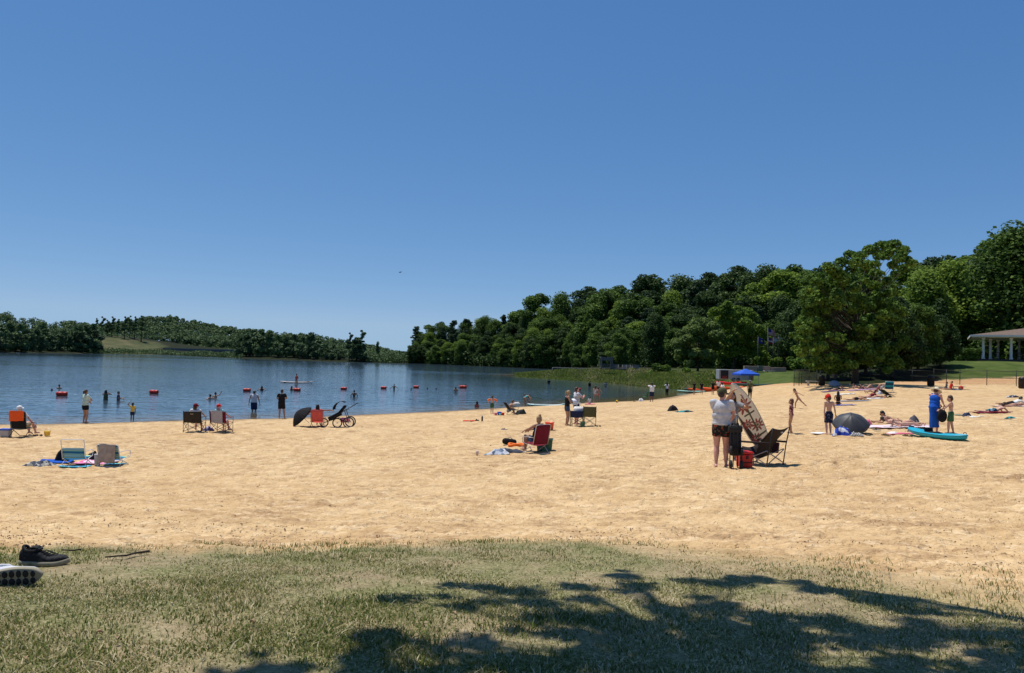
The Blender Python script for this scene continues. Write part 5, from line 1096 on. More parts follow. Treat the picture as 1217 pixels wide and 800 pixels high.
low_chair('empty teal and navy striped beach chair facing away up the beach', 1055, 466.5, 4, mat_pattern('fabric_teal', [(.015,.05,.09),(.02,.24,.26),(.02,.26,.28)], .9, 'wave', axis='Z', stops=[0,.5,.7]), w=.74, seat=.30, back=.92, lean=.12)
pile('bag', 'pale bags beside the teal beach chair', 1046, 468.6, .55, .35, .35, mat_pattern('bags_pale', [(.45,.45,.48),(.10,.12,.15)], 4), 'bags', flat=.5)
low_chair('black sling lounge chair tipped far back, right of the teal chair', 1058, 471.8, -75, 'black', w=.6, seat=.14, back=.55, lean=1.5, frame=M_black, name='lounge_chair')
pile('bag', 'small black bag under the tipped sling chair', 1058, 472.5, .25, .2, .18, 'black', 'bag', flat=.6)
pile('clothes_pile', 'white clothes lying right of the pair sitting near the fence', 1136, 463.6, .7, .4, .14, 'white', 'clothes')
t = empty('beach_ball', gp(1142, 463.8), 0, 'small red and white beach ball near the seated pair', 'ball'); mb = MB(); mb.ell((0,0,.2), .2, 16, 12); mb.build('ball', mat_pattern('ball_panels', [(.45,.06,.04),(.6,.55,.5),(.2,.22,.3)], 2.2), t); mb = MB(); mb.ell((0,0,.4), (.03,.03,.01), 8, 4); mb.build('cap', M_white, t)
dome_umbrella('pale grey blue umbrella lying open in the shade of the big tree', 991.5, 459, 1.05, mat('cloth_bluegrey', (.20,.25,.32), .7), 24, -20)
# shore at the far right of the water
low_chair('green beach chair standing empty at the water left of the man with the phone', 766, 475.5, 60, 'green', w=.6, seat=.3, back=.85, lean=.3, frame=mat('green_tube', (.05,.22,.16), .4))
pile('bag', 'white bag in front of the green beach chair', 762, 477, .5, .35, .28, 'white', 'bag', flat=.6)
t = empty('beach_ball', gp(733.2, 478.6), 0, 'yellow and dark ball at the water line', 'ball'); mb = MB(); mb.ell((0,0,.11), .11, 14, 10); mb.build('ball', mat_pattern('ball_yellow', [(.75,.45,.03),(.05,.03,.03)], 3, stops=[0,.6]), t); mb = MB(); mb.ell((0,0,.22), (.02,.02,.006), 8, 4); mb.build('valve', M_white, t)
sandals('dark sandals between the ball and the white bag', 754, 477.5, 'black', 80)
pile('backpack', 'black and grey backpack lying alone on the open sand', 799, 488.3, .62, .42, .34, mat_pattern('pack_bw', [(.02,.02,.022),(.02,.02,.022),(.4,.4,.42)], 4, stops=[0,.4,.8]), 'backpack', flat=.55)
pile('clothes_pile', 'teal and black clothes lying right of the lone backpack', 813, 490, .85, .35, .14, mat_pattern('clothes_teal', [(.02,.22,.24),(.02,.02,.03)], 3, 'noise'), 'clothes', -10)
# ---- shoes and twig on the grass
def shoe(label, px, py, yaw, roll=0, white=False, sole_up=False):
    g = gp(px, py); t = empty('running_shoe', g, R(yaw), label, 'shoe'); 
    sm = mat('sole_cream', (.27,.24,.17), .7, .1, 20); um = mat_pattern('shoe_knit', [(.016,.016,.018),(.03,.03,.033)], 60) if not white else mat('shoe_white', (.55,.56,.60), .6, .15, 14)
    M = Matrix.Rotation(R(roll), 4, 'X')
    def w_(s): return .034+.016*math.sin(math.pi*min(1, max(0, (s-.25)/.75)))*(1 if s > .25 else 0)-.030*max(0, (s-.82)/.18)**2-.014*max(0, (.12-s)/.12)**2
    def base(s): return .014*max(0, (s-.72)/.28)**1.7+.006*max(0, (.15-s)/.15)
    Ls = .30
    mb = MB()
    def sl(u, v):
        s = u; q = (v-.5)*2; w = w_(s)+.003; return Vector(((s-.5)*Ls, q*w, base(s)+.032))
    mb.slab(lambda u, v: sl(u, v), 26, 6, .032); so_ = mb.xf(M).build('sole', sm, t)
    mb = MB()
    for i in range(8):
        for q in (-1, 1):
            s = .06+.115*i; ww = w_(s)*.48
            mb.ell(((s-.5)*Ls, q*ww, base(s)-.001), (.019*random.uniform(.7,1), ww*1.0, .005), 7, 4)
    mb.xf(M).build('tread', M_rubber, so_)
    mb = MB()
    def up(u, v):
        s = u; a = math.pi*v; w = w_(s)
        topz = .062+.052*max(0, min(1, (.60-s)/.28)) if s > .05 else .10
        hz = topz*(1-max(0, (s-.80)/.2)**2*.55)*(1 if s > .02 else .85)
        open_ = s < .42 and s > .06
        y = -math.cos(a)*w; z = .030+base(s)+max(0, math.sin(a))**.6*(hz-.028)
        if open_: z = min(z, .030+base(s)+.058+.022*max(0, (.12-s)/.06)); y = y*(1 if abs(math.cos(a)) > .25 else 1)
        return Vector(((s-.5)*Ls*.985, y, z))
    mb.grid(up, 34, 16); mb.xf(M).build('upper', um, t)
    mb = MB(); mb.grid(lambda u, v: Vector(((-.44+.32*u)*Ls, (v-.5)*.055, .072+.045*math.sin(u*2.2)+.0)), 8, 4); mb.xf(M); solid(mb.build('tongue', um, t), .008)
    mb = MB()
    def collar(k): a = 2*math.pi*k/20; return Vector((-.255*Ls+.18*Ls*math.cos(a), .032*math.sin(a), .096+.014*math.cos(a+math.pi)**2*(1 if math.cos(a) < 0 else .6)+(.012 if math.cos(a) < -.6 else 0)))
    mb.tube([collar(k) for k in range(20)], .009, 8, closed=True); mb.xf(M).build('collar', um, t)
    mb = MB()
    for i in range(5): x = (.02+.055*i)*Ls*1.0; mb.tube([(x-.02, -.026, .083-.006*i), (x, 0, .096-.008*i), (x+.012, .026, .083-.006*i)], .0035, 6)
    mb.xf(M).build('laces', M_rubber if not white else M_white, t)
    return t, M
t, _ = shoe('black knit running shoe with grey sole standing upright on the grass', 53, 671.5, 6)
t, _ = shoe('shoe tipped on its side showing its cream and black tread', 12, 697, 14, roll=-78, white=True)
t.location.z += .045
def stick(label, pts, r, name='twig'):
    mb = MB(); P_ = []
    for px, py in pts: p = gp(px, py); P_.append(Vector((p.x, p.y, p.z+.022)))
    mb.tube(P_, [r*(1-.5*i/len(P_)) for i in range(len(P_))], 7); mb.build(name, mat('bark_dark', (.045,.033,.024), .9, .3, 30), None, label, 'twig')
stick('thin dark twig lying on the grass right of the shoes', [(177,658.5),(168,660),(160,661),(150,664),(140,664.5),(125,666)], .009)
stick('short thin twig on the sand edge behind the black shoe', [(96,656.5),(84,658),(74,657)], .006)
def leaf(label, px, py, s):
    g = gp(px, py); mb = MB(); a = random.random()*6
    mb.grid(lambda u, v: Vector((g.x+(u-.5)*s*math.cos(a)-(v-.5)*s*.6*math.sin(math.pi*u)*math.sin(a), g.y+(u-.5)*s*math.sin(a)+(v-.5)*s*.6*math.sin(math.pi*u)*math.cos(a), g.z+.015+.02*abs(v-.5)+.012*math.sin(u*3))), 6, 4)
    solid(mb.build('fallen_leaf', mat('leaf_dry', (.36,.24,.14), .8, .2, 30), None, label, 'leaf', 'dry leaves lying on the grass'), .001)
for px, py, s in [(421,763,.07),(139,765,.06),(118,758,.05),(735,738,.05),(300,745,.05),(540,735,.05),(30,790,.05)]:
    leaf('small tan dry leaf lying in the short grass', px, py, s*.6)
# ---- buoys
def buoy(i, px, py, label, sc=1.0):
    t = empty('buoy', at_z(px, py+3, .06), R(random.uniform(-12, 12)), label, 'buoy', 'red buoys marking the swimming area'); r = .24
    mb = MB(); mb.lathe([(.03,-.52),(r*.8,-.52),(r,-.44),(r,-.06),(r*.93,-.03),(r*.93,.03),(r,.06),(r,.44),(r*.8,.52),(.03,.52)], 18); o = mb.build('float', mat('buoy_red', (.50,.028,.015), .4, .12, 3), t); o.rotation_euler = (0, math.pi/2, 0); o.location.z = .12
    mb = MB(); mb.lathe([(r*1.01,-.05),(r*1.02,0),(r*1.01,.05)], 18); o = mb.build('band', mat('buoy_dark', (.45,.025,.018), .5), t); o.rotation_euler = (0, math.pi/2, 0); o.location.z = .12
    for x in (-.54, .54): mb = MB(); mb.tube([(x+.04*math.cos(a), 0, .12+.04*math.sin(a)) for a in np.linspace(0, 2*math.pi, 10, endpoint=False)], .012, 6, closed=True); mb.build('ring', M_steel, t)
    t.scale = (sc*.7,)*3
BU = [(73.5,466.5,'red buoy nearest the left edge, two swimmers behind it',1.0),(183,464,'red buoy floating alone, second from the left of the line',.98),(293.5,461.5,'red buoy between the splashing swimmers and the woman swimmer',.9),(353,461,'red buoy right of a swimmer, below the far paddle board',.9),
      (408.5,459.5,'red buoy behind the bather with hands on hips',.85),(456,458.5,'red buoy left of the boy with level arms',.85),(494.5,457.5,'red buoy right of the boy with level arms',.85),(550.5,457.8,'last orange red buoy with children holding on',1.1),(686.5,460.5,'red buoy showing behind the head of the man in grey tee',1.0)]
for i, b_ in enumerate(BU): buoy(i, *b_)
# ================================================================== TREES
def leaf_mesh(name, C_, Nn, size, tint, m, elong=1.0):
    """one small card per leaf clump: 5-sided, slightly folded"""
    n = len(C_); t = np.cross(Nn, RNG.normal(size=(n, 3))); t /= np.linalg.norm(t, axis=1)[:, None]+1e-9; b_ = np.cross(Nn, t)
    s = size[:, None]; k = elong
    P_ = [C_-t*s*.5*k, C_-t*s*.1+b_*s*.42-Nn*s*.10, C_+t*s*.5*k*RNG.uniform(.7, 1.1, (n, 1)), C_-t*s*.05-b_*s*.42-Nn*s*.12]
    V = np.stack(P_, 1).reshape(-1, 3); i = np.arange(n)*4
    me = bpy.data.meshes.new(name); me.vertices.add(4*n); me.vertices.foreach_set('co', V.astype(np.float32).ravel())
    T = np.concatenate([np.stack([i, i+2, i+1], 1), np.stack([i, i+3, i+2], 1)]).astype(np.int32)
    me.loops.add(len(T)*3); me.loops.foreach_set('vertex_index', T.ravel()); me.polygons.add(len(T)); me.polygons.foreach_set('loop_start', np.arange(len(T), dtype=np.int32)*3)
    at = me.attributes.new('tint', 'FLOAT', 'POINT'); at.data.foreach_set('value', np.repeat(tint, 4).astype(np.float32))
    me.update(calc_edges=True); me.materials.append(m); return me
def puff_leaves(puffs, n, size, fill=.35, up=.35, flat=1.0):
    """puffs: (x,y,z,rx,rz); leaves sit mostly on the outside of each puff"""
    P_ = np.array(puffs); w = P_[:, 3]**2; w /= w.sum(); k = RNG.choice(len(P_), n, p=w)
    d = RNG.normal(size=(n, 3)); d[:, 2] += up; d /= np.linalg.norm(d, axis=1)[:, None]
    r = np.where(RNG.random(n) < fill, RNG.uniform(.2, .8, n), RNG.uniform(.78, 1.12, n))
    C_ = P_[k, :3]+d*r[:, None]*np.stack([P_[k, 3], P_[k, 3], P_[k, 4]], 1)
    N_ = d+RNG.normal(0, .72, (n, 3)); N_[:, 2] += .25; N_ /= np.linalg.norm(N_, axis=1)[:, None]
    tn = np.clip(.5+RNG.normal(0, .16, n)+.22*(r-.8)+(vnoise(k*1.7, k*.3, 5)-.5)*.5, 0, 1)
    return C_, N_, size*RNG.uniform(.6, 1.35, n), tn
LM = {
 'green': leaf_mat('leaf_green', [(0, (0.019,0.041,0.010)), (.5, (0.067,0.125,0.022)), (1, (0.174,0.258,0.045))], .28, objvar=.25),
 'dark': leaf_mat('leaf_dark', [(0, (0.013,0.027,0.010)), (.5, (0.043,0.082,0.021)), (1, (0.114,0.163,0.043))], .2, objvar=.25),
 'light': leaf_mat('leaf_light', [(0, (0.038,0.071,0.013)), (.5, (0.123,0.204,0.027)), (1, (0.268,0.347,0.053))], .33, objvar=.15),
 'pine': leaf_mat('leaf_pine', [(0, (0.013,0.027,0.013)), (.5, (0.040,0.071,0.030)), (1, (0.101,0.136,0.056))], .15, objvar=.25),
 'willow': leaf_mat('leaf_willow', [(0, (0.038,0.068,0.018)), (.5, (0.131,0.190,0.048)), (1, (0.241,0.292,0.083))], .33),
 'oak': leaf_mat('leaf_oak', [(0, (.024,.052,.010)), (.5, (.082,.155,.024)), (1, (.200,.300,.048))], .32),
 'far': leaf_mat('leaf_far', [(0, (0.032,0.057,0.033)), (.5, (0.074,0.125,0.050)), (1, (0.154,0.218,0.073))], .15, objvar=.3)}
bark = mat('bark', (.06,.048,.036), .95, .35, 6, bump=.8)
def limbs(mb, base, H_, r0, tips, trunk_top=.6, lean=(0, 0)):
    top = Vector((lean[0], lean[1], H_*trunk_top)); pts = [Vector(base).lerp(top, t)+Vector((math.sin(t*5)*.12, math.cos(t*4)*.10, 0))*min(1, H_/12) for t in np.linspace(0, 1, 7)]
    pts[0] = Vector(base)-Vector((0, 0, .5)); mb.tube(pts, [r0*(1.35 if i == 0 else 1-.12*i) for i in range(7)], 9)
    for tp in tips:
        tp = Vector(tp); zz = min(max(tp.z*.62, H_*.18), H_*trunk_top*.96); f = zz/(H_*trunk_top); a = Vector(base).lerp(top, f); m = a.lerp(tp, .5)+Vector((0, 0, (tp.z-a.z)*-.12+.15)); rb = r0*(1-.7*f)*.5
        mb.tube([a, a.lerp(m, .6), m, tp], [rb, rb*.75, rb*.55, rb*.2], 6)
def proto_tree(kind, H_, Wd, n, size, seed, crown0=.25, layers=None, npuff=34, lm='green', ptype='broad', up=.35):
    rs_ = random.Random(seed); puffs = []
    for i in range(npuff):
        if ptype == 'broad':
            z = rs_.uniform(0, 1); a = rs_.uniform(0, 6.283); prof = math.sin(math.pi*min(1, (z*.86+.12)))**.65; rr_ = prof*Wd/2*rs_.uniform(.35, .86)
            pr = Wd*rs_.uniform(.10, .175)*(1-.2*z); puffs.append((math.cos(a)*rr_, math.sin(a)*rr_, H_*(crown0+(1-crown0)*z)-pr*.75*z, pr, pr*.72))
        elif ptype == 'cone':
            z = (i+.5)/npuff; a = i*2.4; pr = Wd*(.24*(1-z)+.07); rr_ = (Wd/2)*(1-z)**.8*rs_.uniform(.4, .8); puffs.append((math.cos(a)*rr_, math.sin(a)*rr_, H_*(crown0+(1-crown0)*z)-pr*z, pr, pr*.8))
        elif ptype == 'pine':
            z = rs_.uniform(0, 1); a = rs_.uniform(0, 6.283); rr_ = Wd/2*rs_.uniform(.1, .8)*(1-.6*z); pr = Wd*rs_.uniform(.10, .18)*(1-.3*z); puffs.append((math.cos(a)*rr_, math.sin(a)*rr_, H_*(crown0+(1-crown0)*z)-pr*.5, pr, pr*.6))
        elif ptype == 'column':
            z = (i+.5)/npuff; a = rs_.uniform(0, 6.283); prof = math.sin(math.pi*min(1, z*.8+.2))**.5; rr_ = Wd/2*prof*rs_.uniform(.2, .7); pr = Wd*rs_.uniform(.17, .26); puffs.append((math.cos(a)*rr_, math.sin(a)*rr_, H_*(crown0+(1-crown0)*z)-pr*z, pr, pr))
    return make_tree(kind, H_, puffs, n, size, lm, r0=H_*.018+.05, up=up)
def make_tree(kind, H_, puffs, n, size, lm, r0=.3, up=.35, trunk_top=.62, fill=.35, elong=1.0):
    t = bpy.data.objects.new(kind, None); COL.objects.link(t)
    C_, N_, S_, T_ = puff_leaves(puffs, n, size, fill, up)
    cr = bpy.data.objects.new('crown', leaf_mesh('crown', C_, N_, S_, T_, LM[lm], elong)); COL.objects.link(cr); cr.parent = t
    mb = MB(); limbs(mb, (0, 0, 0), H_, r0, [p[:3] for p in puffs[::3]], trunk_top); mb.build('trunk', bark, t)
    return t
PT = {}
PT['broad'] = [proto_tree('broadleaf_tree', 18, 12.5, 17000, .46, s, crown0=.12, npuff=64, lm=l) for s, l in ((1,'green'),(2,'green'),(3,'dark'),(4,'light'))]
PT['tall'] = [proto_tree('broadleaf_tree', 22, 9.5, 15000, .46, s, crown0=.14, npuff=56, lm=l, ptype='column') for s, l in ((5,'green'),(6,'dark'),(7,'light'))]
PT['pine'] = [proto_tree('pine_tree', 22, 8.5, 12000, .42, s, crown0=.36, npuff=70, lm='pine', ptype='pine') for s in (8, 9)]
PT['cone'] = [proto_tree('evergreen_tree', 14, 7.5, 8000, .45, s, crown0=.06, npuff=46, lm='dark', ptype='cone') for s in (10,)]
PH_ = {'broad': 18, 'tall': 22, 'pine': 22, 'cone': 14}
for ks in PT.values():
    for t in ks: t.location = (0, -500, 0)
first = {}
def lean_trunk(t): return t
def plant(kind, var, px, pytop, d, label=None, group=None, wide=1.0, base=None):
    """tree whose top reaches a row at a given distance; its height follows from the ground under it"""
    X = (ray(px, pytop).x/ray(px, pytop).y)*d; z0 = base if base is not None else float(hgt(np.array([X]), np.array([d]))[0]); z0 = max(z0, 0)
    top = at_d(px, pytop, d).z; h_ = max(2.5, top-z0); s = h_/PH_[kind]
    P0 = PT[kind][var]; key = (kind, var)
    w = s*wide
    w = max(w, .62*s, min(w, 1.2*s))
    if key not in first: t = P0; first[key] = 1; t.location = (X, d, z0-.1); t.rotation_euler = (0, 0, random.uniform(0, 6.28)); t.scale = (w, w, s)
    else: t = copy_tree(P0, (X, d, z0-.1), random.uniform(0, 6.28), None, None, (w, w, s))
    for k in ('label', 'group', 'category'):
        if k in t: del t[k]
    tag(t, label, 'tree', group); return t
# --- the wooded hillside on the right
SK = [(486,398),(492,388),(505,384),(520,382),(545,377),(565,374),(580,372),(600,374),(615,366),(625,358),(640,347),(665,345),(690,340),(712,333),(740,333),(760,320),(785,319),(800,324),(830,312),(850,320),(870,314),(900,309),(925,306),(940,312),(975,311),(1000,305),(1060,307),(1100,303),(1130,298),(1160,293),(1185,290),(1205,270),(1230,258),(1300,250)]
def sk(px): return float(np.interp(px, [p[0] for p in SK], [p[1] for p in SK]))
DB = [(480,420),(560,395),(600,385),(640,360),(700,330),(760,290),(850,250),(930,230),(1000,215),(1100,190),(1217,155),(1300,150)]
def dsh(px):
    yb = float(np.interp(px, [p[0] for p in BACK[::-1]], [p[1] for p in BACK[::-1]])); return at_z(px, yb, 0).y
DF = [(480,dsh(482)+5),(520,dsh(520)+5),(560,dsh(560)+5),(600,dsh(600)+5),(640,dsh(640)+5),(690,dsh(690)+6),(715,215),(760,190),(850,175),(930,170),(1000,160),(1100,135),(1217,118),(1300,115)]
gl = {'broad': 'rounded broadleaf tree among the wooded hillside right of the lake', 'tall': 'tall narrow broadleaf tree among the wooded hillside right of the lake', 'pine': 'dark pine among the wooded hillside right of the lake'}
gg = {'broad': 'rounded trees of the right hillside', 'tall': 'tall narrow trees of the right hillside', 'pine': 'pines of the right hillside'}
rq = random.Random(5); ntree = 0
for row in range(6):
    f = row/5; px = 490+rq.uniform(0, 8)
    while px < 1275:
        db = np.interp(px, [p[0] for p in DB], [p[1] for p in DB]); dfr = np.interp(px, [p[0] for p in DF], [p[1] for p in DF])
        d = float(db*(1-f)+dfr*f)*rq.uniform(.985, 1.015); y0 = hor(px); s0 = sk(px)
        frac = [1.0, .86, .72, .60, .50, .40][row]
        yt = y0-(y0-s0)*frac*(rq.uniform(.95, 1.02) if row == 0 else rq.uniform(.86, 1.08)); yt = max(yt, s0-1)
        kd = rq.choices(['broad', 'tall', 'pine'], [.55, .25, .20] if px > 620 else [.25, .30, .45])[0]
        if (row >= 4 and kd == 'pine') or (row == 0 and kd == 'pine' and px > 620 and rq.random() < .8): kd = 'broad'
        hpx = y0-yt+6; plant(kd, rq.randrange(len(PT[kd])) if kd != 'broad' else rq.choice([0, 0, 1, 1, 2, 2, 3]), px, yt, d, gl[kd], gg[kd], wide=rq.uniform(1.0, 1.35)); ntree += 1
        px += max(15, hpx*(.36 if row < 3 else .44))*rq.uniform(.75, 1.1)
# --- single trees one can tell apart
plant('broad', 1, 655, 413, 350, 'small round tree leaning over the water near the boardwalk', wide=1.15)
plant('broad', 0, 690, 408, 260, 'wide low tree at the left end of the boardwalk', wide=1.2)
plant('broad', 0, 735, 393, 172, 'round medium green tree above the wooden tower by the shore', wide=1.1)
plant('tall', 1, 778, 370, 158, 'tall dark upright tree between the round tree and the willow', wide=1.15)
plant('cone', 0, 1117, 352, 108, 'dark cone shaped evergreen left of the pavilion hedge', wide=1.2)
plant('tall', 2, 1102, 318, 122, 'bright green tall tree behind the dark evergreen', wide=1.25)
plant('tall', 2, 1133, 306, 128, 'second bright green tall tree, right of the first', wide=1.25)
plant('pine', 0, 1172, 292, 138, 'large dark pine behind the pavilion roof', wide=1.2)
plant('tall', 0, 1209, 262, 112, 'tallest tree at the right edge of the frame above the pavilion', wide=1.35)
plant('broad', 2, 1190, 335, 125, 'broad dark tree just behind the pavilion roof', wide=1.2)
plant('broad', 1, 1070, 352, 118, 'dark broadleaf tree right of the great oak', wide=1.0)
plant('broad', 2, 960, 345, 135, 'dark broadleaf tree behind the great oak on its left', wide=1.0)
def puff_px(lst, d, dj, seed):
    """crown lumps laid out from their rows and columns at distance d; returned relative to the trunk foot"""
    rs_ = random.Random(seed); out = []
    for px, py, rp in lst:
        dd = d+rs_.uniform(-dj, dj); p = at_d(px, py, dd); r = rp*dd/F; out.append((p.x, p.y, p.z, r, r*.72))
    return out
def special(kind, label, px, py, d, lst, dj, n, size, lm, r0, seed, cat='tree', up=.35, trunk_top=.55, fill=.3, elong=1.0, group=None):
    g = at_d(px, py, d); z0 = H(g.x, d) if d < 91 else float(hgt(np.array([g.x]), np.array([d]))[0])
    pf = [(x-g.x, y-g.y, z-z0, r, rz) for x, y, z, r, rz in puff_px(lst, d, dj, seed)]
    hh = max(p[2]+p[4] for p in pf); t = make_tree(kind, hh, pf, n, size, lm, r0, up, trunk_top, fill, elong); t.location = (g.x, d, z0); return tag(t, label, cat, group)
rw_ = random.Random(3)
def blob(cx, cy, rx, ry, n, r0, r1, pw=.5):
    o = []
    for i in range(n): a = rw_.uniform(0, 6.283); q = rw_.uniform(.1, 1)**pw; o.append((cx+rx*q*math.cos(a), cy+ry*q*math.sin(a), rw_.uniform(r0, r1)))
    return o
oak = blob(1002, 385, 52, 50, 100, 5, 9.5)+blob(975, 350, 27, 23, 30, 4, 7.5)+blob(1050, 395, 33, 36, 44, 4.5, 9)+blob(965, 405, 23, 28, 30, 4, 7)+blob(1040, 350, 27, 19, 22, 4, 7.5)
oak += blob(985, 432, 34, 8, 12, 5, 8)+blob(1052, 432, 26, 8, 10, 5, 8)+[(992,322,9),(1000,312,8),(1010,303,7),(1022,305,8),(1034,297,8),(1048,293,9),(1062,291,8),(1073,298,8),(1078,310,7),(1068,307,7),(1053,305,7),(1040,314,6),(1085,313,6),(1074,320,5),(984,318,7),(1030,315,8),(1045,304,7),(1062,315,7),(1018,312,8),(1072,302,6),(1058,299,6),(1040,324,6),(996,328,8),(1064,325,5),(1046,325,5),(1054,334,6),(1027,320,6),(1012,320,7),(1000,334,9)]
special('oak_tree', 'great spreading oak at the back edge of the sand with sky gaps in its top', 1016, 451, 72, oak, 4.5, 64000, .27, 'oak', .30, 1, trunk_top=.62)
wl = blob(828, 402, 24, 26, 26, 6, 9)+blob(815, 420, 16, 14, 8, 5, 7)+blob(843, 420, 14, 14, 8, 5, 7)
special('willow_tree', 'pale soft willow with rounded drooping crown left of the white trailer', 829, 441, 138, wl, 3.5, 16000, .40, 'willow', .25, 2, up=.0, elong=1.5)
wl = blob(872, 392, 26, 26, 28, 6, 10)+blob(890, 400, 12, 22, 8, 5, 8)+blob(862, 372, 18, 12, 8, 5, 8)
special('willow_tree', 'larger light green tree right of the pale willow, beside the flags', 872, 441, 145, wl, 3.5, 18000, .45, 'light', .28, 3)
special('shade_tree', 'small bright tree in front of the flag poles', 907, 441, 140, blob(905, 428, 8, 9, 10, 3, 5), 1.5, 3000, .35, 'light', .1, 6)
special('shrub', 'small tree behind the stone monument wall', 928, 440, 150, blob(930, 431, 14, 6, 10, 3, 5), 1.5, 3000, .32, 'light', .1, 7)
special('shrub', 'low leafy tree at the right end of the monument wall', 952, 440, 130, blob(952, 432, 12, 7, 10, 3, 6), 1.5, 3000, .32, 'oak', .1, 8)
def bush(label, lst, d, n, size, lm, seed, kind='bush', base=None, group=None):
    px = sum(p[0] for p in lst)/len(lst); g = at_d(px, 440, d); z0 = float(hgt(np.array([g.x]), np.array([d]))[0])
    pf = [(x-g.x, y-g.y, z-z0, r, rz) for x, y, z, r, rz in puff_px(lst, d, .8, seed)]
    t = bpy.data.objects.new(kind, None); COL.objects.link(t); t.location = (g.x, d, z0); C_, N_, S_, T_ = puff_leaves(pf, n, size, .3, .4)
    cr = bpy.data.objects.new('foliage', leaf_mesh('foliage', C_, N_, S_, T_, LM[lm])); COL.objects.link(cr); cr.parent = t
    mb = MB()
    for p in pf[::2]: mb.tube([(p[0]*.4, p[1]*.4, -.2), (p[0]*.8, p[1]*.8, p[2]*.5), p[:3]], [.05, .035, .015], 5)
    mb.build('stems', bark, t); return tag(t, label, 'bush', group)
bush('bright green bush by the water left of the beached kayaks', blob(838, 453, 26, 7, 16, 4, 7), 118, 6500, .28, 'light', 11)
bush('taller yellow green bush behind the tan marsh grass', blob(808, 446, 16, 7, 12, 4, 6), 128, 4500, .30, 'light', 12)
bush('small bright bush standing in the marsh grass, left of three', blob(698, 446, 7, 2.5, 6, 1.5, 3), 150, 1500, .3, 'light', 21)
bush('rounded marsh bush below the wooden tower', blob(725, 447, 9, 3, 7, 2, 3.5), 145, 2000, .3, 'green', 22)
bush('leafy marsh bush right of the wooden tower', blob(755, 449, 10, 4, 8, 2, 4), 138, 2500, .3, 'light', 23)
bush('dark bush at the foot of the tall dark tree', blob(785, 442, 14, 8, 10, 4, 7), 140, 3500, .32, 'green', 13)
bush('light bush on the point far across the water', blob(521, 428, 8, 5, 7, 2, 4), 402, 1500, .8, 'light', 14)
bush('pale low bush at the water under the hillside', blob(600, 431, 12, 4, 9, 2, 4), 352, 2000, .7, 'light', 15)
bush('green bush at the left of the trimmed hedge below the evergreen', blob(1092, 425, 12, 9, 10, 3, 6), 104, 3500, .3, 'green', 16)
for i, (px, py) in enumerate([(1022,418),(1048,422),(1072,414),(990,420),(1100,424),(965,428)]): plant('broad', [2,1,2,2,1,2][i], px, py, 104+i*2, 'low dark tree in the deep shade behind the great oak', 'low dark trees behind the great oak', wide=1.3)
for i, (px, py, d_, k_) in enumerate([(985,355,90,2),(1030,350,93,1),(1062,348,88,2),(1092,358,91,1),(1118,372,93,2)]): plant('broad', k_, px, py, d_, ['leafy tree close behind the great oak, at its left','leafy tree close behind the trunk of the great oak','dark leafy tree close behind the right side of the great oak','leafy tree between the great oak and the dark evergreen','dark leafy tree at the left foot of the grassy mound'][i], wide=1.0)
# undergrowth along the hill foot keeps the forest edge closed
X, Y, Z = [], [], []
for i in range(42000):
    px = rq.uniform(486, 1250) if i % 2 else rq.uniform(486, 700); d = float(np.interp(px, [p[0] for p in DF], [p[1] for p in DF]))*rq.uniform(.975, 1.06)
    if 1120 < px and d < 112: d += 12
    X.append((px-PW/2)/F*d); Y.append(d)
X, Y = np.array(X), np.array(Y); sdd = lake_sdf(X, Y); k = sdd > -1.0; X, Y = X[k], Y[k]; Z = np.maximum(hgt(X, Y), 0)+RNG.random(len(X))**1.3*np.where(Y > 300, 6, 4.2)*(.5+vnoise(X*.15, Y*.15, 9))
Nn = RNG.normal(size=(len(X), 3)); Nn[:, 2] += .8; Nn /= np.linalg.norm(Nn, axis=1)[:, None]
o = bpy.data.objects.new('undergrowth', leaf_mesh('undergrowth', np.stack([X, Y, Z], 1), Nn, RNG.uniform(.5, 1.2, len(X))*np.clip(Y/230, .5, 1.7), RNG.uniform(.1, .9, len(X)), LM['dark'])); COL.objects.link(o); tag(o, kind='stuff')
# --- far shore on the left: a wood that reads as one mass
SL = [(-60,368),(0,368),(12,371),(25,377),(45,378),(60,383),(70,381),(85,380),(97,382),(112,386),(125,384),(140,381),(150,380),(160,378),(172,375),(190,374),(210,375),(230,379),(250,383),(270,387),(300,391),(330,393),(360,396),(400,401),(430,406),(450,412),(470,417),(490,420)]
def ssl(px): return float(np.interp(px, [p[0] for p in SL], [p[1] for p in SL]))
fp = []
def farpuffs(px0, px1, dfn, fr_lo, fr_hi, n, seed, rs0=1.0):
    r_ = random.Random(seed)
    for i in range(n):
        px = r_.uniform(px0, px1); u = r_.uniform(0, 1); d = dfn(px, u); yt = hor(px)-1-(hor(px)-1-ssl(px))*(fr_lo+(fr_hi-fr_lo)*u); rp = r_.uniform(2.6, 5.2)*rs0
        p = at_d(px, yt+rp*.9, d); r = rp*d/F; fp.append((p.x, p.y, p.z, r, r*r_.uniform(.8, 1.35)))
farpuffs(-60, 118, lambda px, u: dsh(px)+10+u*110, -.03, .97, 620, 1)
farpuffs(100, 300, lambda px, u: 720+u*130, .33, .97, 900, 2, .72); farpuffs(212, 300, lambda px, u: 700+u*60, -.05, .5, 260, 4, .72)
farpuffs(290, 484, lambda px, u: dsh(px)+12+u*300, -.05, .97, 700, 3, .8)
C_, N_, S_, T_ = puff_leaves(fp, 170000, 1.35, .12, .5)
o = bpy.data.objects.new('far_woodland', leaf_mesh('far_woodland', C_, N_, S_*np.clip(C_[:, 1]/700, .6, 1.2), T_, LM['far'])); COL.objects.link(o); tag(o, kind='stuff')
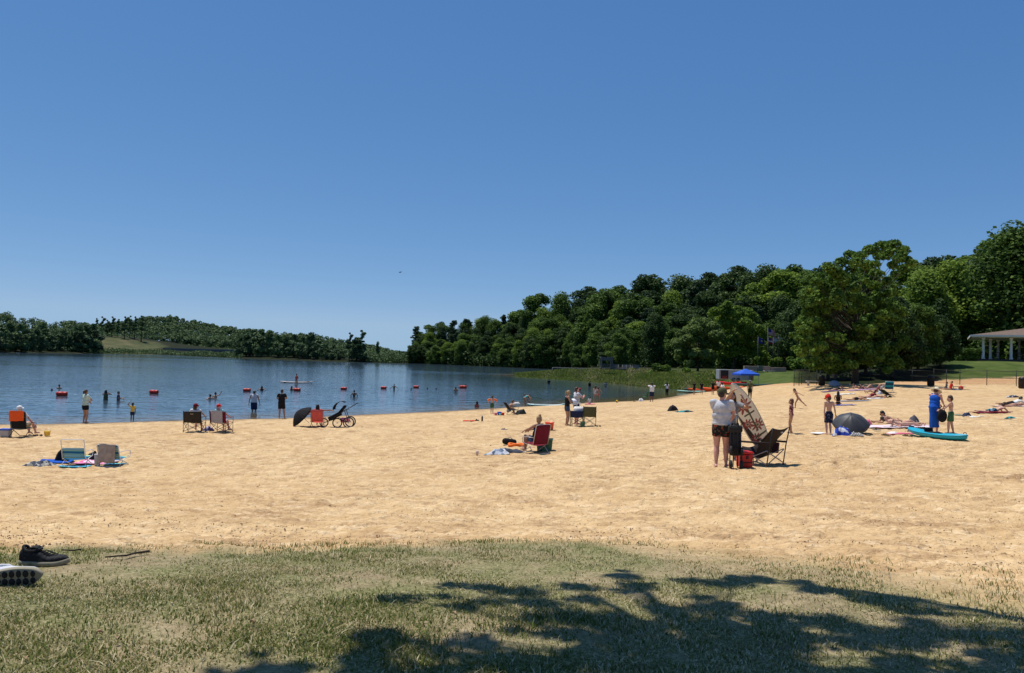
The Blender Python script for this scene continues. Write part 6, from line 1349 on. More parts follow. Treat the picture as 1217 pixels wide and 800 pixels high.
FT = {'fb': proto_tree('broadleaf_tree', 18, 13, 1700, 1.35, 31, crown0=.08, npuff=26, lm='far'), 'fp': proto_tree('pine_tree', 22, 9, 1500, 1.1, 32, crown0=.5, npuff=16, lm='far', ptype='pine'), 'fc': proto_tree('broadleaf_tree', 20, 9, 1600, 1.25, 33, crown0=.1, npuff=24, lm='far', ptype='column')}
PT.update({k: [v] for k, v in FT.items()}); PH_.update({'fb': 18, 'fp': 22, 'fc': 20})
for px, yt, d in [(122,376,640),(128,380,650),(134,376,645),(141,379,650),(149,376,640),(155,375,655),(161,376,650),(169,375,640),(115,378,640)]:
    plant('fp', 0, px, yt, d, 'tall far pine standing above the left shore wood', 'pines standing above the left shore wood', wide=rq.uniform(.8, 1.1), base=10)
for i in range(24):
    px = 2+i*4.7+rq.uniform(-2, 2); k = rq.choice(['fb', 'fb', 'fc'])
    plant(k, 0, px, 392+rq.uniform(-9, 14)-(4 if px < 20 else 0), dsh(px)+rq.uniform(3, 22), 'rounded tree on the far left shore of the lake', 'trees on the far left shore', wide=1.1)
plant('fc', 0, 107, 397, 470, 'dark tree standing alone at the left of the far meadow', wide=1.2)
for i, (px, yt, d, k) in enumerate([(287,399,432,'fb'),(294,395,436,'fc'),(302,391,440,'fb'),(312,391,436,'fb'),(321,392,438,'fc'),(331,398,428,'fb'),(341,396,430,'fc'),(350,397,432,'fb'),(360,400,425,'fb'),(370,394,428,'fc'),(378,401,424,'fb'),(388,408,418,'fb'),(397,409,420,'fb'),(405,412,415,'fb')]):
    plant(k, 0, px, yt, dsh(px)+5+(d-405)*.4, 'tree on the wooded point at the middle of the far shore', 'trees on the wooded point', wide=1.15)
plant('fp', 0, 416, 395, dsh(416)+4, 'flat topped pine on the point, left of a pair', wide=1.0); plant('fc', 0, 424, 400, dsh(424)+5, 'dense tree below the pair of tall pines on the point', wide=1.4); plant('fp', 0, 430, 392, dsh(430)+4, 'tallest flat topped pine at the right end of the wooded point', wide=1.3); plant('fb', 0, 431, 408, dsh(431)+4, 'dark round tree at the right end of the wooded point', wide=1.1)
plant('fc', 0, 449, 405, 404, 'slim lone tree standing right of the wooded point', wide=.8); plant('fb', 0, 441, 420, 404, 'low bush like tree beside the slim lone tree', wide=1.1)
for px, yt in [(468,421),(476,420),(484,419),(493,405),(489,414)]: plant('fb', 0, px, yt, 405, 'low tree at the foot of the right headland', 'low trees by the headland', wide=1.2)
# shoreline shrubs, far left
X, Y = [], []
for i in range(7000):
    px = rq.choice([rq.uniform(104, 288)]*3+[rq.uniform(436, 486)]); yb = float(np.interp(px, [p[0] for p in BACK[::-1]], [p[1] for p in BACK[::-1]])); p = at_z(px, yb, 0); k = 1+rq.random()*.035; X.append(p.x*k); Y.append(p.y*k)
X, Y = np.array(X), np.array(Y); Z = np.maximum(hgt(X, Y), 0)+RNG.random(len(X))**1.5*2.6*(.3+1.2*vnoise(X*.1, Y*.1, 19))
Nn = RNG.normal(size=(len(X), 3)); Nn[:, 2] += .8; Nn /= np.linalg.norm(Nn, axis=1)[:, None]
o = bpy.data.objects.new('shore_scrub', leaf_mesh('shore_scrub', np.stack([X, Y, Z], 1), Nn, RNG.uniform(.6, 1.3, len(X)), RNG.uniform(.2, 1, len(X)), LM['far'])); COL.objects.link(o); tag(o, kind='stuff')
# unused prototypes go
for ks in PT.values():
    for t in list(ks):
        if t.location.y == -500 or (tuple(t.location) == (0, 0, 0)):
            for c in kids(t): bpy.data.objects.remove(c)
            bpy.data.objects.remove(t)
# --- the tree that shades the near grass: trunk behind and right of the camera, boughs reaching over
shp = [(520,720,7),(560,700,8),(600,712,9),(650,715,9),(700,705,8),(745,685,8),(780,700,8),(830,712,9),(860,695,8),(905,690,8),(940,694,9),(985,705,8),(700,745,11),(760,735,11),(830,745,11),(880,730,10),(940,735,11),(1000,745,11),(1050,760,11),(1090,730,8),(1110,745,9),(1150,762,10),(1190,775,10),(1225,790,10),(480,765,9),(540,770,9),(600,775,11),(660,790,11),(720,780,10),(790,785,10),(860,790,10),(930,785,11),(1000,792,10),(1080,795,10),(1150,800,9),(640,750,8),(325,790,6),(350,800,7),(300,802,7),(440,800,9),(510,800,10),(570,812,10),(1040,712,6),(1075,722,7)]
shp_extra = [(470,812,11),(540,826,11),(620,822,12),(700,815,12),(780,815,12),(860,818,12),(940,815,12),(1020,820,12),(1100,815,12),(1180,820,12),(1225,812,11),(1250,770,11),(900,760,10),(960,765,10),(1120,780,10),(820,765,10),(740,765,10),(640,800,10)]; shp = shp+shp_extra
pf = []; rs_ = random.Random(8)
for px, py, rp in shp:
    g = gp(px, py) if py < 799 else at_z(px, py, 2.35); hgt2 = rs_.uniform(5.6, 7.6); p = Vector((g.x, g.y, g.z))+SUNV*(hgt2/SUNV.z); r = rp*.029*rs_.uniform(.75, 1.2)
    for _ in range(3):
        a_ = rs_.uniform(0, 6.283); q_ = r*rs_.uniform(.15, 1.15); pf.append((p.x+q_*math.cos(a_), p.y+q_*math.sin(a_)*.8, p.z+rs_.uniform(-.5, .5), r*rs_.uniform(.35, .62), r*.35))
for i in range(60):
    pf.append((rs_.uniform(-1, 7), rs_.uniform(-6, 3.0), rs_.uniform(8, 13), rs_.uniform(.5, 1.0), .6))
tx_, ty_ = 4.2, -2.2; z0 = H(tx_, ty_) if False else 2.45
pf = [(x-tx_, y-ty_, z-z0, r, rz) for x, y, z, r, rz in pf]
t = bpy.data.objects.new('shade_tree', None); COL.objects.link(t); t.location = (tx_, ty_, z0); C_, N_, S_, T_ = puff_leaves(pf[:3*len(shp)], 19000, .080, .6, 0); C2, N2, S2, T2 = puff_leaves(pf[3*len(shp):], 9000, .22, .4, .2)
me = leaf_mesh('crown', np.concatenate([C_, C2]), np.concatenate([N_, N2]), np.concatenate([S_, S2]), np.concatenate([T_, T2]), LM['green']); o = bpy.data.objects.new('crown', me); COL.objects.link(o); o.parent = t
mb = MB(); top = Vector((-.3, .6, 7.5)); mb.tube([(0,0,-.4),(0,0,.2),(-.05,.1,3),(-.1,.3,5.5),top,(-.5,.8,10)], [.42,.32,.26,.22,.18,.06], 10)
for a_ in range(6):
    tgt = Vector([(-5.5,7.5,7.6),(-3.0,8.2,7.4),(-1,8.2,7.8),(-7,6.2,7.0),(-4.5,5.5,8.0),(-2,5.8,7.4)][a_]); s0 = Vector((-.1,.3,4.6+.5*a_)); pts = [s0, s0.lerp(tgt, .3)+Vector((0,0,.9)), s0.lerp(tgt, .65)+Vector((0,0,.8)), tgt]; mb.tube(pts, [.13,.10,.06,.02], 7)
for p in pf[:3*len(shp)]:
    q = Vector(p[:3]); k_ = min([Vector(v) for v in [(-5.5,7.5,7.6),(-3.0,8.2,7.4),(-1,8.2,7.8),(-7,6.2,7.0),(-4.5,5.5,8.0),(-2,5.8,7.4)]], key=lambda v: (v-q).length); mb.tube([k_*.92+Vector((0,0,.2)), k_.lerp(q, .5)+Vector((0,0,.12)), q], [.03,.02,.008], 5)
mb.build('trunk', bark, t); tag(t, 'leafy tree behind the viewer whose boughs shade the near grass', 'tree')
# ================================================================== BUILDINGS, FENCES, FAR THINGS
def G(x, y): return max(0, float(hgt(np.array([x]), np.array([y]))[0]))
def xat(px, d): r = ray(px, 430); return r.x/r.y*d
def zat(px, py, d): return at_d(px, py, d).z
M_wood = mat('weathered_wood', (.16,.155,.145), .9, .25, 3, bump=.4); M_paint = mat('white_paint', (.66,.66,.62), .5, .06, 2); M_roof = mat('roof_shingle', (.15,.105,.08), .9, .25, 6, bump=.5)
M_glass = mat('window_glass', (.03,.04,.05), .1, .1, 2, spec=.8); M_fence = mat('fence_black', (.02,.022,.02), .5, .1, 8)
# pavilion on its mound
dP = 100.; zf = zat(1185, 427.2, dP); xl = 62.6; px0 = xat(1154, dP)
t = empty('pavilion', (xl, dP, zf), R(-30), 'white columned open pavilion on the grassy mound at the right edge', 'pavilion')
mb = MB(); mb.box((12,4.2,-.32), (26,10.5,.64)); mb.build('floor', mat('pavilion_floor', (.05,.045,.045), .8), t)
Hc = zat(1165, 401.5, dP)-zf
def column(x, y):
    mb = MB(); mb.box((x,y,.08), (.42,.42,.16)); mb.lathe([(.20,.16),(.17,.22),(.165,Hc*.5),(.145,Hc-.28),(.19,Hc-.24),(.19,Hc-.2)], 14, (x,y,0)); mb.box((x,y,Hc-.12), (.42,.42,.16)); mb.build('column', M_paint, t)
for x in (.9, 4.0, 7.1, 10.2, 13.3, 16.4, 19.5, 22.6): column(x, -.6)
for x, y in ((1.9, 3.0), (2.2, 8.8), (3.1, 8.8), (5.6, 8.8), (8.5, 8.8)): column(x, y)
mb = MB(); e = .9; x0, x1, y0, y1 = -.6, 25.5, -1.8, 10.4; zr = Hc+.30; rz_ = zr+1.35
mb.add([(x0,y0,zr),(x1,y0,zr),(x1,y1,zr),(x0,y1,zr),(x0+7.5,4.3,rz_),(x1-7,4.3,rz_)], [(0,1,5,4),(1,2,5),(2,3,4,5),(3,0,4)]); mb.build('roof', M_roof, t)
mb = MB(); mb.box(((x0+x1)/2,y0+.02,zr-.10), (x1-x0+.1,.06,.26)); mb.box((x0+.02,(y0+y1)/2,zr-.10), (.06,y1-y0-.1,.26)); mb.box(((x0+x1)/2,(y0+y1)/2,zr-.26), (x1-x0-.4,y1-y0-.4,.05)); mb.build('fascia', M_paint, t)
mb = MB(); mb.box((12.2,-.6,Hc+.04), (23.6,.34,.16)); mb.box((.9,4.2,Hc+.04), (.32,9.2,.16)); mb.build('beam', M_paint, t)
mb = MB(); mb.box((13.5,5.6,Hc/2), (14.0,.25,Hc-.02)); mb.box((6.6,7.7,Hc/2), (.25,3.9,Hc-.02)); w_ = mb.build('wall', mat('siding_white', (.60,.61,.60), .7, .08, 2), t)
for x in (8.2, 11.6, 15.0):
    mb = MB(); mb.box((x,5.44,1.7), (1.3,.10,1.9)); wd_ = mb.build('window', M_glass, t)
    mb = MB()
    for q in (-.65, 0, .65): mb.box((x+q,5.37,1.7), (.08,.06,1.98))
    for q in (-.95, -.3, .35, .95): mb.box((x,5.365,1.7+q), (1.38,.05,.07))
    mb.build('frame', M_paint, wd_)
mb = MB()
for x in np.arange(1.3, 18, .55): mb.tube([(x,3.9,.0),(x,3.9,.95)], .025, 5)
mb.box((9.6,3.9,.98), (17,.06,.06)); mb.box((9.6,3.9,.12), (17,.05,.05)); mb.build('railing', M_fence, t)
def table(x, y):
    g = Vector((xl, dP, zf))+Matrix.Rotation(R(-30), 3, 'Z')@Vector((x, y, 0)); q = empty('picnic_table', g, R(-30), 'dark picnic table standing under the pavilion roof', 'table', 'picnic tables in the pavilion')
    mb = MB(); mb.box((0,0,.75), (1.8,.75,.06)); mb.build('tabletop', M_fence, q)
    for s in (-1, 1): mb = MB(); mb.box((0,s*.75,.45), (1.8,.28,.05)); mb.build('bench', M_fence, q); mb = MB(); mb.tube([(s*.7,-.75,.42),(s*.7,.75,.42)], .03, 6); mb.tube([(s*.7,-.5,0),(s*.7,-.15,.74)], .03, 6); mb.tube([(s*.7,.5,0),(s*.7,.15,.74)], .03, 6); mb.build('leg', M_fence, q)
for x, y in ((4.7,1.6),(7.6,1.6),(10.2,1.8),(12.8,1.6)): table(x, y)
# hedge
hx0, hx1 = xat(1139, 98), xat(1161, 98)
pf = []
for i in range(60): pf.append((random.uniform(0, hx1-hx0), random.uniform(-.8,.8), random.choice([.35,.9,1.25]), .36, .34))
C_, N_, S_, T_ = puff_leaves(pf, 7000, .16, .3, .3); C_[:, 2] = np.minimum(C_[:, 2], 1.52)
t = empty('hedge', (hx0, 98, zat(1150, 427.5, 98)-.05), 0, 'clipped boxy hedge left of the pavilion', 'hedge'); o = bpy.data.objects.new('foliage', leaf_mesh('foliage', C_, N_, S_, T_, LM['green'])); COL.objects.link(o); o.parent = t
mb = MB()
for i in range(6): mb.tube([(.3+i*.45,0,-.4),(.3+i*.45,.1,1.0)], .03, 5)
mb.build('stems', bark, t)
# chain link fence
cl, nt, b = nodes('chain_link'); N = nt.nodes.new; L = nt.links.new; tc = N('ShaderNodeTexCoord'); mp = N('ShaderNodeMapping'); mp.inputs['Rotation'].default_value = (0, R(45), 0); mp.inputs['Scale'].default_value = (9, 9, 9); L(tc.outputs['Object'], mp.inputs[0]); sx = N('ShaderNodeSeparateXYZ'); L(mp.outputs[0], sx.inputs[0])
a1 = math_('LESS_THAN', math_('FRACT', sx.outputs[0]), .09); a2 = math_('LESS_THAN', math_('FRACT', sx.outputs[2]), .09); L(math_('MAXIMUM', a1, a2), b.inputs['Alpha']); b.inputs['Base Color'].default_value = (.03,.03,.03,1); b.inputs['Metallic'].default_value = .3
def fence(label, pts, hgt_, step=2.5, name='fence', mid=True, mesh=True, r=.035):
    P_ = [Vector((x, y, G(x, y))) for x, y in pts]; t = empty(name, P_[0], 0, label, 'fence'); o0 = P_[0]; posts = []
    for a, b_ in zip(P_[:-1], P_[1:]):
        n = max(1, round((b_-a).length/step))
        for i in range(n): q = a.lerp(b_, i/n); posts.append(Vector((q.x, q.y, G(q.x, q.y))))
    posts.append(P_[-1])
    for p in posts: mb = MB(); q = p-o0; mb.tube([q-Vector((0,0,.3)), q+Vector((0,0,hgt_+.05))], r, 8); mb.ell(q+Vector((0,0,hgt_+.06)), r*1.3, 8, 6); mb.build('post', M_fence, t)
    mb = MB(); mb.tube([p-o0+Vector((0,0,hgt_)) for p in posts], r*.75, 6); mb.build('top_rail', M_fence, t)
    if mid: mb = MB(); mb.tube([p-o0+Vector((0,0,hgt_*.5)) for p in posts], r*.6, 6); mb.build('mid_rail', M_fence, t)
    if mesh:
        mb = MB()
        for a, b_ in zip(posts[:-1], posts[1:]): a = a-o0; b_ = b_-o0; mb.add([a+Vector((0,0,.05)), b_+Vector((0,0,.05)), b_+Vector((0,0,hgt_)), a+Vector((0,0,hgt_))], [(0,1,2,3)])
        mb.build('chain_link_mesh', cl, t)
    return t
pp = [(xat(p, d), d) for p, d in ((1110,82),(1141,77),(1173,75),(1208,73),(1260,71))]
fence('black chain link fence along the foot of the pavilion mound', pp, 1.45, 2.9)
pp = [(xat(p, d), d) for p, d in ((975,88),(1010,88),(1060,86),(1110,82))]
fence('dark chain link fence in the shade behind the great oak', pp, 1.25, 2.6)
pp = [(xat(p, d), d) for p, d in ((944,80),(950,80),(962,80),(971,80),(971,84),(944,84))]
fence('small dark gated enclosure of upright metal panels at the sand edge', pp, 1.65, .8, name='fence_enclosure')
# bins
def bin_(label, px, d, h=1.05, w=.6):
    x = xat(px, d); t = empty('litter_bin', (x, d, G(x, d)), R(6), label, 'bin'); m_ = mat('bin_brown', (.035,.022,.016), .7, .2, 6)
    mb = MB(); mb.lathe([(w*.42,0),(w*.5,.03),(w*.52,h*.8),(w*.5,h*.82)], 16, cap=True); mb.build('body', m_, t); mb = MB(); mb.lathe([(w*.56,h*.82),(w*.56,h*.9),(w*.4,h),(.02,h*1.02)], 16, cap=False); mb.build('lid', M_black, t)
    mb = MB()
    for i in range(14): a = i*2*math.pi/14; mb.box((w*.52*math.cos(a), w*.52*math.sin(a), h*.42), (.06,.06,h*.74), rot=(0,0,a))
    mb.build('slats', m_, t)
bin_('dark brown litter bin standing by the fence at the top of the sand', 1106.5, 71, 1.0, .55); bin_('dark litter bin by the fence at the right edge of the frame', 1216, 68, 1.05, .65); bin_('dark litter bin in the shade left of the pale umbrella', 977, 71, 1.0, .5)
t = empty('bench', (xat(968, 74), 74, G(xat(968, 74), 74)), 0, 'pale bench slab in front of the gated enclosure', 'bench'); mb = MB(); mb.box((0,0,.45), (1.6,.4,.07)); mb.build('seat', mat('concrete', (.42,.40,.37), .9, .12, 5), t, bevel=.01)
for s in (-.6,.6): mb = MB(); mb.box((s,0,.2), (.12,.34,.42)); mb.build('leg', mat('concrete', (.42,.40,.37), .9, .12, 5), t)
def grill(px, d, label):
    x = xat(px, d); t = empty('park_grill', (x, d, G(x, d)), R(20), label, 'grill'); mb = MB(); mb.tube([(0,0,-.1),(0,0,.8)], .05, 8); mb.build('post', M_fence, t); mb = MB(); mb.box((0,0,.92), (.5,.4,.25)); mb.build('firebox', M_black, t, bevel=.02)
grill(992.5, 76, 'black park grill on a post behind the pale umbrella')
# trailer, canopy, monument, flags
dT = 106; g = (xat(855, dT), dT); z0 = zat(866, 453, dT); wT = xat(894, dT)-xat(853.5, dT); hT = zat(866, 440, dT)-z0
t = empty('cargo_trailer', (g[0], dT, z0), R(-3), 'white cargo trailer with its dark rear door open, behind the kayaks', 'trailer'); mb = MB(); mb.box((wT*.5,1.1,hT/2+.15), (wT,2.1,hT-.15)); mb.build('body', mat('trailer_white', (.34,.34,.35), .4, .05, 2), t, bevel=.06)
mb = MB(); mb.box((wT*.155,.02,hT/2+.15), (wT*.22,.06,hT*.78)); o = mb.build('doorway', M_black, t); mb = MB(); mb.box((wT*.155,-.03,hT*.35), (wT*.15,.05,hT*.25)); mb.build('cargo', mat('cargo_red', (.18,.03,.03), .7), o)
mb = MB(); mb.box((wT*.93,.02,hT/2+.1), (wT*.13,.06,hT*.9)); mb.build('wooden_panel', mat('panel_tan', (.22,.13,.08), .8), t)
for x in (.42,.55): mb = MB(); mb.tube([(wT*x,-.02,.2),(wT*x,.12,.2)], .28, 16); mb.build('wheel', M_rubber, t)
mb = MB(); mb.box((wT*.66,-.005,hT*.55), (wT*.22,.02,hT*.14)); mb.build('lettering_band', mat('trailer_grey', (.25,.25,.27), .5), t)
dC = 98; xc = xat(886.5, dC); zc = G(xc, dC); hb = zat(886, 444.2, dC)-zc; ht = zat(886, 438.2, dC)-zc; wC = (xat(901, dC)-xat(872.5, dC))/2*.82
t = empty('canopy_tent', (xc, dC, zc), R(8), 'blue pop-up canopy tent standing in front of the white trailer', 'tent'); mb = MB(); k = .92
mb.add([(-wC,-wC,hb),(wC,-wC,hb),(wC,wC,hb),(-wC,wC,hb),(0,0,ht)], [(0,1,4),(1,2,4),(2,3,4),(3,0,4)]); solid(mb.build('roof', mat('canopy_blue', (.015,.09,.50), .6, .1, 2), t), .01)
mb = MB()
for a, b_ in (((-wC,-wC),(wC,-wC)),((wC,-wC),(wC,wC)),((wC,wC),(-wC,wC)),((-wC,wC),(-wC,-wC))): mb.add([(*a,hb),(*b_,hb),(*b_,hb-.22),(*a,hb-.22)], [(0,1,2,3)])
mb.build('valance', mat('canopy_blue', (.015,.09,.50), .6, .1, 2), t)
for x in (-1, 1):
    for y in (-1, 1): mb = MB(); mb.tube([(x*wC*k,y*wC*k,0),(x*wC*k,y*wC*k,hb)], .025, 6); mb.build('leg', M_steel, t)
mb = MB(); mb.box((0,.2,.74), (1.8,.7,.05)); q = empty('folding_table', (xc-.6, dC-.2, zc), 0, 'folding table in the shade of the blue canopy', 'table'); mb.build('tabletop', M_steel, q)
for x in (-.8,.8): mb = MB(); mb.tube([(x,-.1,0),(x,.5,.72)], .02, 6); mb.tube([(x,.5,0),(x,-.1,.72)], .02, 6); mb.build('leg', M_steel, q)
dM = 132; x0 = xat(884, dM); x1 = xat(934, dM); zb = zat(909, 441.5, dM); hm_ = zat(909, 435.5, dM)-zb
t = empty('memorial_wall', (x0, dM, zb), 0, 'low pinkish stone memorial wall on the lawn below the flags', 'monument'); st = mat('stone_pink', (.30,.22,.19), .85, .15, 1.2, bump=.3); W_ = x1-x0
for a, b_, hh_ in ((0,.32,1.0),(.44,.62,1.05),(.62,1.0,.85)): mb = MB(); mb.box((W_*(a+b_)/2,0,hm_*hh_/2), (W_*(b_-a)-.05,.7,hm_*hh_)); mb.build('stone_block', st, t, bevel=.04)
mb = MB(); mb.box((W_*.38,-.1,hm_*.55), (W_*.11,.9,hm_*1.1)); mb.build('plinth', mat('stone_green', (.10,.13,.11), .8), t, bevel=.03)
mb = MB(); mb.box((W_*.55,-1.1,.1), (W_*.25,1.0,.2)); mb.build('step', mat('stone_pale', (.45,.38,.33), .85), t)
def flag(px, ytop, d, w, h, mats, label, split=None, yaw=12):
    x = xat(px, d); z0 = G(x, d); zt = zat(px, ytop, d); t = empty('flagpole', (x, d, z0), R(yaw), label, 'flag'); mb = MB(); mb.tube([(0,0,-.2),(0,0,zt-z0)], [.07,.04], 8); mb.ell((0,0,zt-z0+.06), .08, 8, 6); mb.build('pole', mat('pole_grey', (.10,.11,.11), .4, .05, 3), t)
    mb = MB(); N_ = 14
    def fn(u, v): return Vector((u*w*(.88), .16*math.sin(u*7+v*2)*u, zt-z0-.1-v*h-u*u*w*.42-.10*math.sin(u*5)))
    vs = [fn(i/N_, j/13) for j in range(14) for i in range(N_+1)]; fs = [(j*(N_+1)+i, j*(N_+1)+i+1, (j+1)*(N_+1)+i+1, (j+1)*(N_+1)+i) for j in range(13) for i in range(N_)]
    mb.add(vs, fs, True); o = mb.build('flag', mats, t)
    if split:
        for k_, p in enumerate(o.data.polygons): p.material_index = split(k_ % N_, k_//N_, N_)
    return t
fr, fw, fb = mat('flag_red', (.45,.03,.04), .8), mat('flag_white', (.62,.62,.64), .8), mat('flag_blue', (.02,.03,.20), .8)
flag(912, 389.5, 140, 1.9, 1.15, [fr, fw, fb], 'tallest flagpole flying the striped red and white flag with a blue corner', lambda i, j, n: 2 if (i < n*.42 and j < 7) else j % 2)
flag(900.5, 400, 138, 1.6, 1.0, [fb, mat('flag_gold', (.5,.35,.05), .8)], 'flagpole with the dark blue flag left of the striped one', lambda i, j, n: 1 if (abs(i-n*.5)+abs(j-6) < 3) else 0)
flag(912.5, 400.5, 146, 1.5, 1.0, [fr, fw, fb], 'flagpole with a red, white and blue banded flag below the striped flag', lambda i, j, n: 2 if (i < n*.4 and j < 6) else (1 if 4 < j < 9 else 0))
flag(918.5, 400, 143, 1.5, 1.0, [mat('flag_grey', (.33,.38,.42), .8), fw], 'flagpole with the pale grey flag between red and white flags', lambda i, j, n: 1 if 3 < j < 8 else 0)
flag(924.5, 399.5, 138, 1.8, 1.1, [fw, mat('flag_red2', (.45,.08,.09), .8)], 'rightmost flagpole with the mostly white flag', lambda i, j, n: 1 if (abs(i-n*.45) < 1.5 and 4 < j < 8) else 0)
# kayaks drawn up on the shore
def bk(label, px, d, Lm, col, yaw, z=0, h=.32):
    x = xat(px, d); g = Vector((x, d, G(x, d))); print('BK', label[:20], g, hor(px)+(CAMZ-g.z-z)*880/d); return kayak('kayak', label, (g.x, g.y, g.z+z), Lm, .75, h, col, R(yaw))
KO = mat('kayak_orange', (.72,.10,.02), .35, .1, 2); KR = mat('kayak_red', (.55,.02,.015), .35, .1, 2); KG = mat('kayak_green', (.02,.06,.05), .4, .1, 2); KW = mat('kayak_mint', (.30,.55,.45), .4, .1, 2)
bk('orange kayak drawn up left of the others, bow toward the water', 835, 97, 3.9, KO, 8, .05, .42); bk('second orange kayak right behind the person in black tee', 851, 96, 3.8, KO, -6, .05, .42)
bk('bright red kayak resting high on top of the others', 869, 97, 4.2, KR, 2, .48, .5); bk('orange red kayak lying under the bright red one', 866, 95.5, 4.4, KO, -3, .0, .45); bk('long dark green canoe lying at the right end of the boats', 896, 92, 5.0, KG, 2, 0, .4); bk('pale mint kayak nearest the water at the left', 822, 94, 3.6, KW, 0, 0.02, .25)
bk('dark green kayak behind the mint one', 829, 98.5, 3.4, KG, -4, .1, .3)
# tower, boardwalk
dB = 160; xb = xat(715, dB); zb = zat(715, 446, dB); zb = max(zb, .1)
t = empty('lifeguard_tower', (xb, dB, zb), 0, 'grey wooden observation tower and raised deck beside the boardwalk', 'tower'); s_ = dB/F
Ht = zat(715, 424, dB)-zb
for x in (0, 2.3): 
    for y in (0, 2.3): mb = MB(); mb.box((x,y,Ht/2), (.22,.22,Ht)); mb.build('post', M_wood, t)
for z in (Ht*.42, Ht*.97): mb = MB(); mb.box((1.15,1.15,z), (2.6,2.6,.14)); mb.build('platform', M_wood, t)
for z in (Ht*.52, Ht*.60): mb = MB(); mb.box((1.15,-.13,z), (2.5,.06,.14)); mb.build('rail', M_wood, t)
mb = MB(); mb.box((1.15,-.16,Ht*.88), (2.5,.05,.6)); mb.build('board_panel', M_wood, t)
zdk = zat(735, 438.5, dB)-zb; x2 = xat(750, dB)-xb
mb = MB(); mb.box((2.4+(x2-2.4)/2,1.1,zdk), (x2-2.4,2.2,.16)); mb.build('deck', M_wood, t)
for i in range(5):
    x = 2.8+i*(x2-2.9)/4; mb = MB(); mb.tube([(x,.1,-.5),(x,.1,zdk+.95)], .09, 6); mb.build('deck_post', M_wood, t)
for k_ in (.35,.65,.95): mb = MB(); mb.box((2.4+(x2-2.4)/2,.05,zdk+k_), (x2-2.4,.05,.08)); mb.build('deck_rail', M_wood, t)
mb = MB(); mb.tube([(.1,-.1,0),(2.2,-.1,Ht*.42)], .06, 6); mb.tube([(2.2,-.1,0),(.1,-.1,Ht*.42)], .06, 6); mb.build('cross_brace', M_wood, t)
for i, c_ in enumerate(((.28,.25,.22),(.36,.36,.38),(.2,.22,.25))):
    q = empty('plastic_bin', (xb+3.2+i*2.2, dB+1.0, zb+zdk+.08), 0, ['tan tub on the raised deck next to the tower','pale grey tub in the middle of the raised deck','dark blue grey tub at the right of the raised deck'][i], 'bin'); mb = MB(); mb.box((0,0,.4), (1.3,.8,.75), taper=1.1); mb.build('body', mat('tub%d' % i, c_, .6), q, bevel=.03); mb = MB(); mb.box((0,0,.82), (1.5,.95,.08)); mb.build('lid', mat('tub%d' % i, c_, .6), q)
x3 = xat(761, dB-5); t = empty('deck_landing', (x3, dB-5, G(x3, dB-5)), 0, 'small separate grey wooden landing right of the tower', 'deck'); z_ = zat(761, 441, dB-5)-G(x3, dB-5)
for x in (-.95,.95): mb = MB(); mb.box((x,0,z_*.5+.3), (.14,.14,z_+1.4)); mb.build('post', M_wood, t)
mb = MB(); mb.box((0,0,z_), (2.1,1.4,.12)); mb.build('platform', M_wood, t); mb = MB()
for i in range(7): mb.box((-.8+i*.27,-.05,z_+.45), (.08,.04,.8))
mb.build('railing', M_wood, t)
dW = 172; xa, xb2 = xat(657, dW), xat(741, dW); zz = zat(700, 438.2, dW)
t = empty('boardwalk', (xa, dW, zz), 0, 'long pale wooden boardwalk running low behind the marsh grass', 'boardwalk'); Lw = xb2-xa
mb = MB(); mb.box((Lw/2,0,0), (Lw,2.0,.18)); mb.build('deck', mat('board_pale', (.30,.28,.25), .9, .2, 1), t)
for i in range(12): mb = MB(); mb.box((i*Lw/11,0,-.8), (.2,1.8,1.4)); mb.build('pile', M_wood, t)
# bridge, guard rail, meadow road across the lake
dR = 590; x0, x1 = xat(196, dR), xat(292, dR); zt = zat(245, 416.2, dR); zb_ = zat(245, 418.0, dR)
t = empty('road_bridge', (x0, dR, 0), R(0), 'low concrete road bridge across the far inlet on the left', 'bridge'); conc = mat('concrete_far', (.12,.13,.14), .9, .12, .3); Lb = x1-x0
mb = MB(); mb.box((Lb/2,0,zt-.4), (Lb,9,1.0)); mb.build('deck', conc, t)
mb = MB(); mb.box((Lb/2,-4.6,zt+.5), (Lb,.3,.8)); mb.build('parapet', mat('parapet', (.17,.18,.19), .8), t)
for i in range(6): mb = MB(); x = Lb*(.30+.10*i); mb.box((x,0,(zt-.9)/2-.5), (1.6,7,zt+.1)); mb.build('pier', conc, t)
mb = MB(); mb.box((Lb*.16,0,(zt-.9)/2-.5), (Lb*.12,8,zt-.1)); mb.box((Lb*.90,0,(zt-.9)/2-.5), (Lb*.12,8,zt-.1)); mb.build('abutment', conc, t)
def mast(px, yt, d, label):
    x = xat(px, d); z = zat(px, yt, d); t = empty('pole', (x, d, G(x, d)), 0, label, 'pole'); mb = MB(); mb.tube([(0,0,-1),(0,0,z-G(x, d))], [.35,.25], 8); mb.build('shaft', M_fence, t); mb = MB(); mb.box((0,0,z-G(x, d)-1), (2.4,.3,.3)); mb.build('crossarm', M_fence, t)
mast(487, 411, 520, 'dark thin pole rising at the left of the right headland')
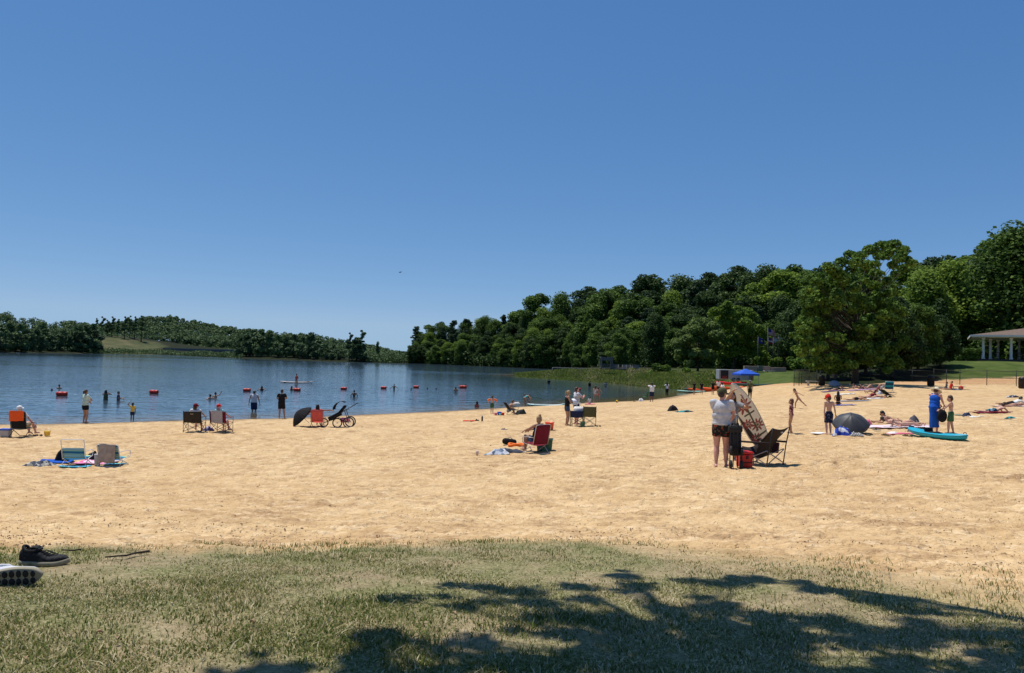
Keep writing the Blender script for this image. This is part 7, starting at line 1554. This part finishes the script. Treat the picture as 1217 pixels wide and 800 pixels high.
# parked cars
def car(px, py, d, col, label, yaw=0):
    x = xat(px, d); z0 = max(G(x, d), zat(px, py, d)); t = empty('parked_car', (x, d, z0), R(yaw), label, 'car', 'cars parked under the trees')
    m_ = mat('car_paint_%s' % col[0], col[1], .3, .04, 2, spec=.6); prof = [(-2.2,.35),(-2.25,.75),(-2.1,.95),(-1.35,1.02),(-.75,1.48),(.7,1.50),(1.4,1.08),(2.15,.95),(2.25,.6),(2.2,.35)]
    mb = MB(); n = len(prof); vs = [(a, y*(1 if z < 1.2 else .82), z) for y in (-.88, .88) for a, z in prof]; mb.add(vs, [tuple(range(n))[::-1], tuple(range(n, 2*n))]+[(i, (i+1) % n, n+(i+1) % n, n+i) for i in range(n)]); mb.build('body', m_, t, bevel=.05)
    for s in (-1, 1):
        mb = MB(); mb.add([(-1.15,s*.875,1.05),(-.68,s*.80,1.40),(.62,s*.80,1.42),(1.2,s*.875,1.08)], [(0,1,2,3)]); o = mb.build('side_window', M_glass, t); o.location.y = s*.012
        for xw in (-1.4, 1.4): mb = MB(); mb.tube([(xw,s*.78,.33),(xw,s*.93,.33)], .33, 18); w_ = mb.build('wheel', M_rubber, t); mb = MB(); mb.tube([(xw,s*.93,.33),(xw,s*.945,.33)], .2, 12); mb.build('rim', M_steel, w_)
    for s in (-.6, .6): mb = MB(); mb.box((2.24,s,.75), (.06,.35,.14)); mb.build('headlight', mat('headlight', (.7,.7,.65), .2), t)
car(1075, 439.5, 112, ('w', (.45,.46,.48)), 'pale silver car parked under the trees, left one'); car(1088, 438.5, 116, ('s', (.28,.33,.42)), 'blue grey car parked under the trees, right one', 10)
t = empty('garden_statue', (xat(1037, 100), 100, G(xat(1037, 100), 100)), 0, 'small pale upright statue like figure in the shade behind the oak', 'statue'); mb = MB(); mb.lathe([(.5,0),(.5,.5),(.35,.6),(.4,1.2),(.5,1.8),(.3,2.3),(.15,2.5),(.25,2.9),(.02,3.2)], 12); mb.build('figure', mat('statue_pale', (.25,.25,.26), .8), t); mb = MB(); mb.box((0,0,.15), (1.4,1.4,.3)); mb.build('plinth', mat('statue_pale', (.25,.25,.26), .8), t)
# bird far up in the sky
b = at_d(475.5, 324, 160); t = empty('bird', b, R(40), 'tiny dark bird gliding high over the lake', 'bird'); mb = MB(); mb.capsule((-.22,0,0), (.22,0,.02), .06, .03, 8); mb.build('body', M_black, t)
for s in (-1, 1): mb = MB(); mb.add([(.10,s*.04,.02),(-.10,s*.04,.02),(-.06,s*.38,.20),(-.02,s*.75,.10),(.06,s*.40,.22)], [(0,1,2,3,4) if s > 0 else (4,3,2,1,0)]); mb.build('wing', M_black, t)
